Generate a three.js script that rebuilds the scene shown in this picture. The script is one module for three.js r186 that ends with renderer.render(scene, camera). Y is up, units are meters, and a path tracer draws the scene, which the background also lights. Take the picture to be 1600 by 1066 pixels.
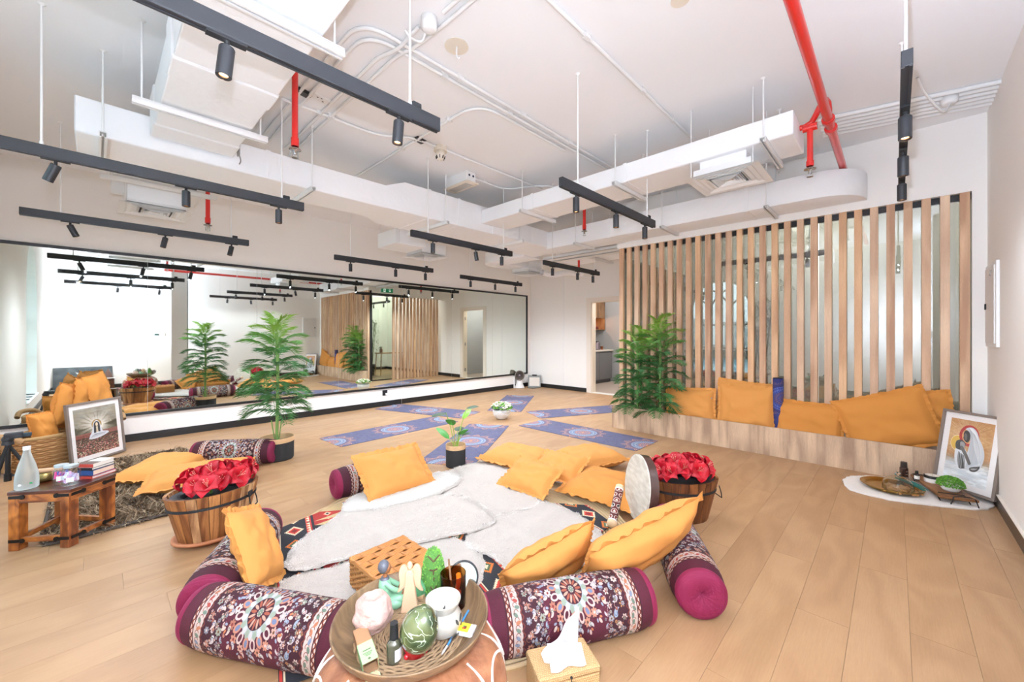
import * as THREE from 'three';
import { RoundedBoxGeometry } from 'three/addons/geometries/RoundedBoxGeometry.js';
import { mergeGeometries, mergeVertices, toCreasedNormals } from 'three/addons/utils/BufferGeometryUtils.js';
import { RectAreaLightUniformsLib } from 'three/addons/lights/RectAreaLightUniformsLib.js';
import { createNoise2D, createNoise3D } from 'simplex-noise';

RectAreaLightUniformsLib.init();
const scene = new THREE.Scene();
const renderer = new THREE.WebGLRenderer({ antialias: true });
renderer.toneMapping = THREE.LinearToneMapping;
renderer.toneMappingExposure = 1.34;
renderer.shadowMap.enabled = true;

// ---------- camera: level, the lens shifted down a little ----------
const camera = new THREE.PerspectiveCamera(81.1, 1600 / 1066, 0.05, 200);
camera.position.set(0, 1.35, 0);
camera.lookAt(0.72143, 1.35, -0.69248);
camera.setViewOffset(1600, 1066, 0, 10, 1600, 1066);

// ---------- sky outside the window: clear pale blue, brighter at the horizon ----------
{
  const W = 64, H = 32, d = new Float32Array(W * H * 4);
  for (let y = 0; y < H; y++) for (let x = 0; x < W; x++) {
    const e = (y + 0.5) / H * 2 - 1, t = Math.pow(Math.max(0, e), 0.5), i = (y * W + x) * 4;
    const k = e < 0 ? 0.45 : 1;
    d[i] = k * (5.2 - 2.6 * t); d[i + 1] = k * (5.8 - 2.2 * t); d[i + 2] = k * (6.2 - 1.4 * t); d[i + 3] = 1;
  }
  const sky = new THREE.DataTexture(d, W, H, THREE.RGBAFormat, THREE.FloatType);
  sky.mapping = THREE.EquirectangularReflectionMapping; sky.magFilter = THREE.LinearFilter; sky.needsUpdate = true;
  scene.background = sky; scene.backgroundIntensity = 0.75;
}
const lampPower = 0.8, lampPowerFar = 3.6;   // candela of one track spotlight: near tracks dimmed, the far ones up
// the photographer's flash: on the camera, its head turned back so that most of it bounces off the wall close behind
{
  const bounce = new THREE.SpotLight(0xd3e2fc, 40, 6, 1.25, 0.7, 2);
  bounce.position.set(0.1, 1.56, -0.04); bounce.target.position.set(0.35, 1.75, 0.45);
  bounce.castShadow = true; bounce.shadow.radius = 1; scene.add(bounce, bounce.target);
  const spill = new THREE.PointLight(0xdde8fc, 9.2, 0, 2);
  spill.position.set(0, 1.54, -0.03); spill.castShadow = true; spill.shadow.radius = 0.7; scene.add(spill);
}

// ---------- helpers ----------
let seed = 7;
const rnd = () => { seed = (seed * 1664525 + 1013904223) % 4294967296; return seed / 4294967296; };
const rr = (a, b) => a + (b - a) * rnd();
const n2 = createNoise2D(rnd), n3 = createNoise3D(rnd);
const fbm = (x, y, o = 4) => { let s = 0, a = 0.5; for (let i = 0; i < o; i++) { s += a * n2(x, y); x *= 2.03; y *= 2.03; a *= 0.5; } return s; };
const V = (x, y, z) => new THREE.Vector3(x, y, z);
const counts = {};
function numbered(n) { const k = counts[n] = (counts[n] ?? -1) + 1; return k ? n + '_' + String(k).padStart(3, '0') : n; }
function tag(o, label, category, group, kind) {
  if (label) o.userData.label = label;
  if (category) o.userData.category = category;
  if (group) o.userData.group = group;
  if (kind) o.userData.kind = kind;
  return o;
}
function thing(name, label, category, pos = [0, 0, 0], turn = 0, group) {
  const o = new THREE.Group(); o.name = numbered(name); o.position.set(...pos); o.rotation.y = turn; scene.add(o);
  return tag(o, label, category, group);
}
function part(name, geo, m, parent, label, kind) {
  const o = new THREE.Mesh(geo, m); o.name = name; o.castShadow = o.receiveShadow = true; parent.add(o);
  if (label) o.userData.label = label;
  if (kind) o.userData.kind = kind;
  return o;
}
function solo(name, label, category, geo, m, pos = [0, 0, 0], turn = 0, group) {
  const o = new THREE.Mesh(geo, m); o.name = numbered(name); o.castShadow = o.receiveShadow = true; o.position.set(...pos); o.rotation.y = turn; scene.add(o);
  return tag(o, label, category, group);
}
function struct(name, geo, m) {
  const o = geo ? new THREE.Mesh(geo, m) : new THREE.Group(); o.name = numbered(name); o.castShadow = o.receiveShadow = true; scene.add(o);
  o.userData.kind = 'structure'; return o;
}
function copyOf(o, label, group) { const c = o.clone(); c.name = numbered(o.name.replace(/_\d{3}$/, '')); scene.add(c); c.userData = { ...o.userData }; if (label) c.userData.label = label; if (group) c.userData.group = group; return c; }
function clean(g) {
  let q = g.index ? g.toNonIndexed() : g;
  for (const k of Object.keys(q.attributes)) if (!['position', 'normal', 'uv'].includes(k)) q.deleteAttribute(k);
  if (!q.attributes.normal) q.computeVertexNormals();
  if (!q.attributes.uv) q.setAttribute('uv', new THREE.BufferAttribute(new Float32Array(q.attributes.position.count * 2), 2));
  q.morphAttributes = {}; q.clearGroups(); return q;
}
const join = (...gs) => mergeGeometries(gs.flat(9).map(clean));
function metric(g, k = 1, ou = 0, ov = 0) {      // uv in metres, from the side each face looks to
  g = clean(g); const p = g.attributes.position, n = g.attributes.normal, uv = g.attributes.uv;
  for (let i = 0; i < p.count; i++) {
    const ax = Math.abs(n.getX(i)), ay = Math.abs(n.getY(i)), az = Math.abs(n.getZ(i)), x = p.getX(i), y = p.getY(i), z = p.getZ(i);
    if (ay >= ax && ay >= az) uv.setXY(i, x * k + ou, z * k + ov); else if (ax >= az) uv.setXY(i, z * k + ou, y * k + ov); else uv.setXY(i, x * k + ou, y * k + ov);
  }
  return g;
}
function bx(w, h, d, x = 0, y = 0, z = 0, r = 0) {
  const g = r ? new RoundedBoxGeometry(w, h, d, 2, r) : new THREE.BoxGeometry(w, h, d);
  return metric(g.translate(x, y, z));
}
const span = (x0, x1, y0, y1, z0, z1, r = 0) => bx(Math.abs(x1 - x0), y1 - y0, Math.abs(z1 - z0), (x0 + x1) / 2, (y0 + y1) / 2, (z0 + z1) / 2, r);
const cyl = (r1, r2, h, x = 0, y = 0, z = 0, n = 20, open = false) => new THREE.CylinderGeometry(r1, r2, h, n, 1, open).translate(x, y, z);
const lathe = (pts, n = 32) => new THREE.LatheGeometry(pts.map(([r, y]) => new THREE.Vector2(Math.max(r, 0.0001), y)), n);
const ball = (r, x = 0, y = 0, z = 0, n = 14) => new THREE.SphereGeometry(r, n, Math.ceil(n * 0.7)).translate(x, y, z);
function rod(a, b, r, n = 8, r2 = r) {
  const A = V(...a), B = V(...b), d = B.clone().sub(A), g = new THREE.CylinderGeometry(r2, r, d.length(), n);
  g.applyQuaternion(new THREE.Quaternion().setFromUnitVectors(V(0, 1, 0), d.clone().normalize()));
  return g.translate((A.x + B.x) / 2, (A.y + B.y) / 2, (A.z + B.z) / 2);
}
const tube = (pts, r, seg = 24, n = 8, closed = false) => new THREE.TubeGeometry(new THREE.CatmullRomCurve3(pts.map((p) => V(...p)), closed, 'centripetal'), seg, r, n, closed);
function bent(pts, r, fil = 0.15, n = 8) {        // straight runs with swept bends
  const P = pts.map((p) => V(...p)), out = [P[0]];
  for (let i = 1; i < P.length - 1; i++) {
    const a = P[i - 1].clone().sub(P[i]), b = P[i + 1].clone().sub(P[i]), k = Math.min(fil, a.length() * 0.48, b.length() * 0.48);
    const A = P[i].clone().addScaledVector(a.normalize(), k), B = P[i].clone().addScaledVector(b.normalize(), k), c = new THREE.QuadraticBezierCurve3(A, P[i], B);
    for (let j = 0; j <= 6; j++) out.push(c.getPoint(j / 6));
  }
  out.push(P[P.length - 1]);
  const path = new THREE.CurvePath(); let L = 0;
  for (let i = 1; i < out.length; i++) if (out[i].distanceTo(out[i - 1]) > 1e-4) { path.add(new THREE.LineCurve3(out[i - 1], out[i])); L += out[i].distanceTo(out[i - 1]); }
  return new THREE.TubeGeometry(path, Math.max(8, Math.ceil(L / 0.05)), r, n, false);
}
function prism(pts, y0, y1, bevel = 0, holes = []) {      // outline in x, z standing from y0 to y1
  const s = new THREE.Shape(pts.map(([x, z]) => new THREE.Vector2(x, z)));
  for (const h of holes) s.holes.push(new THREE.Path(h.map(([x, z]) => new THREE.Vector2(x, z))));
  const g = new THREE.ExtrudeGeometry(s, { depth: y1 - y0 - 2 * bevel, bevelEnabled: bevel > 0, bevelSize: bevel, bevelThickness: bevel, bevelOffset: -bevel, bevelSegments: 2, curveSegments: 12 });
  return metric(g.rotateX(Math.PI / 2).translate(0, y1 - bevel, 0));
}
function basis(o, c, right, normal) {             // stands a flat thing (x = right, y = up, z = its face) at c
  const N = V(...normal).normalize(), R = V(...right); R.addScaledVector(N, -R.dot(N)).normalize();
  o.quaternion.setFromRotationMatrix(new THREE.Matrix4().makeBasis(R, N.clone().cross(R), N)); o.position.set(...c); return o;
}
function smoothPoly(pts, per = 6, jitter = 0, freq = 8) {
  const c = new THREE.CatmullRomCurve3(pts.map(([x, z]) => V(x, 0, z)), true, 'centripetal'), n = pts.length * per, out = [];
  for (let i = 0; i < n; i++) { const p = c.getPoint(i / n), q = c.getPoint((i + 0.5) / n), t = q.clone().sub(p).normalize(), j = jitter * n2(p.x * freq, p.z * freq); out.push([p.x - t.z * j, p.z + t.x * j]); }
  return out;
}
// ---------- textures ----------
function canvas(w, h, draw) { const c = document.createElement('canvas'); c.width = w; c.height = h; draw(c.getContext('2d'), w, h); return c; }
function ctex(w, h, draw, rep) { const t = new THREE.CanvasTexture(canvas(w, h, draw)); t.colorSpace = THREE.SRGBColorSpace; if (rep) { t.wrapS = t.wrapT = THREE.RepeatWrapping; t.repeat.set(...rep); } t.anisotropy = 8; return t; }
function dtex(w, h, f, srgb, rep) {               // f(u, v) -> [r, g, b] 0..255 or one grey value
  const d = new Uint8Array(w * h * 4);
  for (let y = 0; y < h; y++) for (let x = 0; x < w; x++) { const c = f(x / w, y / h), i = (y * w + x) * 4; if (c.length) { d[i] = c[0]; d[i + 1] = c[1]; d[i + 2] = c[2]; } else d[i] = d[i + 1] = d[i + 2] = c; d[i + 3] = 255; }
  const t = new THREE.DataTexture(d, w, h, THREE.RGBAFormat); t.magFilter = THREE.LinearFilter; t.minFilter = THREE.LinearFilter; t.wrapS = t.wrapT = THREE.RepeatWrapping;
  if (srgb) t.colorSpace = THREE.SRGBColorSpace; if (rep) t.repeat.set(...rep); t.needsUpdate = true; return t;
}
const ring = (f) => (u, v) => {                   // makes a noise function repeat seamlessly by cross-fading
  const a = Math.min(1, u * 8), b = Math.min(1, v * 8), m = (p, q, t) => (p.length ? p.map((x, i) => q[i] + (x - q[i]) * t) : q + (p - q) * t);
  const row = (vv) => (a < 1 ? m(f(u, vv), f(u + 1, vv), a) : f(u, vv));
  return b < 1 ? m(row(v), row(v + 1), b) : row(v);
};
const mix = (a, b, t) => { t = Math.max(0, Math.min(1, t)); return [a[0] + (b[0] - a[0]) * t, a[1] + (b[1] - a[1]) * t, a[2] + (b[2] - a[2]) * t]; };
function woodTex(w, h, light, dark, o = {}) {     // grain runs along u
  const { lines = 16, wave = 0.35, stretch = 1.2, fine = 0.35, streak = 0 } = o;
  return dtex(w, h, ring((u, v) => {
    const q = fbm(u * stretch, v * 2.4, 3), g = Math.sin((v * lines + q * lines * wave) * 2.6), f = n2(u * 7, v * 150) * 0.5 + n2(u * 23, v * 330) * 0.5;
    let t = 0.35 + 0.22 * g + fine * 0.4 * f + 0.35 * fbm(u * 0.8 + 9, v * 3, 2);
    if (streak) t += streak * Math.max(0, n2(u * 0.4 + 3, v * 9)) ** 1.5 + streak * 0.6 * Math.max(0, n2(u * 0.6 + 30, v * 26)) ** 2;
    return mix(light, dark, t);
  }), true);
}
const weave = dtex(128, 128, (u, v) => { const a = Math.sin(u * 201.06), b = Math.sin(v * 201.06); return 128 + 90 * (Math.sin((u + v) * 100.53) > 0 ? a : b) * 0.8; });
const grainy = dtex(256, 256, ring((u, v) => 128 + 110 * fbm(u * 30, v * 30, 3)));
const lumpy = dtex(256, 256, ring((u, v) => 128 + 120 * fbm(u * 8, v * 8, 4)));
const rep = (t, x, y) => { const c = t.clone(); c.repeat.set(x, y); c.needsUpdate = true; return c; };
// ---------- materials ----------
const std = (color, rough = 0.6, o = {}) => new THREE.MeshStandardMaterial({ color, roughness: rough, ...o });
const phy = (color, rough = 0.6, o = {}) => new THREE.MeshPhysicalMaterial({ color, roughness: rough, ...o });
const DS = THREE.DoubleSide;
const M = {
  wall: std(0xf8f4ee, 0.85, { bumpMap: rep(grainy, 0.9, 0.9), bumpScale: 0.0006 }),
  ceiling: std(0xf7f8f9, 0.9),
  duct: std(0xfafbfc, 0.7, { bumpMap: rep(lumpy, 1.3, 1.3), bumpScale: 0.0025 }),
  white: std(0xf1f1ef, 0.5), whitePipe: std(0xeeeeec, 0.4), cream: std(0xe6dccb, 0.5),
  black: std(0x17181a, 0.45), blackMatte: std(0x1c1d1f, 0.75), trim: std(0x1b1a19, 0.5),
  red: phy(0xd6231c, 0.3, { clearcoat: 0.5 }), chrome: std(0xbfc0c2, 0.25, { metalness: 1 }),
  bulb: std(0xfff0d8, 0.5, { emissive: 0xffd9a0, emissiveIntensity: 3 }),
  steel: std(0xa7a7a5, 0.35, { metalness: 1 }),
};
// ================= the room =================
const RX0 = -0.75, RX1 = 7.95, RZ0 = -6.95, RZ1 = 0.585, CH = 3.3;
// floor of oak planks running along the mirror wall
{
  const floor = struct('floor', span(RX0 - 0.15, 8.1, -0.12, -0.012, RZ0 - 0.15, 1.15), std(0x5a4330, 0.9));
  const tex = woodTex(1024, 1024, [185, 147, 108], [164, 126, 89], { lines: 11, wave: 0.4, stretch: 0.9, fine: 0.55 });
  const tones = [0xffffff, 0xfdfbf9, 0xfffefb, 0xfaf7f4].map((c) => std(c, 0.42, { map: tex, bumpMap: rep(grainy, 1, 9), bumpScale: 0.0003 }));
  const W = 0.2, L = 1.22; let i = 0;
  for (let z = RZ0; z < 1.1; z += W) {
    let x = RX0 - ((i++ * 0.437) % 1) * L;
    for (; x < 8.0; x += L) {
      const a = Math.max(x, RX0), b = Math.min(x + L, 8.0); if (b - a < 0.05) continue;
      if (z > 0.58 && b > 1.9) continue;
      const g = metric(span(a + 0.0005, b - 0.0005, -0.012, 0, z + 0.0005, Math.min(z + W, 1.1) - 0.0005), 0.62, rnd(), rnd());
      part('plank', g, tones[Math.floor(rnd() * 4)], floor);
    }
  }
}
struct('ceiling', span(RX0 - 0.2, 8.15, CH, CH + 0.15, RZ0 - 0.2, 1.25), M.ceiling);
struct('wall_back', span(RX0 - 0.2, 8.1, -0.1, CH, RZ0 - 0.2, RZ0), M.wall);
// wall behind the camera: a plain stretch, a shallow niche, then the wall on the right
struct('wall_rear', join(span(RX0 - 0.2, 1.37, -0.1, CH, 0.45, 0.62), span(1.37, 1.42, -0.1, CH, 0.45, 1.15)), M.wall);
struct('wall_niche', join(span(1.37, 1.9, -0.1, CH, 0.8, 0.95), span(1.8, 1.9, -0.1, CH, 0.6, 0.9)), M.wall);
struct('wall_right', span(1.8, 8.1, -0.1, CH, RZ1, 0.75), M.wall);
// far wall with the kitchen doorway
struct('wall_far', join(span(RX1, 8.1, -0.1, CH, RZ0, -5.08), span(RX1, 8.1, 2.12, CH, -5.08, -4.12), span(RX1, 8.1, -0.1, CH, -4.12, 0.6)), M.wall);
struct('trim_1', span(RX1 - 0.006, RX1, 0.1, CH, -5.875, -5.862), std(0xf5f4f3, 0.6));
// left wall, with a tall pointed-arch window
const WZ = -3.47;
function archPts(hw, y0, ys, yt, n = 12) {        // pointed arch outline in z, y round WZ
  const p = [[WZ - hw, y0], [WZ + hw, y0], [WZ + hw, ys]], H = yt - ys;
  for (let i = 1; i < n; i++) { const t = i / n; p.push([WZ + hw * Math.cos(t * Math.PI / 2) ** 0.8, ys + H * Math.sin(t * Math.PI / 2) ** 1.05]); }
  p.push([WZ, yt]);
  for (let i = n - 1; i > 0; i--) { const t = i / n; p.push([WZ - hw * Math.cos(t * Math.PI / 2) ** 0.8, ys + H * Math.sin(t * Math.PI / 2) ** 1.05]); }
  p.push([WZ - hw, ys]); return p;
}
function wallShape(outer, holes, x0, x1) {        // outlines in z, y; a slab from x0 to x1
  const s = new THREE.Shape(outer.map(([z, y]) => new THREE.Vector2(-z, y)));
  for (const h of holes) s.holes.push(new THREE.Path(h.map(([z, y]) => new THREE.Vector2(-z, y))));
  return metric(new THREE.ExtrudeGeometry(s, { depth: x1 - x0, bevelEnabled: false }).rotateY(Math.PI / 2).translate(x0, 0, 0));
}
struct('wall_left', wallShape([[RZ0 - 0.2, -0.1], [0.62, -0.1], [0.62, CH], [RZ0 - 0.2, CH]], [archPts(0.8, 0.3, 1.85, 2.86)], RX0 - 0.25, RX0), M.wall);
{
  const w = struct('window_1');
  part('frame', wallShape(archPts(0.8, 0.3, 1.85, 2.86), [archPts(0.745, 0.355, 1.85, 2.79)], -0.99, -0.93), std(0xd9dad8, 0.5), w);
  const bars = [];
  for (const z of [-0.25, 0.25]) bars.push(span(-0.985, -0.94, 0.33, 1.95, WZ + z - 0.02, WZ + z + 0.02));
  for (const y of [0.98, 1.62]) bars.push(span(-0.985, -0.94, y - 0.022, y + 0.022, WZ - 0.76, WZ + 0.76));
  part('glazing_bar', join(bars), std(0xb9bcbb, 0.5), w);
  const arcs = [];                                 // crossing arcs in the head of the window
  for (const s of [-1, 1]) {
    arcs.push(tube(Array.from({ length: 9 }, (_, i) => { const t = i / 8; return [-0.962, 1.9 + 0.74 * Math.sin(t * 1.35), WZ + s * (0.25 - 0.74 + 0.74 * Math.cos(t * 1.35))]; }), 0.022, 20, 6));
    arcs.push(tube(Array.from({ length: 9 }, (_, i) => { const t = i / 8; return [-0.962, 1.9 + 0.5 * Math.sin(t * 1.3), WZ + s * (0.25 + 0.5 - 0.5 * Math.cos(t * 1.3))]; }), 0.022, 20, 6));
  }
  part('tracery', join(arcs), std(0xb9bcbb, 0.5), w);
  const pane = phy(0xf4fbfb, 0.02, { transmission: 1, thickness: 0, ior: 1.45 });
  for (const [y0, y1] of [[0.36, 0.96], [1.0, 1.6]]) for (const [a, b] of [[-0.74, -0.27], [-0.23, 0.23], [0.27, 0.74]]) part('pane', span(-0.966, -0.958, y0, y1, WZ + a, WZ + b), pane, w);
  part('pane', wallShape(archPts(0.74, 1.64, 1.86, 2.78), [], -0.966, -0.958), pane, w);
  part('sill', span(-1.0, -0.72, 0.27, 0.3, WZ - 0.84, WZ + 0.84, 0.008), M.white, w);
}
// outside: terrace, turquoise pool, trees and white blocks far off
struct('terrace', span(-60, -1.05, -0.5, -0.3, -45, 40), std(0xa9a49a, 0.9));
solo('pool', 'turquoise pool on the terrace outside the arched window', 'pool', span(-18, -5, -0.3, -0.24, -9.5, -3.2), std(0x4fb6c6, 0.15));
solo('pool_wall', 'dark stone wall along the far side of the pool', 'wall', span(-18.6, -18.2, -0.3, 0.3, -14, 2), std(0x4a4a48, 0.9));
{
  const bmat = std(0xd9d7d2, 0.9), gl = std(0x7d8b92, 0.3);
  [[-44, -22, 7, 9, 6], [-50, -12, 5, 8, 9], [-48, -3, 6, 7, 5]].forEach(([x, z, w, h, d], i) => {
    const b = thing('building', ['pale tall block furthest left beyond the pool', 'pale low block in the middle beyond the pool', 'pale narrow block on the right beyond the pool'][i], 'building', [x, -0.4, z]);
    part('wall', span(-w / 2, w / 2, 0, h * 0.4, -d / 2, d / 2), bmat, b); part('roof', span(-w / 2 - 0.2, w / 2 + 0.2, h * 0.4, h * 0.4 + 0.25, -d / 2 - 0.2, d / 2 + 0.2), bmat, b);
    for (let k = -1; k <= 1; k++) part('window', span(w / 2, w / 2 + 0.06, h * 0.16, h * 0.26, k * d / 3.4 - 0.5, k * d / 3.4 + 0.5), gl, b);
  });
  const leaf = std(0x44663c, 0.8, { side: DS });
  [[-8, -1.9, 2.6], [-11, -0.6, 3.2], [-7.5, -10.4, 1.5]].forEach(([x, z, h], i) => {
    const t = thing('tree', ['bushy dark green tree nearest the window', 'taller dark green tree behind the nearest one', 'low green shrub beside the pool'][i], 'tree', [x, -0.3, z]);
    part('trunk', cyl(0.05, 0.08, h * 0.5, 0, h * 0.25, 0, 8), std(0x5b4a38, 0.9), t);
    const g = []; for (let k = 0; k < 420; k++) { const a = rnd() * 6.28, e = Math.acos(rr(-1, 1)), r = h * 0.36 * Math.cbrt(rnd()); g.push(new THREE.CircleGeometry(rr(0.06, 0.12), 4).rotateX(rr(0, 3)).rotateY(rr(0, 3)).translate(r * Math.sin(e) * Math.cos(a), h * 0.64 + r * Math.cos(e), r * Math.sin(e) * Math.sin(a))); }
    part('foliage', join(g), leaf, t);
  });
}
// skirting boards
struct('baseboard_back', span(RX0, RX1, 0, 0.095, RZ0, RZ0 + 0.012), M.trim);
struct('baseboard_far', join(span(RX1 - 0.012, RX1, 0, 0.095, RZ0 + 0.01, -5.2), span(RX1 - 0.012, RX1, 0, 0.095, -4.0, 0.57)), M.trim);
struct('baseboard_right', join(span(1.8, RX1, 0, 0.1, RZ1 - 0.012, RZ1)), std(0x3a2d24, 0.3));
struct('trim_2', span(1.8, RX1, 0.1, 0.106, RZ1 - 0.016, RZ1), std(0xe9dfd2, 0.4));
struct('baseboard_rear', span(RX0, 1.37, 0, 0.095, 0.438, 0.45), M.trim);
struct('baseboard_left', join(span(RX0, RX0 + 0.012, 0, 0.095, RZ0, 0.45)), M.trim);
part('joint', span(4.115, 4.125, 0.005, 0.093, RZ0 + 0.011, RZ0 + 0.0135), M.steel, scene.getObjectByName('baseboard_back'));
// wall of mirrors in a black frame
{
  const m = thing('wall_mirror', 'long wall mirror of tall panes in a thin black frame', 'mirror', [0, 0, RZ0]);
  const gm = std(0xe2e9e3, 0.02, { metalness: 1 });
  const xs = [-0.745, 0.455, 1.675, 2.895, 4.115, 5.335, 6.555, 7.775];
  for (let i = 0; i < 7; i++) part('pane', span(xs[i] + 0.0015, xs[i + 1] - 0.0015, 0.36, 2.34, 0.002, 0.008), gm, m);
  part('seam_backing', span(-0.745, 7.775, 0.36, 2.34, 0, 0.0016), std(0xdfe6e0, 0.4), m);
  part('frame_rail', span(-0.75, 7.81, 2.338, 2.372, 0, 0.025), M.black, m);
  part('frame_rail', span(-0.75, 7.81, 0.328, 0.362, 0, 0.025), M.black, m);
  part('frame_stile', span(7.775, 7.81, 0.362, 2.338, 0, 0.025), M.black, m);
}
// kitchen doorway frame in the far wall
{
  const d = struct('door_1');
  const fr = std(0xefe4d6, 0.55);
  for (const z of [-5.14, -4.06]) part('casing', span(RX1 - 0.018, RX1, 0, 2.1, z - 0.06, z + 0.06), fr, d);
  part('casing', span(RX1 - 0.018, RX1, 2.1, 2.2, -5.2, -4.0), fr, d);
  part('jamb', span(RX1, 8.1, 0, 2.12, -5.08, -5.055), std(0xeadbc6, 0.5), d);
  part('jamb', span(RX1, 8.1, 0, 2.12, -4.145, -4.12), std(0xeadbc6, 0.5), d);
  part('jamb', span(RX1, 8.1, 2.095, 2.12, -5.06, -4.14), std(0xeadbc6, 0.5), d);
  for (const y of [0.25, 1.05, 1.85]) part('hinge', span(8.0, 8.05, y - 0.05, y + 0.05, -4.15, -4.14), M.steel, d);
  part('threshold', span(RX1 - 0.02, 8.1, 0, 0.008, -5.08, -4.12), std(0xe6e2da, 0.4), d);
}
// kitchen behind the doorway
struct('kitchen_floor', span(8.1, 10.6, -0.1, 0, -6.7, -3.2), std(0xa8988a, 0.5));
struct('kitchen_ceiling', span(8.1, 10.6, 2.7, 2.8, -6.7, -3.2), M.ceiling);
struct('wall_kitchen', join(span(8.1, 10.6, 0, 2.7, -6.6, -6.45), span(10.3, 10.5, 0, 2.7, -6.6, -3.2), span(8.1, 10.6, 0, 2.7, -3.4, -3.2)), std(0x9d9c9b, 0.7, { bumpMap: rep(lumpy, 0.6, 0.6), bumpScale: 0.002 }));
const kitchenWood = woodTex(512, 512, [158, 120, 86], [98, 70, 46], { lines: 7, streak: 0.5 });
{
  const c = thing('base_cabinet', 'grey kitchen base cabinet seen through the doorway', 'cabinet', [8.15, 0, -5.85]);
  const gm = std(0x6d6a69, 0.5);
  part('carcass', span(0, 2.1, 0.1, 0.88, -0.57, -0.02), gm, c);
  for (let i = 0; i < 3; i++) part('door', span(0.01 + i * 0.7, 0.69 + i * 0.7, 0.11, 0.86, -0.02, 0, 0.003), gm, c);
  part('plinth', span(0, 2.1, 0, 0.1, -0.5, -0.06), std(0x55524f, 0.5), c);
  solo('worktop', 'pale stone worktop on the grey kitchen cabinet', 'worktop', span(8.15, 10.28, 0.88, 0.925, -6.44, -5.82, 0.006), std(0xc9bfb2, 0.4));
  const u = thing('wall_cabinet', 'wood-grained kitchen wall cabinet with a lit open niche', 'cabinet', [8.15, 1.48, -6.45]);
  const wm = std(0xffffff, 0.5, { map: rep(kitchenWood, 1, 1) });
  const turn = (g) => { const uv = g.attributes.uv; for (let i = 0; i < uv.count; i++) uv.setXY(i, uv.getY(i), uv.getX(i)); return g; };
  part('carcass', turn(join(span(0, 2.13, 0.34, 0.86, 0, 0.33), span(0, 2.13, 0, 0.02, 0, 0.35), span(0, 2.13, 0.02, 0.34, 0, 0.02), span(2.11, 2.13, 0.02, 0.34, 0.02, 0.35))), wm, u);
  for (let i = 0; i < 10; i++) part('door_panel', turn(span(0.005 + i * 0.213, 0.205 + i * 0.213, 0.34, 0.86, 0.33, 0.35, 0.002)), wm, u);
  part('niche_light', span(0.2, 2.0, 0.328, 0.338, 0.05, 0.08), std(0xffe0b0, 0.5, { emissive: 0xffb860, emissiveIntensity: 6 }), u);
  const l = new THREE.PointLight(0xffb066, 0.55, 0, 2); l.position.set(9.6, 1.78, -6.3); scene.add(l);
  const k2 = new THREE.PointLight(0xf4f2f0, 6, 0, 2); k2.position.set(9.1, 2.5, -4.6); k2.shadow.radius = 6; scene.add(k2);
  solo('storage_box', 'dark red box in the lit niche of the kitchen cabinet', 'box', span(9.55, 10.0, 1.5, 1.58, -6.35, -6.15, 0.01), std(0x5a1712, 0.5));
  const k = thing('kettle', 'steel and glass kettle standing on the kitchen worktop', 'kettle', [9.72, 0.925, -6.02]);
  part('body', lathe([[0, 0], [0.085, 0], [0.09, 0.03], [0.075, 0.19], [0.065, 0.215], [0, 0.22]], 20), std(0x9d8f97, 0.2, { metalness: 0.9 }), k);
  part('handle', tube([[0.07, 0.2, 0], [0.13, 0.19, 0], [0.13, 0.08, 0], [0.085, 0.04, 0]], 0.012, 16, 6), M.black, k);
  part('lid', cyl(0.05, 0.062, 0.03, 0, 0.225, 0), M.black, k);
  const g = thing('mug', 'small copper mug beside the kettle', 'mug', [9.9, 0.925, -5.98]);
  part('cup', lathe([[0, 0], [0.035, 0], [0.04, 0.1], [0.036, 0.1], [0.031, 0.01], [0, 0.01]], 16), std(0xa56c4c, 0.25, { metalness: 0.9 }), g);
  part('handle', tube([[0.038, 0.08, 0], [0.065, 0.07, 0], [0.062, 0.03, 0], [0.036, 0.02, 0]], 0.006, 10, 6), std(0xa56c4c, 0.25, { metalness: 0.9 }), g);
  const b = thing('waste_bin', 'black bin standing just inside the kitchen doorway', 'bin', [8.55, 0, -5.5]);
  part('body', lathe([[0, 0], [0.1, 0], [0.12, 0.3], [0, 0.3]], 20), M.black, b); part('lid', lathe([[0.125, 0.3], [0.125, 0.33], [0.08, 0.37], [0, 0.38]], 20), M.black, b);
}
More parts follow.
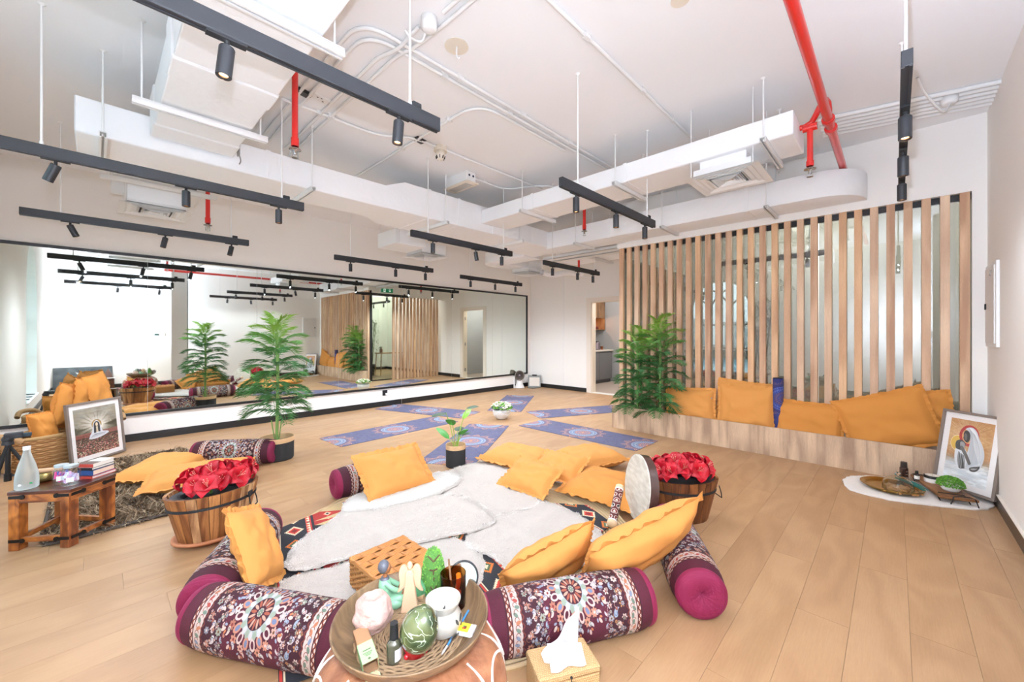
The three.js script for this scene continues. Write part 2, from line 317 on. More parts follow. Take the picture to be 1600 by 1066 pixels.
// ================= slatted partition, planter, glass =================
const slatLight = woodTex(512, 512, [243, 212, 178], [196, 158, 128], { lines: 5, wave: 0.5, stretch: 0.6, streak: 0.6, fine: 0.4 });
const swapUV = (g) => { const uv = g.attributes.uv; for (let i = 0; i < uv.count; i++) uv.setXY(i, uv.getY(i), uv.getX(i)); return g; };
const slatMats = [0xffffff, 0xf8efe6, 0xfff2e0, 0xf2eae4].map((c) => std(c, 0.55, { map: slatLight }));
struct('bulkhead', join(span(5.4, 5.52, 2.63, CH, -3.0, RZ1), span(5.4, 5.62, 0, 2.63, 0.497, RZ1)), M.wall);
{
  const s = thing('slat_screen', 'tall screen of upright wooden slats behind the planter', 'screen', [5.4, 0, 0]);
  for (let i = 0; i < 29; i++) {
    const z = -2.935 + i * 0.1211;
    part('slat', swapUV(metric(span(0, 0.05, 0, 2.63, z - 0.031, z + 0.031, 0.003), 0.8, rnd(), rnd() * 3)), slatMats[Math.floor(rnd() * 4)], s);
  }
  const s2 = thing('slat_screen', 'second slatted screen beyond the glass entrance, seen in the mirror', 'screen', [6.2, 0, -2.98]);
  for (let i = 0; i < 14; i++) part('slat', swapUV(metric(span(i * 0.1211 - 0.031, i * 0.1211 + 0.031, 0, 2.5, -0.035, 0.04, 0.003), 0.8, rnd(), rnd() * 3)), slatMats[Math.floor(rnd() * 4)], s2);
  struct('bulkhead_2', span(5.52, RX1, 2.5, CH, -3.0, -2.92), M.wall);
  const g = struct('window_2');
  const gm = phy(0xb4b8b4, 0.0, { transmission: 1, thickness: 0, ior: 2.2 });
  const cuts = [-2.93, -1.75, -0.6, 0.5];
  for (let i = 0; i < 3; i++) part('pane', span(5.455, 5.463, 0.04, 2.57, cuts[i] + 0.002, cuts[i + 1] - 0.002), gm, g);
  part('frame_rail', span(5.452, 5.49, 2.57, 2.63, -2.95, 0.5), M.black, g); part('frame_rail', span(5.452, 5.49, 0, 0.04, -2.95, 0.5), M.black, g);
  part('frame_stile', span(5.452, 5.49, 0, 2.63, -2.99, -2.945), M.black, g);
  const d = thing('glass_door', 'frameless glass door leaf beside the end of the slat screen', 'door', [5.5, 0, -2.97]);
  part('pane', span(0.02, 0.64, 0.03, 2.46, -0.005, 0.005), phy(0xe6efe9, 0, { transmission: 1, thickness: 0 }), d); part('hinge_rail', span(0, 0.02, 0, 2.5, -0.015, 0.015), M.black, d); part('shoe', span(0.02, 0.64, 0, 0.03, -0.012, 0.012), M.black, d);
}
{
  const p = thing('planter_bench', 'long low wood-grained planter box in front of the slats', 'planter', [5.2, 0, 0]);
  const t = woodTex(1024, 1024, [228, 198, 164], [164, 134, 110], { lines: 9, wave: 0.35, stretch: 0.3, streak: 0.7, fine: 0.5 });
  const pm = std(0xffffff, 0.5, { map: t });
  part('front_panel', swapUV(metric(span(0, 0.02, 0, 0.317, -2.97, 0.12), 0.75)), pm, p);
  part('front_panel', swapUV(metric(span(0, 0.02, 0, 0.317, 0.121, 0.58), 0.75, 0.37, 0.5)), pm, p);
  part('end_panel', swapUV(metric(span(0.02, 0.19, 0, 0.317, -2.97, -2.95), 0.75, 0.2, 0.2)), pm, p);
  part('back_panel', swapUV(metric(span(0.17, 0.19, 0, 0.317, -2.95, 0.58), 0.75, 0.6, 0.1)), pm, p);
  part('floor_panel', span(0.02, 0.17, 0.12, 0.14, -2.95, 0.58), std(0x8d725c, 0.7), p);
}
// reception behind the glass
{
  const t = thing('console_table', 'slim wooden console table in the reception beyond the glass', 'table', [6.75, 0, -1.6]);
  const w = std(0xb98a5c, 0.5);
  part('tabletop', span(-0.35, 0.5, 0.72, 0.75, -0.2, 0.2, 0.006), w, t);
  for (const [x, z] of [[-0.3, -0.16], [0.45, -0.16], [-0.3, 0.16], [0.45, 0.16]]) part('leg', rod([x * 1.1, 0, z * 1.2], [x, 0.72, z], 0.014, 8, 0.018), w, t);
  const p = thing('potted_plant', 'tiny plant in a brown pot on the console table', 'plant', [6.5, 0.75, -1.65]);
  part('pot', lathe([[0, 0], [0.045, 0], [0.055, 0.12], [0.045, 0.12], [0.04, 0.1], [0, 0.1]], 16), std(0x8a4f33, 0.7), p);
  const g = []; for (let i = 0; i < 26; i++) g.push(new THREE.ConeGeometry(0.012, rr(0.08, 0.13), 4).translate(0, 0.06, 0).rotateZ(rr(-0.7, 0.7)).rotateY(rr(0, 6)).translate(0, 0.1, 0));
  part('leaves', join(g), std(0x5d6b3c, 0.8), p);
  // tall bamboo in a dark pot against the glass
  const b = thing('bamboo_plant', 'tall bamboo plant behind the glass and slats', 'plant', [6.25, 0, -1.35]);
  part('pot', lathe([[0, 0], [0.15, 0], [0.18, 0.36], [0.16, 0.36], [0.14, 0.3], [0, 0.3]], 20), std(0x2b2a29, 0.6), b);
  const cm = std(0x6f7a3a, 0.6), lm = std(0x57713a, 0.7, { side: DS });
  for (let i = 0; i < 7; i++) { const a = i * 0.9, r = 0.09, x = Math.cos(a) * r, z = Math.sin(a) * r, l = rr(-0.16, 0.16), k = rr(-0.2, 0.2); part('cane', tube([[x, 0.28, z], [x + l * 0.4, 0.9, z + k * 0.4], [x + l, 1.75, z + k]], 0.009, 10, 6), cm, b); }
  const lv = []; for (let i = 0; i < 330; i++) { const g2 = new THREE.PlaneGeometry(0.018, rr(0.1, 0.19), 1, 3), p2 = g2.attributes.position; for (let j = 0; j < p2.count; j++) { const y = p2.getY(j); p2.setX(j, p2.getX(j) * (1 - Math.abs(y) * 9)); p2.setZ(j, -y * y * 3); } lv.push(g2.translate(0, 0.07, 0).rotateX(rr(0.6, 2.6)).rotateY(rr(0, 6.28)).translate(rr(-0.2, 0.2), 0.5 + 1.3 * Math.sqrt(rnd()), rr(-0.22, 0.22))); }
  part('foliage', join(lv), lm, b, null, 'stuff');
  const l = new THREE.PointLight(0xf6f2ee, 6, 0, 2); l.position.set(6.9, 2.9, -0.9); l.shadow.radius = 8; scene.add(l);
}
{
  const e = thing('exit_sign', 'green exit sign with running figure above the glass entrance', 'sign', [5.95, 2.58, -3.03]);
  part('housing', span(-0.2, 0.2, 0, 0.15, -0.02, 0.028, 0.004), M.white, e);
  const t = ctex(256, 96, (c, w, h) => {
    c.fillStyle = '#0d6a45'; c.fillRect(0, 0, w, h); c.fillStyle = '#f2fff6';
    c.translate(w, 0); c.scale(-1, 1); c.fillRect(52, 14, 44, 68); c.fillStyle = '#0d6a45'; c.beginPath(); c.arc(70, 26, 7, 0, 7); c.fill(); c.lineWidth = 8; c.strokeStyle = '#0d6a45'; c.lineCap = 'round';
    c.beginPath(); c.moveTo(72, 36); c.lineTo(70, 52); c.lineTo(84, 62); c.moveTo(70, 52); c.lineTo(58, 70); c.moveTo(60, 44); c.lineTo(72, 38); c.lineTo(86, 46); c.stroke();
    c.strokeStyle = '#f2fff6'; c.lineWidth = 9; c.beginPath(); c.moveTo(188, 16); c.lineTo(188, 70); c.moveTo(166, 50); c.lineTo(188, 74); c.lineTo(210, 50); c.stroke();
  });
  part('sign_face', new THREE.PlaneGeometry(0.38, 0.135).rotateY(Math.PI).translate(0, 0.075, -0.0215), std(0xffffff, 0.5, { map: t, emissive: 0xffffff, emissiveMap: t, emissiveIntensity: 0.5 }), e);
}
// ================= ceiling services =================
const rodTo = (x, y, z) => join(rod([x, y, z], [x, CH, z], 0.006, 8), cyl(0.022, 0.006, 0.014, x, CH - 0.007, z, 10));
function channel(a, b) {                          // slotted strut between two points
  const A = V(...a), B = V(...b), L = A.distanceTo(B), g = join(bx(L, 0.008, 0.042, 0, 0.02, 0), bx(L, 0.036, 0.005, 0, 0, 0.0185), bx(L, 0.036, 0.005, 0, 0, -0.0185), bx(L, 0.005, 0.01, 0, -0.016, 0.012), bx(L, 0.005, 0.01, 0, -0.016, -0.012));
  return clean(g).rotateY(-Math.atan2(B.z - A.z, B.x - A.x)).translate((A.x + B.x) / 2, A.y, (A.z + B.z) / 2);
}
function hanger(o, a, b) { part('hanger', join(channel(a, b), rodTo(a[0] + (b[0] - a[0]) * 0.06, a[1], a[2] + (b[2] - a[2]) * 0.06), rodTo(a[0] + (b[0] - a[0]) * 0.94, a[1], a[2] + (b[2] - a[2]) * 0.94)), M.whitePipe, o); }
{
  const d = thing('air_duct', 'long white square duct running along the mirror side of the ceiling', 'duct');
  part('section', span(-0.106, 2.2, 2.73, 2.98, -4.47, -4.0, 0.012), M.duct, d);
  const tr = clean(new THREE.BoxGeometry(0.24, 1, 1)), p = tr.attributes.position;
  for (let i = 0; i < p.count; i++) { const e = p.getX(i) > 0; p.setXYZ(i, e ? 2.43 : 2.19, p.getY(i) > 0 ? (e ? 3.08 : 2.98) : 2.735, p.getZ(i) > 0 ? -4.0 : (e ? -4.68 : -4.47)); }
  tr.computeVertexNormals(); part('reducer', metric(tr), M.duct, d);
  part('section', span(2.42, 3.78, 2.735, 3.08, -4.68, -4.0, 0.012), M.duct, d);
  part('section', span(3.77, 5.42, 2.735, 2.99, -4.66, -3.98, 0.012), M.duct, d);
  for (const x of [1.05, 2.75, 3.2, 4.6]) part('tape_seam', span(x - 0.02, x + 0.02, 2.731, x > 2.4 && x < 3.7 ? 3.083 : 2.983, x > 2.4 ? -4.684 : -4.474, x > 3.8 ? -3.976 : -3.996), M.duct, d);
  hanger(d, [0.03, 2.71, -4.55], [0.03, 2.71, -3.88]); hanger(d, [1.4, 2.71, -4.6], [1.4, 2.71, -3.9]); hanger(d, [2.95, 2.71, -4.8], [2.95, 2.71, -3.9]); hanger(d, [4.3, 2.71, -4.8], [4.3, 2.71, -3.9]);
  const g = thing('fan_coil', 'broad white box duct hanging nearest the camera at top left', 'duct');
  part('casing', span(0.28, 0.78, 2.83, 3.1, -3.74, -2.98, 0.01), M.duct, g);
  part('flange', span(0.272, 0.788, 2.822, 3.11, -3.98, -3.74, 0.012), M.duct, g); part('flange', span(0.272, 0.788, 2.822, 3.11, -2.98, -2.76, 0.012), M.duct, g);
  part('casing', span(0.28, 0.78, 2.83, 3.1, -2.76, -0.9, 0.01), M.duct, g);
  hanger(g, [0.15, 2.79, -3.37], [0.88, 2.79, -3.37]); hanger(g, [0.15, 2.79, -2.05], [0.88, 2.79, -2.05]);
  part('latch', join(span(0.79, 0.8, 2.8, 2.9, -3.86, -3.8), tube([[0.795, 2.82, -3.83], [0.81, 2.76, -3.83], [0.8, 2.73, -3.83]], 0.005, 8, 5)), M.steel, g);
  const b = thing('air_duct', 'white square duct crossing towards the slats with an open grille below', 'duct');
  part('section', span(3.57, 4.04, 2.84, 3.02, -4.0, -0.54, 0.012), M.duct, b);
  for (const z of [-1.9, -3.1]) part('tape_seam', span(3.566, 4.044, 2.836, 3.023, z - 0.02, z + 0.02), M.duct, b);
  part('grille_neck', span(3.62, 4.0, 2.71, 2.85, -1.22, -0.86, 0.006), M.duct, b);
  hanger(b, [3.47, 2.82, -0.72], [4.14, 2.82, -0.72]); hanger(b, [3.47, 2.82, -1.97], [4.14, 2.82, -1.97]); hanger(b, [3.47, 2.82, -3.2], [4.14, 2.82, -3.2]);
  const c = thing('air_duct', 'white duct with a rounded elbow end along the slat bulkhead', 'duct');
  const pl = [[4.96, -4.0], [4.96, -0.6]]; for (let i = 1; i <= 10; i++) { const a = Math.PI + i * Math.PI / 20; pl.push([5.36 + 0.4 * Math.cos(a), -0.6 - 0.4 * Math.sin(a)]); } pl.push([5.395, -0.2], [5.395, -4.0]);
  part('section', toCreasedNormals(prism(pl, 2.71, 2.97, 0.006), 0.5), M.duct, c);
  part('tape_seam', span(4.956, 5.395, 2.706, 2.973, -1.2, -1.16), M.duct, c); part('tape_seam', span(4.956, 5.395, 2.706, 2.973, -2.9, -2.86), M.duct, c);
  hanger(c, [4.86, 2.69, -0.98], [5.39, 2.69, -0.98]); hanger(c, [4.86, 2.69, -2.1], [5.39, 2.69, -2.1]); hanger(c, [4.86, 2.69, -3.4], [5.39, 2.69, -3.4]);
  const e = thing('air_duct', 'white rounded-end duct above the far end of the mirror', 'duct');
  const q = []; for (let i = 0; i <= 10; i++) { const a = Math.PI / 2 + i * Math.PI / 20; q.push([5.55 + 0.4 * Math.cos(a), -5.5 - 0.4 * Math.sin(a)]); }
  part('section', toCreasedNormals(prism([[6.6, -5.9], ...q, [5.15, -4.66], [5.6, -4.66], [5.6, -5.45], [6.6, -5.45]], 2.72, 2.93, 0.006), 0.5), M.duct, e);
  part('flexible_pipe', tube([[6.3, 2.62, -5.2], [6.6, 2.6, -5.15], [6.9, 2.66, -5.0], [7.3, 2.66, -4.9]], 0.06, 24, 12), M.duct, e);
  const h = thing('air_duct', 'white flat duct leading past the far end of the slats', 'duct');
  part('section', span(6.2, 6.7, 2.75, 2.95, -4.66, -3.02, 0.01), M.duct, h);
  for (const [x, l] of [[5.62, 'white cable tray nearest the slats at the far end of the ceiling'], [5.86, 'second white cable tray at the far end of the ceiling']]) { const t = thing('cable_tray', l, 'cable tray'); part('tray', join(span(x, x + 0.16, 2.7, 2.706, -4.6, -3.02), span(x, x + 0.006, 2.7, 2.75, -4.6, -3.02), span(x + 0.154, x + 0.16, 2.7, 2.75, -4.6, -3.02)), M.white, t); for (const z of [-4.4, -3.3]) part('hanger_rod', rodTo(x + 0.08, 2.7, z), M.whitePipe, t); }
  hanger(h, [6.05, 2.72, -3.9], [6.85, 2.72, -3.9]);
}
function diffuser(x0, x1, z0, z1, y, top, label, neck) {
  const cx = (x0 + x1) / 2, cz = (z0 + z1) / 2, w = x1 - x0, d = thing('ceiling_diffuser', label, 'air vent', [cx, y, cz]), f = [];
  const ringAt = (s, t, yy, drop) => { const g = clean(lathe([[s * 1.4142, yy], [(s - t) * 1.4142, yy + drop], [(s - t) * 0.7071 - 0.002, yy + drop], [s * 0.7071 - 0.004, yy - 0.003]], 4)); return g.rotateY(Math.PI / 4); };
  part('frame', join(ringAt(w / 2, 0.05, 0, 0.012)), M.white, d);
  for (let i = 0; i < 5; i++) part('louvre', toCreasedNormals(ringAt(w / 2 - 0.05 - i * 0.042, 0.03, 0.0, 0.024), 0.3), M.white, d);
  part('centre_plate', span(-0.03, 0.03, 0.006, 0.012, -0.03, 0.03), M.cream, d);
  part('throat', span(-w / 2 + 0.09, w / 2 - 0.09, 0.0245, 0.027, -w / 2 + 0.09, w / 2 - 0.09), std(0x55585c, 0.8), d); part('collar', span(-w / 2 + 0.055, w / 2 - 0.055, 0.027, 0.075, -w / 2 + 0.06, w / 2 - 0.06), M.white, d);
  if (neck) part('neck', span(-w * 0.4, w * 0.4, 0.045, neck - y, -w * 0.4, w * 0.4, 0.006), M.duct, d);
  for (const s of [[-1, -1], [1, -1], [-1, 1], [1, 1]]) part('hanger_rod', rod([s[0] * w * 0.42, 0.02, s[1] * w * 0.42], [s[0] * w * 0.42, CH - y, s[1] * w * 0.42], 0.004, 6), M.whitePipe, d);
  return d;
}
diffuser(0.15, 0.72, -5.97, -5.4, 2.65, 0, 'square white ceiling diffuser at far left above the mirror', 2.86);
diffuser(3.55, 4.13, -5.98, -5.4, 2.65, 0, 'square white ceiling diffuser above the middle of the mirror', 2.84);
diffuser(3.53, 4.09, -1.31, -0.77, 2.69, 0, 'large open square diffuser under the duct nearest the slats', 0);
diffuser(6.0, 6.56, -5.86, -5.3, 2.62, 0, 'small-looking square diffuser near the far corner of the ceiling', 2.72);
{
  const bx1 = thing('plenum_box', 'white plenum box feeding the diffuser above the middle of the mirror', 'duct', [0, 0, 0]);
  part('casing', span(3.0, 3.5, 2.68, 2.9, -5.75, -5.2, 0.01), M.duct, bx1); part('hanger_rod', join(rodTo(3.05, 2.7, -5.2), rodTo(3.05, 2.7, -5.75)), M.whitePipe, bx1);
  const b2 = thing('plenum_box', 'white plenum box feeding the diffuser at far left', 'duct');
  part('casing', span(0.1, 0.8, 2.86, 3.06, -6.05, -5.2, 0.01), M.duct, b2); part('casing', span(0.25, 0.65, 2.86, 3.0, -5.2, -4.47, 0.01), M.duct, b2);
  hanger(b2, [0.02, 2.82, -5.3], [0.9, 2.82, -5.3]);
}
// sprinkler main and drops
{
  const p = thing('sprinkler_pipe', 'long red sprinkler pipe running to the slat bulkhead', 'pipe');
  const y = 3.01, z = -0.37;
  part('main', rod([1.2, y, z], [5.4, y, z], 0.03, 18), M.red, p);
  part('coupling', join([3.92, 4.1].map((x) => join(rod([x - 0.025, y, z], [x + 0.025, y, z], 0.042, 18), rod([x - 0.04, y, z], [x + 0.04, y, z], 0.037, 18)))), M.red, p);
  part('riser', bent([[3.95, y, z], [3.95, 3.16, z], [3.85, 3.16, z - 0.02], [3.85, 2.98, z - 0.1], [3.84, 2.98, -0.9]], 0.021, 0.05, 12), M.red, p);
  part('drop', join(rod([3.84, 2.98, -0.475], [3.84, 2.68, -0.475], 0.02, 14), rod([3.84, 2.7, -0.475], [3.84, 2.66, -0.475], 0.025, 14), rod([3.84, 2.96, -0.52], [3.84, 2.96, -0.43], 0.028, 14)), M.red, p);
  const head = () => join(lathe([[0, 0.06], [0.02, 0.06], [0.02, 0.045], [0.04, 0.04], [0.04, 0.034], [0.012, 0.03], [0.01, 0.0], [0, 0]], 16), rod([-0.016, 0.03, 0], [-0.02, -0.02, 0], 0.003, 5), rod([0.016, 0.03, 0], [0.02, -0.02, 0], 0.003, 5), cyl(0.022, 0.022, 0.004, 0, -0.022, 0, 14));
  part('sprinkler_head', head().translate(3.84, 2.6, -0.475), M.chrome, p);
  const drops = [[1.0, -3.15, 2.66, 'red sprinkler drop beside the big duct at top left'], [0.85, -5.47, 2.52, 'red sprinkler drop in front of the wall at far left'], [4.6, -3.05, 2.72, 'red sprinkler drop between the two ducts near the slats'], [6.3, -4.3, 2.5, 'red sprinkler drop near the far doorway']];
  for (const [x, zz, yb, lab] of drops) {
    const d = thing('sprinkler_drop', lab, 'sprinkler', [x, yb, zz]);
    part('pipe', join(rod([0, 0.06, 0], [0, CH - yb, 0], 0.021, 14), rod([0, 0.06, 0], [0, 0.12, 0], 0.026, 14)), M.red, d);
    part('sprinkler_head', head(), M.chrome, d);
  }
}
// conduits on the ceiling
{
  const Y = CH - 0.018, r = 0.0125;
  const clips = (pts) => pts.map(([x, z, a]) => join(bx(0.05, 0.03, 0.03, x, Y, z), bx(0.07, 0.006, 0.035, x, CH - 0.004, z)));
  const run = (label, pts, f, cl = [], extra = []) => { const o = thing('conduit', label, 'conduit'); part('tube', bent(pts.map(([x, z, dy]) => [x, Y - (dy || 0), z]), r, f), M.whitePipe, o); for (const k of clips(cl)) part('clip', k, M.whitePipe, o); return o; };
  run('white ceiling conduit running away from the camera to the round junction box', [[1.53, -0.4], [1.5, -2.0], [1.49, -2.28], [1.44, -2.5], [1.44, -5.6]], 0.08, [[1.5, -1.2], [1.44, -3.0], [1.44, -3.6]]);
  run('white ceiling conduit alongside the one to the junction box, nearer the big duct', [[1.46, -0.4], [1.44, -1.95]], 0.05, [[1.455, -1.0]]);
  run('white ceiling conduit leaving the junction box past the red drop', [[1.4, -2.15], [1.4, -2.4, 0.02], [1.36, -2.6], [1.36, -4.6]], 0.06, [[1.36, -3.1]]);
  run('white ceiling conduit with the wider bend, upper of the crossing pair', [[1.12, -4.6], [1.12, -2.36], [4.9, -2.36]], 0.2, [[1.9, -2.36], [2.6, -2.36], [3.3, -2.36]]);
  run('white ceiling conduit with the tighter bend, lower of the crossing pair', [[1.19, -4.6], [1.19, -2.43], [4.9, -2.43]], 0.2, [[1.8, -2.43], [2.5, -2.43]]);
  run('single white ceiling conduit crossing above the duct near the slats', [[1.5, -1.44], [5.3, -1.44]], 0.1, [[2.2, -1.44], [3.0, -1.44], [3.6, -1.44]]);
  run('white ceiling conduit that bends down beside the smoke detector', [[3.4, -2.5], [2.2, -2.5], [2.2, -5.0]], 0.25, [[2.2, -2.9], [2.2, -3.7]]);
  run('white ceiling conduit running behind the smoke detector to the lamp box', [[1.05, -3.62], [1.9, -3.62], [2.15, -3.4], [4.1, -3.38]], 0.15, [[1.35, -3.62], [2.8, -3.4]]);
  run('curved white ceiling conduit above the corner of the two ducts', [[3.15, -3.75], [3.8, -3.75], [3.95, -3.3], [4.6, -3.0]], 0.2, [[3.4, -3.75]]);
  for (let i = 0; i < 6; i++) {
    const k = i * 0.068, o = thing('conduit', ['first', 'second', 'third', 'fourth', 'fifth', 'sixth'][i] + ' of six parallel conduits by the right wall, counted from the camera side', 'conduit', [0, 0, 0], 0, 'parallel conduits by the right wall');
    part('tube', rod([4.78 + k * 1.15, Y, RZ1], [4.5 + k * 1.15, Y, -0.5], 0.018, 10), M.whitePipe, o);
  }
  const jb = (label, x, z, R) => { const o = thing('junction_box', label, 'junction box', [x, CH, z]); part('cover', lathe([[0, -0.08], [R * 0.6, -0.08], [R * 0.95, -0.065], [R, 0], [0, 0]], 24), M.white, o); return o; };
  const j = jb('round white junction box where the ceiling conduits meet', 1.42, -2.07, 0.05); part('cable', tube([[0, -0.06, -0.04], [0.0, -0.1, -0.08], [-0.04, -0.07, -0.14], [-0.07, -0.03, -0.16]], 0.009, 20, 6), M.whitePipe, j);
  const j2 = jb('round white junction box on the parallel conduits at right', 4.8, 0.32, 0.055); part('cable', tube([[-0.03, -0.09, 0], [-0.15, -0.18, -0.04], [-0.4, -0.1, -0.15], [-0.62, -0.06, -0.2]], 0.009, 24, 6), M.whitePipe, j2);
  const dsc = thing('ceiling_rose', 'beige round ceiling plate with a small hook', 'ceiling plate', [1.68, CH, -2.13]); part('plate', cyl(0.075, 0.08, 0.01, 0, -0.005, 0, 28), M.cream, dsc); part('hook', tube([[0, -0.01, 0], [0, -0.07, 0], [0.012, -0.085, 0], [0.025, -0.07, 0]], 0.006, 14, 6), M.white, dsc);
  solo('ceiling_plate', 'small plain round plate high on the ceiling at top right', 'ceiling plate', cyl(0.05, 0.052, 0.008, 2.35, CH - 0.004, -0.9, 24), M.cream);
  const sm = thing('smoke_detector', 'cream smoke detector at the end of the nearest track', 'smoke detector', [2.47, CH, -3.4]); part('base', cyl(0.065, 0.07, 0.05, 0, -0.025, 0, 24), M.cream, sm); part('sensor', lathe([[0, -0.14], [0.03, -0.135], [0.045, -0.1], [0.05, -0.05], [0, -0.05]], 24), M.cream, sm);
  for (let i = 0; i < 8; i++) part('slot', bx(0.006, 0.03, 0.012, 0, 0, 0.044).rotateX(0.2).rotateY(i * 0.785).translate(0, -0.105, 0), M.blackMatte, sm);
  const em = thing('emergency_light', 'boxy white emergency light hanging under the ceiling', 'emergency light', [3.1, CH - 0.13, -3.85], 0.0); part('housing', span(-0.07, 0.07, 0, 0.13, -0.2, 0.2, 0.006), M.white, em); part('bezel', span(-0.095, 0.095, -0.012, 0.004, -0.23, 0.23, 0.004), M.cream, em); part('lens', span(-0.055, 0.055, -0.016, -0.01, -0.17, 0.17), std(0xb5b0a6, 0.3), em);
  part('knockout', join(rod([0.03, 0.08, 0.2], [0.03, 0.08, 0.203], 0.014, 12), rod([-0.03, 0.08, 0.2], [-0.03, 0.08, 0.203], 0.014, 12)), std(0x2c3550, 0.6), em);
  for (const [x, z, l] of [[1.15, -3.42, 'black ceiling socket beside the red drop at top left'], [2.23, -3.42, 'black ceiling socket by the end of the nearest track']]) { const s = thing('ceiling_socket', l, 'socket', [x, CH, z], 0.2); part('plate', span(-0.06, 0.06, -0.02, 0, -0.04, 0.04, 0.004), M.black, s); part('insert', span(-0.045, 0.045, -0.026, -0.019, -0.028, 0.028), std(0x3a3c3f, 0.4), s); }
  const s3 = thing('ceiling_socket', 'white ceiling socket next to the black one at top left', 'socket', [1.27, CH, -3.4], 0.2); part('plate', span(-0.07, 0.07, -0.02, 0, -0.04, 0.04, 0.004), M.white, s3); part('hole', join([[-0.03, 0.012], [0.03, -0.012], [0, 0.02]].map(([x, z]) => span(x - 0.006, x + 0.006, -0.022, -0.019, z - 0.004, z + 0.004))), M.blackMatte, s3);
}
// lighting tracks, each with three spotlights
const lampGeo = {
  stem: join(cyl(0.009, 0.007, 0.05, 0, -0.025, 0, 10), bx(0.12, 0.012, 0.03, 0, -0.002, 0)),
  can: lathe([[0.014, -0.135], [0.023, -0.14], [0.0245, -0.138], [0.0245, -0.035], [0.022, -0.031], [0, -0.031]], 22), bulb: cyl(0.0155, 0.0155, 0.004, 0, -0.128, 0, 18), ring: lathe([[0.0225, -0.14], [0.0155, -0.126], [0.0215, -0.126], [0.0235, -0.139]], 22),
};
function track(x0, x1, z, lamps, label, tilts = [], y = 2.4, turn = 0, power = lampPower) {
  const cx = (x0 + x1) / 2, L = x1 - x0, o = thing('track_light', label, 'track light', [cx, y, z], turn, 'black ceiling tracks');
  part('rail', join(span(-L / 2, L / 2, 0.004, 0.07, -0.0175, 0.0175, 0.003), span(-L / 2 + 0.002, L / 2 - 0.002, 0, 0.006, -0.0165, -0.006), span(-L / 2 + 0.002, L / 2 - 0.002, 0, 0.006, 0.006, 0.0165)), std(0x26282c, 0.5), o);
  for (const s of [-0.36, 0.4]) part('hanger_rod', join(rod([s * L, 0.07, 0], [s * L, CH - y, 0], 0.006, 8), cyl(0.02, 0.006, 0.012, s * L, CH - y - 0.006, 0, 10), cyl(0.01, 0.01, 0.02, s * L, 0.078, 0, 10)), M.whitePipe, o);
  part('power_feed', bx(0.05, 0.03, 0.03, L * 0.42, 0.082, 0, 0.006), M.blackMatte, o);
  lamps.forEach((f, i) => {
    const [tx, tz] = tilts[i] || [0, 0], head = new THREE.Group(); head.name = 'spotlight'; head.position.set((f - cx) * (turn ? 1 : 1), 0, 0); o.add(head);
    part('stem', lampGeo.stem, M.blackMatte, head);
    const rot = (g) => clean(g.clone()).translate(0, 0.04, 0).rotateZ(tx).rotateX(tz).translate(0, -0.04, 0);
    part('can', rot(lampGeo.can), std(0x26282c, 0.45), head); part('reflector', rot(lampGeo.ring), std(0xb88a5a, 0.3, { metalness: 0.6 }), head); part('bulb', rot(lampGeo.bulb), M.bulb, head);
    const s = new THREE.SpotLight(0xe5eefc, power, 0, 1.5, 0.7, 2); const d = V(0, -1, 0).applyEuler(new THREE.Euler(0, 0, tx)).applyEuler(new THREE.Euler(tz, 0, 0)), q = V((f - cx), 0, 0).applyAxisAngle(V(0, 1, 0), turn);
    s.position.set(cx + q.x + d.x * 0.15, y - 0.155, z + q.z + d.z * 0.15); s.target.position.set(s.position.x + d.x, s.position.y - 1, s.position.z + d.z); s.castShadow = true; s.shadow.radius = 0.35; scene.add(s, s.target);
  });
  return o;
}
track(-0.46, 1.23, -1.71, [0.32, 1.0], 'black lighting track nearest the camera, across the top left', [[-0.1, 0], [-0.08, 0]]);
track(-0.46, 1.22, -3.63, [-0.17, 0.44, 1.03], 'black lighting track at left, second row from the camera', [[-0.35, 0.3], [0.0, 0], [0, 0]]);
track(-0.47, 1.25, -5.53, [-0.17, 0.5, 1.08], 'black lighting track at far left just above the mirror', [[0.4, 0], [-0.2, 0], [-0.2, 0]], 2.4, 0, lampPowerFar);
track(2.28, 3.8, -1.71, [2.47, 3.06, 3.6], 'black lighting track in the middle pointing at the slats', [[0, 0], [0, 0], [0, 0]]);
track(2.32, 3.87, -3.72, [2.6, 3.23, 3.68], 'black lighting track under the duct corner near the middle', [[0, 0], [0.2, 0], [0, 0]], 2.4, 0, lampPowerFar);
track(2.3, 3.95, -5.65, [2.53, 3.25, 3.8], 'black lighting track above the middle of the mirror', [], 2.4, 0, lampPowerFar);
track(4.64, 6.2, -3.8, [4.86, 5.53, 6.0], 'black lighting track beyond the duct corner near the doorway', [], 2.4, 0, lampPowerFar);
track(4.7, 6.4, -5.85, [4.95, 5.6, 6.2], 'black lighting track above the far end of the mirror', [], 2.4, 0, lampPowerFar);
track(2.2, 3.9, 0.035, [2.62, 3.2, 3.78], 'black lighting track by the right wall, seen almost end on', [[-0.1, 0], [0.1, 0], [0, 0]]);
track(6.0, 7.3, -1.3, [6.2, 6.9], 'black lighting track in the reception behind the glass', [], 2.4, Math.PI / 2);
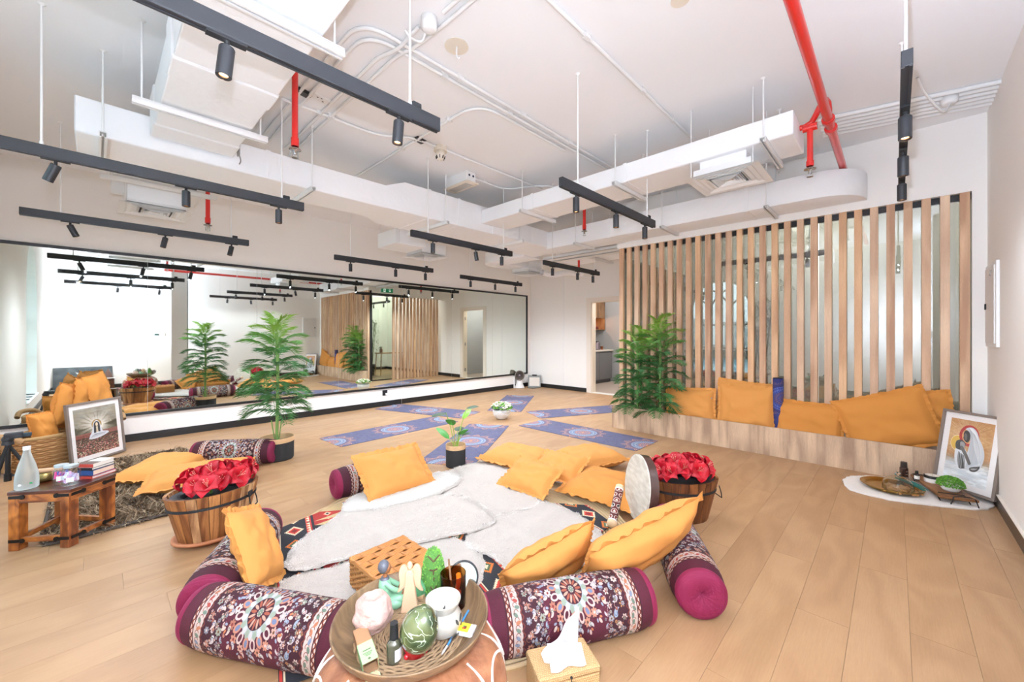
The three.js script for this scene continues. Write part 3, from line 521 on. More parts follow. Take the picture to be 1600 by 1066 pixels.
// small fittings on the walls
{
  const o = thing('wall_socket', 'black power socket low on the wall under the mirror', 'socket', [3.77, 0.25, RZ0]); part('plate', span(-0.05, 0.05, -0.05, 0.05, 0, 0.01, 0.003), M.black, o); part('adapter', span(0.005, 0.045, -0.045, -0.005, 0.01, 0.03, 0.004), M.white, o);
  const p = thing('electrical_panel', 'white flush electrical panel on the right wall', 'panel', [5.06, 1.59, RZ1]); part('frame', span(-0.24, 0.24, -0.34, 0.34, -0.02, 0, 0.004), M.white, p); part('door', span(-0.21, 0.2, -0.31, 0.31, -0.028, -0.018, 0.004), std(0xe6e2de, 0.4), p); part('latch', span(0.14, 0.17, -0.03, 0.02, -0.036, -0.027, 0.004), M.blackMatte, p); part('hook', tube([[-0.1, 0.28, -0.03], [-0.1, 0.24, -0.035], [-0.13, 0.23, -0.035]], 0.003, 8, 5), M.steel, p);
  const s = thing('wall_switch', 'small thermostat and switch on the wall behind the camera', 'switch', [1.2, 1.35, 0.45]); part('plate', span(0.0, 0.09, -0.05, 0.05, -0.012, 0, 0.003), M.cream, s); part('screen', span(-0.13, -0.03, -0.03, 0.03, -0.012, 0, 0.003), std(0x33443c, 0.3), s);
}
// ================= floor things =================
// patterns
const pick = (a) => a[Math.floor(rnd() * a.length)];
const FL = ['#e9dccb', '#d9a083', '#b97e66', '#aebfc4', '#a9b9a4', '#c99a62', '#efe7dc', '#d3d2cd', '#dfb9a4', '#97a2ab'];
function floret(c, x, y, r) {
  const n = 5 + Math.floor(rnd() * 3), col = pick(FL), a0 = rnd() * 6;
  c.fillStyle = '#3a1022'; c.beginPath(); c.arc(x, y, r * 1.12, 0, 7); c.fill(); c.fillStyle = col;
  for (let i = 0; i < n; i++) { const a = a0 + i * 6.283 / n; c.beginPath(); c.ellipse(x + Math.cos(a) * r * 0.6, y + Math.sin(a) * r * 0.6, r * 0.42, r * 0.28, a, 0, 7); c.fill(); }
  c.fillStyle = pick(['#8a2c2c', '#f3ead9', '#6e4f2c']); c.beginPath(); c.arc(x, y, r * 0.28, 0, 7); c.fill();
}
function paisley(c, x, y, r, a) {
  c.save(); c.translate(x, y); c.rotate(a); c.fillStyle = pick(['#dfe7e6', '#a9c3d4', '#e8ddcf']); c.beginPath(); c.moveTo(0, -r); c.bezierCurveTo(r * 1.1, -r * 0.9, r * 0.9, r, 0, r); c.bezierCurveTo(-r * 0.5, r, -r * 0.6, r * 0.2, -r * 0.1, 0); c.bezierCurveTo(r * 0.2, -r * 0.3, r * 0.1, -r * 0.8, 0, -r); c.fill();
  c.strokeStyle = pick(['#b5503f', '#6d86a8', '#5d7a60']); c.lineWidth = r * 0.16; c.beginPath(); c.arc(r * 0.15, r * 0.35, r * 0.32, 0, 5); c.stroke(); c.restore();
}
// woven bolster cover: across = length of the bolster, down = once round it
function bolsterTex(ground, wine) {
  return ctex(1024, 1024, (c, w, h) => {
    c.fillStyle = wine; c.fillRect(0, 0, w, h);
    for (let i = 0; i < 5000; i++) { c.fillStyle = rnd() > 0.5 ? 'rgba(40,0,16,0.16)' : 'rgba(140,40,75,0.10)'; c.fillRect(rnd() * w, rnd() * h, rr(4, 30), 1.6); }
    for (const s of [0, 1]) {
      const X = (x) => (s ? w - x : x), band = (a, b, col) => { c.fillStyle = col; c.fillRect(Math.min(X(a), X(b)), 0, Math.abs(b - a), h); };
      band(82, 300, ground); band(92, 112, '#c98a63'); band(118, 172, '#e6dccf');
      c.lineWidth = 7;
      for (const [x, col, ph] of [[102, '#efe6d8', 0], [102, '#6d2a22', 3.1], [178, '#7d3a2c', 0]]) { c.strokeStyle = col; c.beginPath(); for (let y = 0; y <= h; y += 4) { const q = X(x + 7 * Math.sin(y / h * 6.2832 * 26 + ph)); y ? c.lineTo(q, y) : c.moveTo(q, y); } c.stroke(); }
      for (let y = 10; y < h; y += 34) { c.fillStyle = pick(['#d08a63', '#8fa9c4', '#c0564a', '#7c9a86']); c.beginPath(); c.ellipse(X(145 + rr(-10, 10)), y, 15, 9, rr(0, 3), 0, 7); c.fill(); c.strokeStyle = '#7d3a2c'; c.lineWidth = 3; c.beginPath(); c.arc(X(145), y + 12, 12, 0, 4); c.stroke(); }
      for (let y = 0; y < h; y += 64) { floret(c, X(212 + rr(-8, 8)), y + 16, rr(17, 24)); paisley(c, X(252 + rr(-10, 10)), y + 44, rr(22, 28), rr(0, 6)); floret(c, X(296), y + 20, rr(16, 22)); paisley(c, X(322), y + 50, rr(14, 20), rr(0, 6)); for (let k = 0; k < 9; k++) floret(c, X(rr(196, 340)), y + rr(0, 64), rr(6, 11)); }
      for (let y = 0; y < h; y += 16) { c.strokeStyle = pick(['#4f6a52', '#a98a5a', '#d7c7b4']); c.lineWidth = 2.5; c.beginPath(); c.arc(X(rr(200, 310)), y, rr(6, 14), rr(0, 3), rr(3, 6)); c.stroke(); }
      for (let y = 0; y < h; y += 26) for (let k = 0; k < 2; k++) { c.fillStyle = 'rgba(150,110,125,0.8)'; c.beginPath(); c.arc(X(316 + k * 10), y + k * 13, 3, 0, 7); c.fill(); }
    }
    for (const cy of [h * 0.25, h * 0.75]) {       // medallions
      const cx = w / 2; c.save(); c.translate(cx, cy); c.scale(1.06, 1.24);
      const petal = (n, r, l, wd, cols, off = 0) => { for (let i = 0; i < n; i++) { c.save(); c.rotate((i + off) * 6.2832 / n); c.fillStyle = cols[i % cols.length]; c.beginPath(); c.ellipse(0, -r, wd, l, 0, 0, 7); c.fill(); c.restore(); } };
      for (let i = 0; i < 16; i++) { c.save(); c.rotate(i * 0.3927); c.translate(0, -158); floret(c, 0, 14, 20); paisley(c, 14, -8, 18, 0.6); c.fillStyle = '#e9dccb'; c.beginPath(); c.ellipse(0, -34, 7, 14, 0, 0, 7); c.fill(); c.fillStyle = '#a9c3d4'; c.beginPath(); c.ellipse(-12, -20, 5, 9, -0.5, 0, 7); c.fill(); c.fillStyle = '#d98f5a'; c.beginPath(); c.ellipse(13, -26, 5, 9, 0.5, 0, 7); c.fill(); c.restore(); }
      petal(16, 112, 26, 17, ['#e6dccf', '#d9a083'], 0.5); petal(16, 112, 15, 9, ['#5a1830', '#7f95b8'], 0.5);
      c.fillStyle = '#b9cfcb'; c.beginPath(); c.arc(0, 0, 88, 0, 7); c.fill(); petal(20, 80, 16, 11, ['#dfe7e6', '#a7c2ab']); c.fillStyle = ground; c.beginPath(); c.arc(0, 0, 62, 0, 7); c.fill();
      petal(16, 42, 18, 6, ['#b5654a', '#d6b49a']); c.fillStyle = '#e9dccb'; c.beginPath(); c.arc(0, 0, 16, 0, 7); c.fill(); petal(8, 9, 7, 4, ['#7c9a86']); c.restore();
      for (const sx of [-1, 1]) { c.fillStyle = '#6d86a8'; c.beginPath(); c.ellipse(cx, cy + sx * 250, 16, 12, 0, 0, 7); c.fill(); c.strokeStyle = '#caa876'; c.lineWidth = 5; c.stroke(); }
    }
  });
}
const bolsterCover = bolsterTex('#35081a', '#4c0e25'), bolsterCoverRed = bolsterTex('#420c20', '#5c122c');
const velvet = phy(0x7e103c, 0.75, { sheen: 1, sheenColor: new THREE.Color(0xc04a78), sheenRoughness: 0.45, bumpMap: rep(lumpy, 2, 2), bumpScale: 0.002 });
const velvetDeep = phy(0x741339, 0.75, { sheen: 0.8, sheenColor: new THREE.Color(0xb04070), sheenRoughness: 0.5, bumpMap: rep(lumpy, 2, 2), bumpScale: 0.002 });
function bolster(label, x1, z1, x2, z2, roll, tex, cap) {
  const R = 0.13, L = Math.hypot(x2 - x1, z2 - z1), o = thing('bolster_cushion', label, 'bolster', [(x1 + x2) / 2, 0, (z1 + z2) / 2], -Math.atan2(z2 - z1, x2 - x1), 'patterned bolsters');
  const prof = [], N = 30, H = L / 2 - 0.012;
  for (let i = 0; i <= N; i++) { const t = i / N * 2 - 1; prof.push([R * (1 - 0.10 * Math.abs(t) ** 7) * (1 + 0.006 * Math.sin(t * 9)), t * H]); }
  const g = lathe(prof, 44), p = g.attributes.position, uv = g.attributes.uv;
  for (let i = 0; i < p.count; i++) {
    const t = p.getY(i) / H; uv.setXY(i, 0.5 + 0.5 * t, uv.getX(i));
    const a = Math.atan2(p.getZ(i), p.getX(i)), k = 1 + 0.008 * n3(Math.cos(a) * 2 + x1, Math.sin(a) * 2, t * 3);
    p.setX(i, p.getX(i) * k); p.setZ(i, p.getZ(i) * k);
  }
  g.computeVertexNormals(); g.rotateY(roll).rotateZ(-Math.PI / 2);
  const place = (q) => { q = clean(q); q.translate(0, R, 0); const pp = q.attributes.position; for (let i = 0; i < pp.count; i++) if (pp.getY(i) < 0.012) pp.setY(i, 0.012 - (0.012 - pp.getY(i)) * 0.1); q.translate(0, -0.009, 0); return q; };
  part('cover', place(g), std(0xcfc4c4, 0.85, { map: tex, bumpMap: rep(grainy, 4, 4), bumpScale: 0.0015 }), o);
  for (const s of [-1, 1]) {
    const e = lathe([[R * 0.9, 0], [R * 0.905, 0.012], [R * 0.87, 0.026], [R * 0.72, 0.038], [R * 0.45, 0.04], [R * 0.2, 0.031], [R * 0.06, 0.018], [0, 0.014]], 48), q = e.attributes.position;
    for (let i = 0; i < q.count; i++) { const r = Math.hypot(q.getX(i), q.getZ(i)), a = Math.atan2(q.getZ(i), q.getX(i)); q.setY(i, q.getY(i) + 0.0025 * Math.sin(a * 17 + Math.sin(a * 5)) * Math.max(0, 1 - r / (R * 0.85)) * (r > 0.003 ? 1 : 0)); }
    e.computeVertexNormals(); e.rotateZ(-s * Math.PI / 2).translate(s * H, 0, 0);
    part('end_cap', place(e), cap || velvet, o);
  }
  return o;
}
bolster('dark patterned bolster at the back, in front of the potted palm', 0.721, -5.209, 1.294, -4.738, 1.15, bolsterCover, phy(0x761038, 0.75, { sheen: 1, sheenColor: new THREE.Color(0xc84a80), sheenRoughness: 0.45 }));
bolster('patterned bolster at left behind the standing mustard cushion', 0.35, -2.289, 0.734, -2.921, -0.5, bolsterCover);
bolster('patterned bolster at lower left beside the leather pouf', 0.33, -2.203, 0.712, -1.568, 0.6, bolsterCoverRed);
bolster('patterned bolster at the back left under a mustard cushion', 1.364, -3.31, 2.102, -3.283, 2.0, bolsterCover);
bolster('patterned bolster at right with its magenta end facing the camera', 1.985, -0.662, 2.603, -1.075, 1.1, bolsterCoverRed);
bolster('patterned bolster in the front, behind the tissue box', 1.134, -1.249, 1.77, -0.862, 0.35, bolsterCoverRed);

// ---- ruffled mustard cushions ----
const linen = std(0xd9954a, 0.82, { bumpMap: rep(weave, 7, 7), bumpScale: 0.0004 }), linenDeep = std(0xd08a3c, 0.82, { bumpMap: rep(weave, 7, 7), bumpScale: 0.0004 }), tagMat = std(0x9aa0a6, 0.6);
function cushion(label, c, right, normal, w, h, t, o = {}) {
  const m = o.deep ? linenDeep : linen, sd = rnd() * 50, g0 = thing('cushion', label, 'cushion', [0, 0, 0], 0, 'mustard cushions with ruffled edges'), N = 22;
  const bend = (x, y, z) => [x, y, z - (o.bendX || 0) * x * x - (o.bendY || 0) * y * y + (o.twist || 0) * x * y];
  const edge = (a, b) => [w / 2 * a * (1 - 0.06 * (1 - b * b)), h / 2 * b * (1 - 0.06 * (1 - a * a))];
  const pos = [], uv = [], idx = [];
  for (const s of [1, -1]) for (let j = 0; j <= N; j++) for (let i = 0; i <= N; i++) {
    const a = i / N * 2 - 1, b = j / N * 2 - 1, [x, y] = edge(a, b), f = Math.pow(Math.max(0, (1 - a ** 4) * (1 - b ** 4)), 0.62), q = (1 - Math.max(Math.abs(a), Math.abs(b)));
    const crease = 0.012 * n3(a * 1.6 + sd, b * 1.6, s) * f + 0.008 * n3(a * 5 + sd, b * 2.2, s * 3) * f * (1 - q) + 0.005 * Math.sin(Math.atan2(b, a) * 18 + sd) * Math.max(0, 0.35 - q) * f;
    pos.push(...bend(x, y, s * (t / 2 * f + crease))); uv.push(x, y);
  }
  const K = (N + 1) * (N + 1);
  for (let s = 0; s < 2; s++) for (let j = 0; j < N; j++) for (let i = 0; i < N; i++) { const a = s * K + j * (N + 1) + i, b = a + 1, d = a + N + 1, e = d + 1; s ? idx.push(a, d, b, b, d, e) : idx.push(a, b, d, b, e, d); }
  const g = new THREE.BufferGeometry(); g.setAttribute('position', new THREE.Float32BufferAttribute(pos, 3)); g.setAttribute('uv', new THREE.Float32BufferAttribute(uv, 2)); g.setIndex(idx); g.computeVertexNormals();
  part('cover', g, m, g0);
  // ruffle all the way round
  const P = [], I = [], U = [], n = 200, fl = o.flange ?? 0.026;
  for (let i = 0; i < n; i++) {
    const s = i / n * 4, k = Math.floor(s), f = (s - k) * 2 - 1, [a, b] = [[f, -1], [1, f], [-f, 1], [-1, -f]][k], [x, y] = edge(a, b);
    const out = V([0, 1, 0, -1][k] + (k % 2 ? 0 : f * f * f * [1, 0, -1, 0][k]), [-1, 0, 1, 0][k] + (k % 2 ? f * f * f * [0, 1, 0, -1][k] : 0), 0).normalize();
    const L = w * (1 - 0) * s, wav = 0.006 * Math.sin(i * 1.05 + sd + 2 * n2(i * 0.13, sd)) + 0.009 * n2(L * 11 + sd, k), len = fl * (1 + 0.25 * n2(i * 0.35, sd));
    for (const [d, z] of [[-0.006, 0.0012], [0.5 * len, 0.0012 + wav * 0.6], [len, 0.0008 + wav], [len, -0.0008 + wav], [0.5 * len, -0.0012 + wav * 0.6], [-0.006, -0.0012]]) { P.push(...bend(x + out.x * d, y + out.y * d, z)); U.push(L, d); }
  }
  for (let i = 0; i < n; i++) for (let j = 0; j < 6; j++) { const a = i * 6 + j, b = i * 6 + (j + 1) % 6, c2 = ((i + 1) % n) * 6 + j, d = ((i + 1) % n) * 6 + (j + 1) % 6; I.push(a, c2, b, b, c2, d); }
  const r = new THREE.BufferGeometry(); r.setAttribute('position', new THREE.Float32BufferAttribute(P, 3)); r.setAttribute('uv', new THREE.Float32BufferAttribute(U, 2)); r.setIndex(I); r.computeVertexNormals();
  part('ruffle', r, m, g0);
  if (o.tag) { const q = bend(w * 0.46 * o.tag[0], h * 0.44 * o.tag[1], 0); part('care_tag', bx(0.014, 0.018, 0.002, q[0], q[1], t * 0.16 + q[2]), tagMat, g0, 'small grey label'); }
  return basis(g0, c, right, normal);
}
cushion('mustard cushion standing against the left bolster beside the flower tub', [0.575, 0.25, -2.41], [0.12, 0.92, -0.3], [0.72, 0.42, 0.45], 0.4, 0.32, 0.13, { tag: [0, 0] });
cushion('mustard cushion leaning on the back left bolster', [1.75, 0.2, -3.05], [1, 0, 0.03], [0, 0.72, 0.62], 0.56, 0.4, 0.13, { flange: 0.04 });
cushion('mustard cushion at the back, nearest the small potted plant', [3.0, 0.1, -2.8], [0.12, 0, 1], [-0.08, 1, 0], 0.68, 0.5, 0.15);
cushion('mustard cushion at the back, furthest to the right of the heap', [3.52, 0.1, -2.26], [0.93, 0, 0.3], [0, 1, 0.05], 0.6, 0.5, 0.16, { tag: [1, -0.6] });
cushion('mustard cushion half hidden in the middle of the back heap', [2.93, 0.15, -2.22], [0.1, 0, 1], [-0.4, 0.92, 0], 0.46, 0.34, 0.12);
cushion('small mustard cushion lying on the sheepskin in front of the back heap', [2.57, 0.14, -2.25], [0.03, 0, 1], [-0.5, 0.86, 0.02], 0.48, 0.32, 0.11, { tag: [0.9, 0.9] });
cushion('large flat mustard cushion beside the frame drum', [2.93, 0.1, -1.72], [0.12, 0, 1], [-0.12, 1, 0.03], 0.64, 0.54, 0.13, { deep: 1 });
cushion('mustard cushion tucked behind the front bolster', [1.63, 0.17, -1.3], [0.86, 0.3, 0.46], [0.2, 0.5, -0.78], 0.52, 0.34, 0.16);
cushion('large mustard cushion propped across the two right-hand bolsters', [1.97, 0.25, -0.97], [0.88, 0.22, 0.44], [0.2, 0.52, -0.74], 0.7, 0.42, 0.19, { tag: [-0.3, -0.9] });
cushion('mustard cushion on the shag rug nearest the wooden table', [0.45, 0.09, -5.02], [0.62, 0, -0.78], [0, 1, 0.08], 0.66, 0.5, 0.15);
cushion('mustard cushion on the shag rug behind the left flower tub', [0.66, 0.09, -4.52], [0.96, 0, 0.22], [0, 1, 0.06], 0.78, 0.52, 0.15);
cushion('mustard cushion at the left end of the planter beside the palms', [5.312, 0.44, -1.91], [0, 0.05, 1], [-1, 0.12, 0], 0.6, 0.42, 0.12, { tag: [0.97, 0.55] });
cushion('tall mustard cushion second from the palms in the planter', [5.3, 0.49, -1.27], [0, 0, 1], [-1, 0.09, 0], 0.58, 0.5, 0.11);
cushion('mustard cushion peeping out behind the tall one in the planter', [5.368, 0.53, -1.31], [0, -0.07, 1], [-1, 0.05, 0.02], 0.56, 0.5, 0.04);
cushion('low mustard cushion in the middle of the planter', [5.31, 0.4, -0.68], [0, -0.03, 1], [-1, 0.12, 0], 0.6, 0.42, 0.12, { deep: 1 });
cushion('largest mustard cushion, tilted, near the right end of the planter', [5.298, 0.51, -0.06], [0, 0.36, 1], [-1, 0.08, 0], 0.68, 0.52, 0.12, { deep: 1 });
cushion('mustard cushion behind the largest one at the right end of the planter', [5.365, 0.56, 0.16], [0, 0.15, 1], [-1, 0.04, 0], 0.46, 0.48, 0.05, { deep: 1 });
cushion('short mustard cushion in the front of the wicker basket', [-0.37, 0.42, -6.14], [0.75, 0.05, -0.62], [0.5, 0.2, 0.75], 0.19, 0.3, 0.17, { deep: 1, flange: 0.012 });
cushion('upright mustard cushion leftmost of three in the wicker basket', [-0.24, 0.6, -6.33], [0.16, 0.97, -0.1], [0.93, -0.1, 0.3], 0.46, 0.36, 0.13, { deep: 1, flange: 0.012 });
cushion('upright mustard cushion in the middle of three in the wicker basket', [-0.11, 0.63, -6.45], [0.05, 0.97, -0.1], [0.93, -0.05, 0.36], 0.46, 0.34, 0.12, { deep: 1, flange: 0.012 });
cushion('upright mustard cushion rightmost of three in the wicker basket', [0.02, 0.66, -6.57], [-0.22, 0.95, 0.0], [0.88, 0.2, 0.42], 0.48, 0.38, 0.12, { deep: 1, flange: 0.012 });
// ---- rugs and skins ----
const furMat = (c) => std(c, 0.95, { side: DS });
const blade = new THREE.BufferGeometry(); blade.setAttribute('position', new THREE.Float32BufferAttribute([-0.5, 0, 0, 0.5, 0, 0, 0.32, 0.6, 0.28, -0.32, 0.6, 0.28, 0, 1, 0.85], 3)); blade.setAttribute('uv', new THREE.Float32BufferAttribute([0, 0, 1, 0, 1, 0.6, 0, 0.6, 0.5, 1], 2)); blade.setIndex([0, 1, 2, 0, 2, 3, 3, 2, 4]); blade.computeVertexNormals();
function inPoly(p, x, z) { let c = false; for (let i = 0, j = p.length - 1; i < p.length; j = i++) if ((p[i][1] > z) !== (p[j][1] > z) && x < (p[j][0] - p[i][0]) * (z - p[i][1]) / (p[j][1] - p[i][1]) + p[i][0]) c = !c; return c; }
function pile(name, poly, count, at, h, w, m, tones, parent, lean = 0.9, skip) {
  const xs = poly.map((p) => p[0]), zs = poly.map((p) => p[1]), x0 = Math.min(...xs), x1 = Math.max(...xs), z0 = Math.min(...zs), z1 = Math.max(...zs), im = new THREE.InstancedMesh(blade, m, count), q = new THREE.Object3D(), col = new THREE.Color();
  let k = 0, tries = 0;
  while (k < count && tries++ < count * 8) {
    const x = rr(x0, x1), z = rr(z0, z1); if (!inPoly(poly, x, z) || (skip && skip(x, z))) continue;
    const y = at(x, z), s = 0.7 + 0.6 * rnd();
    q.position.set(x, y, z); q.rotation.set(rr(0, lean) * 0.6, n2(x * 5, z * 5) * 3.5 + rr(-0.9, 0.9), rr(-0.35, 0.35), 'YXZ'); q.scale.set(w * s, h * s, h * s); q.updateMatrix(); im.setMatrixAt(k, q.matrix); im.setColorAt(k, col.set(pick(tones))); k++;
  }
  im.count = k; im.name = name; im.userData.kind = 'stuff'; im.castShadow = im.receiveShadow = true; parent.add(im); return im;
}
{
  // jute round rug: braided rings
  const o = thing('round_jute_rug', 'round braided jute rug under the kilim and sheepskins', 'rug', [1.72, 0, -2.13]);
  const a = [], Rm = 1.17; part('base', cyl(Rm, Rm, 0.004, 0, 0.002, 0, 64), std(0xb08d60, 0.9), o);
  for (let r = Rm - 0.012; r > 0.6; r -= 0.0235) { const n = Math.round(r * 90), p = []; for (let i = 0; i < n; i++) { const t = i / n * 6.2832; p.push([Math.cos(t) * (r + 0.002 * Math.sin(i * 2.1)), 0.008 + 0.0025 * Math.sin(i * 1.57), Math.sin(t) * (r + 0.002 * Math.sin(i * 2.1))]); } a.push(tube(p, 0.0112, n * 2, 5, true)); }
  part('braid', join(a), std(0xcdb187, 0.9, { bumpMap: rep(grainy, 60, 1), bumpScale: 0.002 }), o, null, 'stuff');
}
{
  // kilim with a bordered geometric pattern
  const t = ctex(1024, 1024, (c, w, h) => {
    c.fillStyle = '#25262b'; c.fillRect(0, 0, w, h);
    const step = (x, y, s, col, in1, in2) => { const st = (k, cc) => { c.fillStyle = cc; for (let i = -k; i <= k; i++) { const l = k - Math.abs(i); c.fillRect(x + i * s, y - l * s * 0.8, s + 0.5, (2 * l + 1) * s * 0.8); } }; st(6, col); st(4, in1); st(2, in2); };
    const teeth = (y, a, b) => { for (let x = 0; x < w; x += 26) { c.fillStyle = a; c.beginPath(); c.moveTo(x, y); c.lineTo(x + 13, y + 18); c.lineTo(x + 26, y); c.fill(); c.fillStyle = b; c.beginPath(); c.moveTo(x + 13, y + 18); c.lineTo(x + 26, y); c.lineTo(x + 39, y + 18); c.fill(); } };
    const rows = [[0, 150], [330, 150], [660, 150], [874, 150]];
    for (const [y0, hh] of rows) {
      c.fillStyle = '#b8352a'; c.fillRect(0, y0 + 2, w, 8); c.fillStyle = '#e6d2ae'; c.fillRect(0, y0 + 12, w, 5); teeth(y0 + hh - 22, '#c23a2c', '#ead6b0'); c.fillStyle = '#b8352a'; c.fillRect(0, y0 + hh - 3, w, 6);
      for (let x = 70, i = 0; x < w; x += 148, i++) i % 2 ? step(x, y0 + 72, 8, '#d9722c', '#3f5a40', '#e6d2ae') : step(x, y0 + 72, 8, '#ead6b0', '#c93a2e', '#7d2320');
    }
    for (const y0 of [165, 495, 822]) { const hh = y0 === 822 ? 50 : 160; c.fillStyle = '#c6ac7e'; c.fillRect(0, y0, w, hh); for (let x = 0, i = 0; x < w; x += 122, i++) { c.fillStyle = i % 2 ? '#25262b' : '#a8322a'; c.beginPath(); c.moveTo(x, y0); c.lineTo(x + 61, y0 + hh); c.lineTo(x + 122, y0); c.fill(); if (hh > 100) step(x + 61, y0 + hh * 0.42, 5, '#c93a2e', '#e6d2ae', '#25262b'); } }
  });
  const g = prism([[0.47, -1.66], [0.845, -3.03], [1.6, -3.2], [2.64, -1.72], [2.5, -1.42], [1.4, -1.42]], 0.0205, 0.026), p = g.attributes.position, uv = g.attributes.uv;
  for (let i = 0; i < p.count; i++) { const x = p.getX(i) - 0.47, z = p.getZ(i) + 1.66, s = x * 0.264 - z * 0.9645, d = x * 0.9645 + z * 0.264; uv.setXY(i, s / 1.42, 1 - d / 1.42); }   // the bordered edge runs along the left side
  t.wrapS = t.wrapT = THREE.RepeatWrapping; solo('kilim_rug', 'black, red and cream patterned kilim under the sheepskins', 'rug', g, std(0xffffff, 0.9, { map: t, bumpMap: rep(weave, 30, 30), bumpScale: 0.0006 }));
}
{
  const wool = dtex(512, 512, ring((u, v) => 128 + 70 * fbm(u * 14, v * 14, 3) + 50 * n2(u * 60 + 2 * n2(u * 9, v * 9), v * 60)), false, [1.6, 1.6]);
  const skin = (label, pts, y, h, tones, count) => {
    const poly = smoothPoly(pts, 8, 0.012, 14), o = thing('sheepskin_rug', label, 'sheepskin', [0, 0, 0], 0, 'white sheepskins on the kilim');
    // a soft slab whose top swells a little and rounds off at the rim
    const cx = poly.reduce((s, p) => s + p[0], 0) / poly.length, cz = poly.reduce((s, p) => s + p[1], 0) / poly.length, P = [], U = [], I = [], rings = [[0, 1], [0.25, 1], [0.5, 1], [0.72, 1], [0.88, 0.92], [0.95, 0.7], [0.985, 0.38], [1, 0.1], [1, 0]], n = poly.length;
    const top = (x, z, f) => y + h * f + 0.012 * f * fbm(x * 3.2, z * 3.2, 3);
    for (const [k, f] of rings) for (const [x, z] of poly) { const px = cx + (x - cx) * k, pz = cz + (z - cz) * k; P.push(px, f ? top(px, pz, f) : y, pz); U.push(px, pz); }
    for (let r = 0; r < rings.length - 1; r++) for (let i = 0; i < n; i++) { const a = r * n + i, b = r * n + (i + 1) % n; I.push(a, b, a + n, b, b + n, a + n); }
    const g = new THREE.BufferGeometry(); g.setAttribute('position', new THREE.Float32BufferAttribute(P, 3)); g.setAttribute('uv', new THREE.Float32BufferAttribute(U, 2)); g.setIndex(I); g.computeVertexNormals();
    if (g.attributes.normal.getY(n * 2) < 0) { for (let i = 0; i < I.length; i += 3) [I[i], I[i + 1]] = [I[i + 1], I[i]]; g.setIndex(I); g.computeVertexNormals(); }
    part('hide', g, std(tones[1], 0.95, { bumpMap: wool, bumpScale: 0.012 }), o);
    const cxz = poly.map(([x, z]) => [cx + (x - cx) * 0.9, cz + (z - cz) * 0.9]);
    pile('fleece', poly, count, (x, z) => top(x, z, 0.9) - 0.004, 0.0065, 0.0035, furMat(0xffffff), ['#e6e0d8', '#ded7ce', '#eee9e2'], o, 2.4, (x, z) => inPoly(cxz, x, z));
    return o;
  };
  const T = ['#d3cbc2', '#cdc4ba', '#dbd4cb', '#c2b8ac'];
  skin('white sheepskin at front left, beside the wicker hamper', [[0.62, -2.1], [0.7, -2.38], [0.95, -2.3], [1.35, -2.28], [1.6, -2.08], [1.58, -1.75], [1.25, -1.52], [0.86, -1.62], [0.72, -1.82]], 0.027, 0.012, T, 5000);
  skin('white sheepskin at the right, under the propped cushions', [[1.6, -1.95], [2.0, -2.15], [2.42, -2.05], [2.46, -1.72], [2.28, -1.36], [1.95, -1.28], [1.56, -1.42], [1.62, -1.7]], 0.03, 0.012, T, 7000);
  skin('white sheepskin at the back, under the heap of cushions', [[1.9, -2.55], [2.28, -3.08], [2.78, -3.06], [2.82, -2.6], [2.58, -2.1], [2.2, -1.98], [1.85, -2.2]], 0.034, 0.013, T, 7000);
  skin('large white sheepskin in the middle with a pointed end towards the left bolster', [[0.73, -2.48], [0.88, -2.7], [1.1, -2.84], [1.4, -2.98], [1.8, -2.8], [2.06, -2.45], [1.9, -2.0], [1.4, -2.14], [1.1, -2.27], [0.88, -2.32], [0.76, -2.38]], 0.046, 0.014, T, 9000);
  skin('thick white sheepskin with a folded edge at the back left bolster', [[1.24, -2.9], [1.42, -3.12], [1.95, -3.1], [2.28, -3.05], [2.3, -2.82], [1.95, -2.68], [1.5, -2.74]], 0.05, 0.024, ['#e6e2dc', '#dedad2', '#eeebe6', '#d4cfc6'], 4000);
}
{
  // brown shag rug
  const P = [[-0.28, -6.05], [0.72, -6.02], [0.76, -3.92], [-0.24, -3.9]], o = thing('shag_rug', 'brown shaggy rug on the floor at left, under two cushions', 'rug');
  part('backing', prism(P, 0, 0.012, 0.003), std(0x57493c, 0.9), o); part('binding', join(tube([...P.map(([x, z]) => [x, 0.012, z])].flatMap((p, i, a) => { const q = a[(i + 1) % 4]; return [0.02, 0.34, 0.66, 0.98].map((t) => [p[0] + (q[0] - p[0]) * t, 0.012, p[2] + (q[2] - p[2]) * t]); }), 0.011, 120, 6, true)), std(0x4a4038, 0.85), o);
  pile('pile', P, 26000, () => 0.01, 0.045, 0.009, furMat(0xffffff), ['#755b40', '#92785c', '#a38c70', '#5e4a34', '#836b50', '#b8a488'], o, 2.6);
}
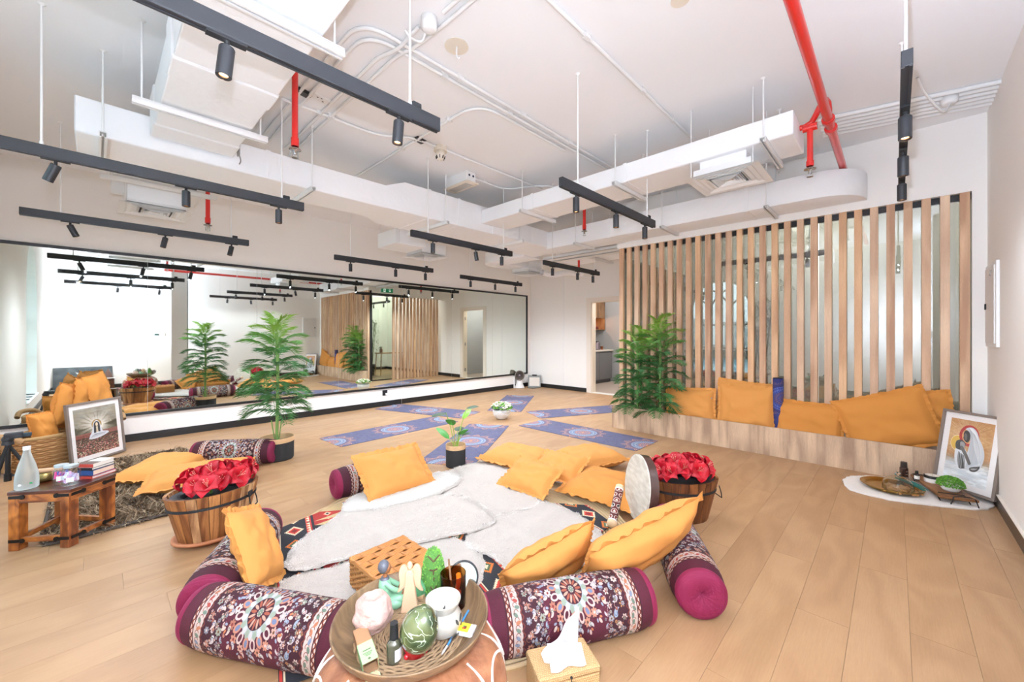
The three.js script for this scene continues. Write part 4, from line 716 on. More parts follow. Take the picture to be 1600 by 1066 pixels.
// ---- yoga mats in a ring ----
{
  const t = ctex(1536, 512, (c, w, h) => {
    c.fillStyle = '#68698c'; c.fillRect(0, 0, w, h);
    for (let i = 0; i < 900; i++) { c.fillStyle = pick(['rgba(110,112,165,0.25)', 'rgba(70,70,120,0.22)', 'rgba(90,96,150,0.2)']); c.beginPath(); c.ellipse(rnd() * w, rnd() * h, rr(10, 46), rr(4, 16), rr(0, 3), 0, 7); c.fill(); }
    for (const cx of [w / 2, 0, w]) {
      c.save(); c.translate(cx, h / 2); const k = 1.0;
      const lace = (n, r, l, wd, col, lw, off = 0) => { c.strokeStyle = col; c.lineWidth = lw; for (let i = 0; i < n; i++) { c.save(); c.rotate((i + off) * 6.2832 / n); c.beginPath(); c.moveTo(-wd, -r); c.quadraticCurveTo(-wd * 0.8, -r - l * 0.6, 0, -r - l); c.quadraticCurveTo(wd * 0.8, -r - l * 0.6, wd, -r); c.stroke(); c.restore(); } };
      const dots = (n, r, s, col, off = 0) => { c.fillStyle = col; for (let i = 0; i < n; i++) { const a = (i + off) * 6.2832 / n; c.beginPath(); c.arc(Math.cos(a) * r, Math.sin(a) * r, s, 0, 7); c.fill(); } };
      c.fillStyle = 'rgba(120,104,132,0.75)'; c.beginPath(); c.arc(0, 0, 196 * k, 0, 7); c.fill();
      lace(12, 190, 66, 40, '#e8a483', 6); lace(12, 188, 44, 26, '#e9b091', 4); lace(24, 182, 30, 18, '#d99a86', 4, 0.5); dots(24, 206, 5, '#eab596');
      c.fillStyle = '#8799bd'; c.beginPath(); c.arc(0, 0, 160, 0, 7); c.fill(); dots(44, 152, 7, '#a9bcd6'); dots(44, 138, 7, '#56639c', 0.5); lace(28, 108, 40, 13, '#a4b8d4', 4); dots(36, 120, 6, '#b9c9dc'); dots(36, 106, 5, '#55619a');
      c.fillStyle = '#8d7690'; c.beginPath(); c.arc(0, 0, 94, 0, 7); c.fill(); lace(20, 62, 28, 10, '#e3a183', 4); dots(24, 72, 4, '#d7b8ae'); dots(16, 52, 5, '#8fa8cf'); lace(12, 26, 22, 9, '#e3a183', 4); c.fillStyle = '#e9a070'; c.beginPath(); c.arc(0, 0, 20, 0, 7); c.fill(); dots(10, 30, 4, '#7c6c9c'); c.restore();
    }
  });
  const mm = std(0xe6e2d6, 0.8, { map: t, bumpMap: rep(grainy, 4, 4), bumpScale: 0.0006 });
  const W = 0.61, L = 1.86, shape = [], r = 0.02; for (const [sx, sz, a0] of [[1, 1, 0], [-1, 1, 1], [-1, -1, 2], [1, -1, 3]]) for (let i = 0; i <= 3; i++) { const a = (a0 + i / 3) * Math.PI / 2; shape.push([sx * (L / 2 - r) + r * Math.cos(a), sz * (W / 2 - r) + r * Math.sin(a)]); }
  const g = prism(shape, 0, 0.005, 0.001), p = g.attributes.position, uv = g.attributes.uv; for (let i = 0; i < p.count; i++) uv.setXY(i, p.getX(i) / L + 0.5, p.getZ(i) / W + 0.5);
  [[4.625, -3.09, Math.PI / 2, 'indigo mandala yoga mat in front of the planter'], [5.91, -3.985, -0.446, 'indigo mandala yoga mat tucked behind the end of the planter'], [2.94, -5.13, 0.045, 'indigo mandala yoga mat at left in the star'],
    [4.06, -6.0, -1.249, 'indigo mandala yoga mat nearest the mirror wall'], [3.28, -3.87, 0.571, 'indigo mandala yoga mat behind the small potted plant'], [5.72, -5.46, 0.585, 'indigo mandala yoga mat furthest away, behind the flower bowl']].forEach(([x, z, a, l]) => solo('yoga_mat', l, 'yoga mat', g, mm, [x, 0, z], a, 'yoga mats laid out as a star'));
  // rolled mat standing in the planter
  const o = thing('rolled_yoga_mat', 'rolled blue yoga mat standing upright in the planter', 'yoga mat', [5.33, 0.14, -0.95]);
  const sp = []; for (let i = 0; i <= 90; i++) { const a = i * 0.28, rr2 = 0.012 + i * 0.00042; sp.push([Math.cos(a) * rr2, Math.sin(a) * rr2]); }
  const outl = [...sp, ...sp.slice().reverse().map(([x, z]) => { const l = Math.hypot(x, z); return [x * (l + 0.0016) / l, z * (l + 0.0016) / l]; })];
  part('roll', prism(outl, 0, 0.72), std(0x1d1f26, 0.8), o);
  const gg = cyl(0.0515, 0.0515, 0.715, 0, 0.3575, 0, 32, true), u2 = gg.attributes.uv; for (let i = 0; i < u2.count; i++) u2.setXY(i, 0.12 + u2.getY(i) * 0.55, u2.getX(i) * 0.5);
  part('printed_side', gg, std(0x7c88c8, 0.8, { map: t, side: DS }), o);
}
// ================= plants =================
const palmMats = [0x457d3b, 0x3a6d34, 0x5f943d, 0x84ad3e].map((c) => std(c, 0.6, { side: DS }));
const fronds = [0, 1, 2].map((v) => {             // arching stalk with folded, drooping leaflets
  const L = 0.36, P = (t) => [L * (0.15 * t + 0.85 * t * (1 - 0.12 * t)), L * (0.62 * t - (0.62 + v * 0.14) * t * t), 0.02 * Math.sin(t * 3 + v)], gs = [tube([0, 0.25, 0.5, 0.75, 1].map(P), 0.0028, 8, 4)], pos = [], idx = [];
  for (let i = 0; i < 24; i++) for (const s of [-1, 1]) {
    const t = 0.12 + 0.88 * (i + 0.5) / 24, [x, y, z] = P(t), l = (0.05 + 0.12 * Math.sin(Math.min(1, t * 1.05) * 2.75)) * rr(0.85, 1.1), a = 0.95 - 0.55 * t, dx = Math.cos(a) * 0.75, dz = s * Math.sin(a + 0.25), w = 0.0125, b = pos.length / 3;
    const dr = rr(0.25, 0.6), pt = (k, o, h) => pos.push(x + dx * l * k - dz * o * 0.6, y + l * (0.25 * k - dr * k * k) + h, z + dz * l * k + dx * o * s * 0.9);
    pt(0, 0, 0); pt(0.4, w, 0.003); pt(0.4, -w, 0.003); pt(0.42, 0, -0.004); pt(1, 0, 0);
    idx.push(b, b + 1, b + 3, b, b + 3, b + 2, b + 1, b + 4, b + 3, b + 3, b + 4, b + 2);
  }
  const g = new THREE.BufferGeometry(); g.setAttribute('position', new THREE.Float32BufferAttribute(pos, 3)); g.setIndex(idx); return join(gs, g);
});
function palm(o, x, y, z, h, n, k, tall) {
  part('stem', join(tube([[x, y, z], [x + 0.01, y + h * 0.5, z], [x, y + h * 0.86, z]], 0.016, 14, 8), tube([[x + 0.02, y, z], [x + 0.04, y + 0.2, z + 0.02]], 0.006, 6, 5), tube([[x - 0.02, y, z], [x - 0.05, y + 0.22, z - 0.01]], 0.006, 6, 5)), std(0x7fa356, 0.6), o);
  for (let i = 0; i < n; i++) {
    const t = i / (n - 1), f = new THREE.Mesh(fronds[i % 3], palmMats[t > 0.86 ? 3 : t > 0.7 ? 2 : i % 2]); f.name = 'frond'; f.castShadow = f.receiveShadow = true;
    f.position.set(x, y + h * (tall + (0.86 - tall) * t), z); f.rotation.set(0, i * 2.399 + rr(-0.25, 0.25), 0.02 + 0.95 * t * t * t + rr(-0.12, 0.12), 'YXZ'); const s = k * (t > 0.85 ? 0.85 : 1) * rr(0.9, 1.1); f.scale.set(s, s, s); o.add(f);
  }
}
const ropePot = (o, r, h, rim) => {
  part('pot', lathe([[0, 0], [r * 0.96, 0], [r, 0.012], [r * 1.01, h - rim]], 40), std(0x2b2c2d, 0.9, { bumpMap: rep(weave, 8, 3), bumpScale: 0.0015 }), o);
  part('rim_band', lathe([[r * 1.012, h - rim], [r * 1.015, h - 0.005], [r * 1.0, h], [r * 0.95, h - 0.004], [r * 0.93, h - rim * 1.4]], 40), std(0xd8b184, 0.85, { bumpMap: rep(weave, 10, 1), bumpScale: 0.001 }), o);
  part('soil', cyl(r * 0.94, r * 0.94, 0.01, 0, h - rim * 1.4, 0, 32), std(0x1d1c1b, 0.9), o);
};
{
  const o = thing('potted_palm', 'tall artificial palm in a black rope pot by the mirror wall', 'plant', [1.36, 0, -4.86]); ropePot(o, 0.165, 0.24, 0.05); palm(o, 0, 0.2, 0, 1.36, 42, 1.0, 0.2);
  palm(thing('palm_plant', 'left artificial palm at the end of the planter', 'plant', [5.285, 0.14, -2.62]), 0, 0, 0, 1.28, 46, 0.98, 0.08);
  palm(thing('palm_plant', 'right artificial palm in the planter beside the first cushion', 'plant', [5.3, 0.14, -2.3]), 0, 0, 0, 1.46, 50, 1.0, 0.07);
  // small plant with paddle leaves
  const s = thing('potted_plant', 'small plant with broad leaves in a black rope pot with a tan rim', 'plant', [2.56, 0, -3.26]); ropePot(s, 0.1, 0.225, 0.045);
  const leaf = (l, w, fold) => { const g = new THREE.PlaneGeometry(1, 1, 6, 10), p = g.attributes.position; for (let i = 0; i < p.count; i++) { const u = p.getX(i) * 2, t = p.getY(i) + 0.5, ww = Math.sin(Math.pow(t, 0.8) * Math.PI) ** 0.75 * w / 2; p.setXYZ(i, u * ww, l * t - 0.25 * l * t * t, l * 0.36 * t * t - Math.abs(u) * ww * fold * -1); } g.computeVertexNormals(); return g; };
  const gm = [std(0x4c9a3f, 0.4, { side: DS }), std(0x8cc63f, 0.4, { side: DS }), std(0x31502f, 0.5, { side: DS })], Lf = [[0.24, 0.095, -0.95, 0.2, 0], [0.25, 0.1, 2.6, 0.1, 0], [0.26, 0.095, -1.6, 0.36, 0], [0.22, 0.075, 1.2, 0.36, 1], [0.23, 0.12, -2.1, 0.52, 2], [0.23, 0.1, 0.9, 0.52, 2], [0.25, 0.105, 1.55, 0.2, 2], [0.19, 0.065, 1.0, 0.14, 2]];
  Lf.forEach(([l, w, a, h, m], i) => { const d = 0.03 + 0.12 * (h > 0.3 ? 1 : 0.5), X = Math.sin(a + 0.73) * d, Z = Math.cos(a + 0.73) * d; const f = part('leaf', leaf(l, w, 0.35), gm[m], s); f.position.set(X, 0.19 + h * 0.72, Z); f.rotation.set(m === 2 ? 1.15 : 0.65, a + 0.73, 0, 'YXZ'); part('stalk', tube([[X * 0.15, 0.17, Z * 0.15], [X * 0.5, 0.19 + h * 0.4, Z * 0.5], [X, 0.19 + h * 0.73, Z]], 0.004, 8, 5), std(0x9bbf4d, 0.5), s); });
  // flower bowl
  const b = thing('flower_bowl', 'white footed bowl of small white flowers in the middle of the mats', 'plant', [4.5, 0, -4.55]);
  part('bowl', lathe([[0, 0], [0.075, 0], [0.085, 0.012], [0.13, 0.06], [0.142, 0.12], [0.14, 0.15], [0.128, 0.15], [0.13, 0.12], [0, 0.11]], 36), std(0xeeeeec, 0.35), b);
  part('band', join([0.09, 0.118].map((y) => new THREE.TorusGeometry(y > 0.1 ? 0.1425 : 0.1375, 0.0035, 6, 40).rotateX(Math.PI / 2).translate(0, y, 0))), std(0xeeeeec, 0.35), b);
  const lv = [[], []], fl = [];
  for (let i = 0; i < 330; i++) { const a = rnd() * 6.283, e = Math.sqrt(rnd()) * 0.17, y = 0.15 + 0.1 * Math.sqrt(Math.max(0, 1 - (e / 0.18) ** 2)) * rr(0.6, 1.1), g = new THREE.SphereGeometry(0.022, 5, 3).scale(0.55, 0.22, 1).rotateX(rr(-0.9, 0.5)).rotateY(a + rr(-0.6, 0.6)).translate(Math.cos(a) * e, y, Math.sin(a) * e); lv[i % 2].push(g); }
  for (let i = 0; i < 80; i++) { const a = rnd() * 6.283, e = (0.4 + 0.6 * rnd()) * 0.18, y = 0.155 + 0.105 * Math.sqrt(Math.max(0, 1 - (e / 0.19) ** 2)) * rr(0.8, 1.15), c = [0, 1, 2, 3, 4].map((k) => new THREE.SphereGeometry(0.011, 5, 3).scale(1, 0.5, 1).translate(Math.cos(k * 1.2566) * 0.011, 0, Math.sin(k * 1.2566) * 0.011)); fl.push(join(c).rotateX(rr(-0.6, 0.6)).rotateZ(rr(-0.6, 0.6)).translate(Math.cos(a) * e, y, Math.sin(a) * e)); }
  part('leaves', join(lv[0]), std(0x7fae2e, 0.6), b, null, 'stuff'); part('leaves', join(lv[1]), std(0x3f7f2c, 0.6), b, null, 'stuff'); part('blossoms', join(fl), std(0xf6f3da, 0.6), b, null, 'stuff');
}
// wooden tubs with red amaryllis
const petalGeo = (() => { const g = new THREE.PlaneGeometry(1, 1, 6, 8), p = g.attributes.position; for (let i = 0; i < p.count; i++) { const u = p.getX(i) * 2, t = p.getY(i) + 0.5, w = 0.046 * Math.sin(Math.min(1, 0.12 + t * 0.9) * Math.PI) ** 0.7; p.setXYZ(i, u * w, 0.1 * (t - 0.12 * t * t), 0.055 * Math.sin(t * 2.2) - 0.04 * t * t + 0.012 * u * u + 0.004 * Math.sin(u * 6 + t * 9) * t); } g.computeVertexNormals(); return g; })();
const petalMats = [0xbb0c22, 0xad091d, 0xc81428].map((c) => phy(c, 0.5, { side: DS, sheen: 0.4, sheenColor: new THREE.Color(0xff6a7a), sheenRoughness: 0.5 }));
const stamenGeo = join([0, 1, 2, 3, 4].map((i) => tube([[0, 0, 0], [0.006 * Math.cos(i * 1.3), 0.006 * Math.sin(i * 1.3), 0.04], [0.016 * Math.cos(i * 1.3), 0.016 * Math.sin(i * 1.3) + 0.008, 0.075]], 0.0012, 6, 4)), [0, 1, 2, 3, 4].map((i) => ball(0.0028, 0.016 * Math.cos(i * 1.3), 0.016 * Math.sin(i * 1.3) + 0.008, 0.076, 6)));
const charTex = woodTex(512, 512, [224, 178, 128], [118, 76, 44], { lines: 5, wave: 0.5, stretch: 0.7, streak: 0.9, fine: 0.4 });
function tub(label, x, z, turn, dark, flowers) {
  const o = thing('flower_tub', label, 'planter', [x, 0, z], turn), H = 0.3, y0 = dark ? 0 : 0.03, N = 26, e = (a, k, s = 1) => [Math.cos(a) * (0.19 + 0.075 * k) * s, Math.sin(a) * (0.145 + 0.05 * k) * s];
  const mats = (dark ? [0xe0bd94, 0xae8a64, 0xcaa478, 0x94714e] : [0xffffff, 0xe8cda8, 0xcfae84, 0xf6dfbe]).map((c) => std(c, 0.6, { map: charTex }));
  for (let i = 0; i < N; i++) {
    const a0 = (i + 0.03) / N * 6.2832, a1 = (i + 0.97) / N * 6.2832, g = clean(new THREE.BoxGeometry(1, 1, 1, 1, 1, 1)), p = g.attributes.position, out = 1 + rr(-0.006, 0.006);
    for (let j = 0; j < p.count; j++) { const a = p.getX(j) > 0 ? a1 : a0, k = p.getY(j) > 0 ? 1 : 0, [X, Z] = e(a, k, (p.getZ(j) > 0 ? 1 : 0.925) * out); p.setXYZ(j, X, y0 + 0.0 + k * H, Z); }
    g.computeVertexNormals(); part('stave', swapUV(metric(g, 1.5, rnd(), rnd())), mats[Math.floor(rnd() * 4)], o);
  }
  const band = (k, h) => { const ringP = (s) => Array.from({ length: 60 }, (_, i) => e(i / 60 * 6.2832, k, s)); return prism(ringP(1.022), y0 + k * H - h / 2, y0 + k * H + h / 2, 0, [ringP(0.99).reverse()]); };
  part('hoop', band(0.74, 0.016), M.blackMatte, o);
  const hd = dark ? 0 : Math.PI / 2; void hd;
  const [hx, hz] = e(dark ? 0 : 0.9, 0.78, 1.03); const hg = join(bx(0.012, 0.035, 0.05, 0, 0, 0), tube([[0.01, 0, -0.045], [0.02, -0.05, -0.055], [0.024, -0.085, -0.055]], 0.004, 8, 6), tube([[0.01, 0, 0.045], [0.02, -0.05, 0.055], [0.024, -0.085, 0.055]], 0.004, 8, 6), tube([[0.024, -0.085, -0.055], [0.024, -0.085, 0.055]], 0.004, 6, 6));
  part('handle', hg.rotateY(-Math.atan2(hz, hx)).translate(hx, y0 + 0.78 * H, hz), M.blackMatte, o);
  if (dark) { part('handle', hg.clone().rotateY(Math.PI).translate(0, 0, 0), M.blackMatte, o).position.set(0, (y0 + 0.78 * H) * 2 * 0, 0); }
  const ell = (s, k) => Array.from({ length: 48 }, (_, i) => e(i / 48 * 6.2832, k, s));
  part('liner', prism(ell(0.9, 1), y0 + H - 0.05, y0 + H - 0.02, 0.004, [ell(0.66, 1).reverse()]), std(0x3a3b3e, 0.5), o);
  part('soil', prism(ell(0.9, 0.6), y0 + H - 0.07, y0 + H - 0.05), std(0x1b1b1c, 0.8), o);
  if (!dark) { part('saucer', lathe([[0, 0], [0.16, 0], [0.2, 0.028], [0.212, 0.03], [0.212, 0.044], [0.196, 0.044], [0.15, 0.02], [0, 0.02]], 48).scale(1.06, 1, 0.86), std(0xb9764f, 0.7), o); }
  flowers.forEach(([fx, fy, fz, tilt, az, s], i) => {
    const f = new THREE.Group(); f.name = 'flower'; f.position.set(fx, y0 + H + fy, fz); f.rotation.set(-tilt, az, 0, 'YXZ'); f.scale.setScalar(s); o.add(f);
    for (let k = 0; k < 6; k++) { const pm = part('petal', petalGeo, petalMats[(i + k) % 3], f); pm.rotation.set((k % 2 ? 0.02 : 0.24) + rr(-0.1, 0.1), 0, k * 1.0472 + rr(-0.12, 0.12), 'ZXY'); }
    part('stamens', stamenGeo, std(0xe8a48c, 0.6), f);
    part('stalk', rod([0, 0, 0], [0, 0, -0.06], 0.008, 8, 0.011), std(0x5b7f3a, 0.6), f);
  });
  return o;
}
const bloom = (sd) => { const f = []; seed = sd; for (let i = 0; i < 15; i++) { const a = i * 2.399, r = Math.sqrt((i + 0.5) / 15); f.push([Math.cos(a) * r * 0.21, 0.045 + 0.055 * (1 - r) + rr(-0.01, 0.02), Math.sin(a) * r * 0.14, rr(0.3, 1.1), Math.atan2(Math.cos(a), Math.sin(a)) + rr(-0.5, 0.5), rr(0.85, 1.05)]); } return f; };
tub('wooden tub of red flowers at left on a terracotta saucer', 0.545, -3.3, 0.18, false, bloom(11).map(([x, ...r]) => [x * 0.9 + 0.035, ...r]));
tub('dark wooden tub of red flowers at right behind the frame drum', 3.02, -1.15, -0.75, true, bloom(23));
// ================= left corner =================
{
  // oval wicker basket, long axis along the frame in front of it
  const o = thing('wicker_basket', 'large oval wicker basket of cushions in the left corner', 'basket', [-0.225, 0, -6.42], 0.82), A = 0.52, B = 0.25;
  const rows = [], rows2 = [];
  for (let r = 0; r < 15; r++) {
    const y = 0.02 + r * 0.021, k = 0.88 + 0.12 * Math.sin(r / 15 * 1.9), n = 112, p = [];
    for (let i = 0; i < n; i++) { const t = i / n * 6.2832, w = 1 + 0.018 * Math.cos(i * Math.PI / 2 + (r % 2) * Math.PI); p.push([Math.cos(t) * A * k * w, y + 0.003 * Math.sin(i * 1.7), Math.sin(t) * B * k * w * (1 + 0.01 * Math.cos(i * Math.PI / 2 + (r % 2) * Math.PI))]); }
    (r % 2 ? rows : rows2).push(tube(p, 0.0125, n * 2, 5, true));
  }
  part('weave', join(rows), std(0xb48552, 0.8, { bumpMap: rep(grainy, 30, 1), bumpScale: 0.002 }), o, null, 'stuff'); part('weave', join(rows2), std(0xc79a66, 0.8, { bumpMap: rep(grainy, 30, 1), bumpScale: 0.002 }), o, null, 'stuff');
  const rim = []; for (let i = 0; i < 160; i++) { const t = i / 160 * 6.2832; rim.push([Math.cos(t) * A * 0.995, 0.335, Math.sin(t) * B * 0.995]); }
  part('rim', tube(rim, 0.02, 200, 8, true), std(0xc9a26c, 0.8, { bumpMap: rep(grainy, 60, 1), bumpScale: 0.004 }), o);
  part('base', prism(rim.map(([x, , z]) => [x * 0.9, z * 0.9]).filter((_, i) => i % 4 === 0), 0.002, 0.02), std(0x8d6a45, 0.9), o);
  for (const s of [-1, 1]) {                      // braided rope handles hanging at both ends
    const hp = (q) => { const out = []; for (let i = 0; i <= 40; i++) { const t = i / 40, a = t * 26 + q * 2.09; out.push([s * (A + 0.03 + 0.016 * Math.cos(a)), 0.33 - t * 0.27, 0.016 * Math.sin(a) + 0.03 * Math.sin(t * 3)]); } return tube(out, 0.013, 90, 6); };
    part('rope_handle', join(hp(0), hp(1), hp(2), tube([[s * A, 0.33, -0.13], [s * (A + 0.04), 0.385, -0.07], [s * (A + 0.04), 0.385, 0.07], [s * A, 0.33, 0.13]], 0.026, 24, 8)), std(0xd2a878, 0.85, { bumpMap: rep(grainy, 12, 2), bumpScale: 0.004 }), o);
  }
}
// framed prints
function frame(label, w, h, pos, right, normal, tex, fr, mat = 0.045) {
  const o = thing('framed_print', label, 'picture'), fw = 0.022, d = 0.03, wm = std(fr, 0.5, { bumpMap: rep(grainy, 2, 20), bumpScale: 0.0008 });
  part('frame_rail', span(-w / 2, w / 2, h - fw, h, -d / 2, d / 2, 0.003), wm, o); part('frame_rail', span(-w / 2, w / 2, 0, fw, -d / 2, d / 2, 0.003), wm, o);
  for (const s of [-1, 1]) part('frame_stile', span(s * w / 2, s * (w / 2 - fw), fw, h - fw, -d / 2, d / 2, 0.003), wm, o);
  part('backing', span(-w / 2 + 0.01, w / 2 - 0.01, 0.01, h - 0.01, -d / 2 + 0.002, -d / 2 + 0.008), M.blackMatte, o);
  part('mount', span(-w / 2 + fw, w / 2 - fw, fw, h - fw, -0.006, 0.002), std(0xf2ece8, 0.8), o);
  const pw = w - 2 * fw - 2 * mat, ph = h - 2 * fw - 2 * mat;
  part('print', new THREE.PlaneGeometry(pw, ph).translate(0, h / 2, 0.0032), std(0xffffff, 0.6, { map: tex }), o);
  part('glass', span(-w / 2 + fw, w / 2 - fw, fw, h - fw, 0.006, 0.008), phy(0xffffff, 0.02, { transmission: 1, thickness: 0, ior: 1.3 }), o);
  return basis(o, pos, right, normal);
}
const fieldArt = ctex(640, 720, (c, w, h) => {
  const g = c.createLinearGradient(0, 0, 0, h); g.addColorStop(0, '#a39a86'); g.addColorStop(0.35, '#8a7d66'); g.addColorStop(0.5, '#6a5d42'); g.addColorStop(1, '#3d3024'); c.fillStyle = g; c.fillRect(0, 0, w, h);
  for (let i = 0; i < 260; i++) { c.fillStyle = pick(['rgba(200,195,180,0.12)', 'rgba(110,100,80,0.15)', 'rgba(150,165,160,0.12)']); c.beginPath(); c.ellipse(rnd() * w, rnd() * h * 0.4, rr(20, 80), rr(8, 24), 0, 0, 7); c.fill(); }
  c.fillStyle = '#4b442c'; for (let x = 0; x < w; x += 8) { const t = Math.abs(x - w / 2) / w * 2, hh = (x > w / 2 ? 150 : 100) * t ** 0.6 * rr(0.8, 1.1); c.fillRect(x, h * 0.52 - hh, 9, hh + 4); }
  c.save(); c.translate(w * 0.52, h * 0.4); for (let i = 0; i < 26; i++) { c.rotate(6.283 / 26 + rr(-0.06, 0.06)); const l = rr(150, 330), q = c.createLinearGradient(0, 0, 0, -l); q.addColorStop(0, 'rgba(255,250,238,0.95)'); q.addColorStop(1, 'rgba(255,250,238,0)'); c.fillStyle = q; c.beginPath(); c.moveTo(-8, 0); c.lineTo(-rr(14, 30), -l); c.lineTo(rr(14, 30), -l); c.lineTo(8, 0); c.fill(); } c.restore();
  c.fillStyle = '#8c4f42'; c.fillRect(0, h * 0.53, w, h * 0.1); c.fillStyle = '#3a2f22'; c.fillRect(0, h * 0.62, w, h * 0.38);
  for (let i = 0; i < 2600; i++) { const y = h * (0.53 + 0.47 * rnd() ** 1.1), s = 1.5 + 13 * ((y / h - 0.53) / 0.47); c.fillStyle = pick(['#a5504a', '#c0706a', '#7a3430', '#d9a294', '#4d4a2c', '#5c5836', '#2f2a1d', '#e2d2b0', '#8e3a3a', '#6c3f34']); c.beginPath(); c.ellipse(rnd() * w, y, s * rr(0.5, 1), s * 0.6 * rr(0.6, 1), 0, 0, 7); c.fill(); }
  const X = w * 0.5, Y = h * 0.42; c.fillStyle = '#b8944e'; c.beginPath(); c.arc(X, Y - 30, 72, 0, 7); c.fill(); c.strokeStyle = '#6f5526'; c.lineWidth = 6; c.stroke();
  c.fillStyle = '#dcdde2'; c.beginPath(); c.moveTo(X, Y - 90); c.bezierCurveTo(X + 60, Y - 80, X + 62, Y + 30, X + 80, Y + 90); c.bezierCurveTo(X + 130, Y + 110, X + 190, Y + 100, X + 170, Y + 140); c.bezierCurveTo(X + 60, Y + 190, X - 60, Y + 200, X - 130, Y + 178); c.bezierCurveTo(X - 120, Y + 120, X - 80, Y + 90, X - 70, Y + 60); c.bezierCurveTo(X - 60, Y - 30, X - 50, Y - 80, X, Y - 90); c.fill();
  c.fillStyle = '#17181d'; c.beginPath(); c.ellipse(X, Y - 10, 46, 66, 0, 3.3, 6.1); c.lineTo(X + 48, Y + 96); c.lineTo(X + 18, Y + 92); c.lineTo(X, Y - 20); c.lineTo(X - 18, Y + 100); c.lineTo(X - 52, Y + 100); c.fill();
  c.fillStyle = '#e8d3ae'; c.beginPath(); c.ellipse(X, Y - 28, 19, 30, 0, 0, 7); c.fill(); c.fillStyle = '#d6c3a3'; c.fillRect(X - 14, Y + 6, 28, 90); c.strokeStyle = '#5d6068'; c.lineWidth = 4; for (let i = 0; i < 9; i++) { c.beginPath(); c.moveTo(X - 110 + i * 26, Y + 170 - i * 3); c.quadraticCurveTo(X - 60 + i * 22, Y + 120, X - 20 + i * 18, Y + 118); c.stroke(); }
});
const embraceArt = ctex(560, 760, (c, w, h) => {
  const g = c.createLinearGradient(0, 0, 0, h); g.addColorStop(0, '#c08d58'); g.addColorStop(0.3, '#cf9f68'); g.addColorStop(0.56, '#b5814c'); g.addColorStop(0.66, '#a28b72'); g.addColorStop(0.76, '#d9dde0'); g.addColorStop(1, '#e9eced'); c.fillStyle = g; c.fillRect(0, 0, w, h);
  for (let i = 0; i < 420; i++) { c.fillStyle = pick(['rgba(255,235,200,0.07)', 'rgba(130,80,40,0.07)', 'rgba(90,60,40,0.04)']); c.beginPath(); c.ellipse(rnd() * w, rnd() * h * 0.68, rr(10, 70), rr(3, 12), rr(-0.5, 0.5), 0, 7); c.fill(); }
  for (const [X, Y, R] of [[0.47, 0.25, 300], [0.22, 0.4, 190]]) { c.save(); c.translate(w * X, h * Y); for (let i = 0; i < 60; i++) { c.rotate(6.283 / 60 + rr(-0.03, 0.03)); c.fillStyle = 'rgba(255,240,205,' + rr(0.06, 0.22).toFixed(2) + ')'; const l = R * rr(0.6, 1); c.beginPath(); c.moveTo(-2, 0); c.lineTo(-rr(3, 9), -l); c.lineTo(rr(3, 9), -l); c.lineTo(2, 0); c.fill(); } c.restore(); }
  for (let i = 0; i < 130; i++) { c.fillStyle = pick(['rgba(250,252,252,0.45)', 'rgba(205,211,214,0.3)', 'rgba(170,160,148,0.16)']); c.beginPath(); c.ellipse(rnd() * w, h * rr(0.66, 0.98), rr(30, 110), rr(8, 26), 0, 0, 7); c.fill(); }
  const soft = (fill, pts) => { c.fillStyle = fill; c.beginPath(); c.moveTo(w * pts[0][0], h * pts[0][1]); for (let i = 1; i < pts.length; i++) c.bezierCurveTo(...pts[i].map((v, k) => v * (k % 2 ? h : w))); c.closePath(); c.fill(); };
  c.fillStyle = '#dcb24c'; c.beginPath(); c.arc(w * 0.23, h * 0.39, 92, 0, 7); c.fill(); c.strokeStyle = '#f6e6b6'; c.lineWidth = 5; c.stroke();
  c.fillStyle = '#b3271e'; c.beginPath(); c.arc(w * 0.47, h * 0.245, 128, 0, 7); c.fill(); c.fillStyle = '#d8a06a'; c.beginPath(); c.arc(w * 0.47, h * 0.25, 92, 0, 7); c.fill();
  // the mother: shawl falling from the head round the shoulders, dark face bent down to the child
  soft('#d3d6d9', [[0.36, 0.15], [0.5, 0.06, 0.64, 0.12, 0.7, 0.26], [0.82, 0.36, 0.9, 0.48, 0.86, 0.6], [0.84, 0.7, 0.78, 0.76, 0.68, 0.78], [0.52, 0.8, 0.44, 0.72, 0.46, 0.58], [0.5, 0.46, 0.52, 0.36, 0.5, 0.26], [0.48, 0.18, 0.42, 0.16, 0.36, 0.15]]);
  soft('#eceeef', [[0.44, 0.12], [0.58, 0.1, 0.66, 0.22, 0.72, 0.34], [0.8, 0.46, 0.84, 0.56, 0.78, 0.66], [0.72, 0.56, 0.62, 0.44, 0.58, 0.34], [0.56, 0.24, 0.52, 0.16, 0.44, 0.12]]);
  for (let i = 0; i < 34; i++) { const k = i / 34; c.strokeStyle = 'rgba(120,126,132,' + rr(0.12, 0.42).toFixed(2) + ')'; c.lineWidth = rr(1.5, 4.5); c.beginPath(); c.moveTo(w * (0.45 + 0.14 * k), h * (0.13 + 0.08 * k)); c.bezierCurveTo(w * (0.52 + 0.18 * k), h * 0.3, w * (0.56 + 0.26 * k), h * 0.46, w * (0.5 + 0.32 * k), h * (0.74 - 0.12 * k)); c.stroke(); }
  soft('#2e2a28', [[0.37, 0.17], [0.44, 0.15, 0.5, 0.2, 0.5, 0.27], [0.5, 0.33, 0.46, 0.37, 0.42, 0.35], [0.37, 0.33, 0.33, 0.3, 0.35, 0.26], [0.33, 0.23, 0.34, 0.19, 0.37, 0.17]]);
  soft('#6a625d', [[0.37, 0.22], [0.41, 0.2, 0.44, 0.25, 0.43, 0.31], [0.4, 0.34, 0.36, 0.3, 0.37, 0.28], [0.35, 0.26, 0.36, 0.23, 0.37, 0.22]]);
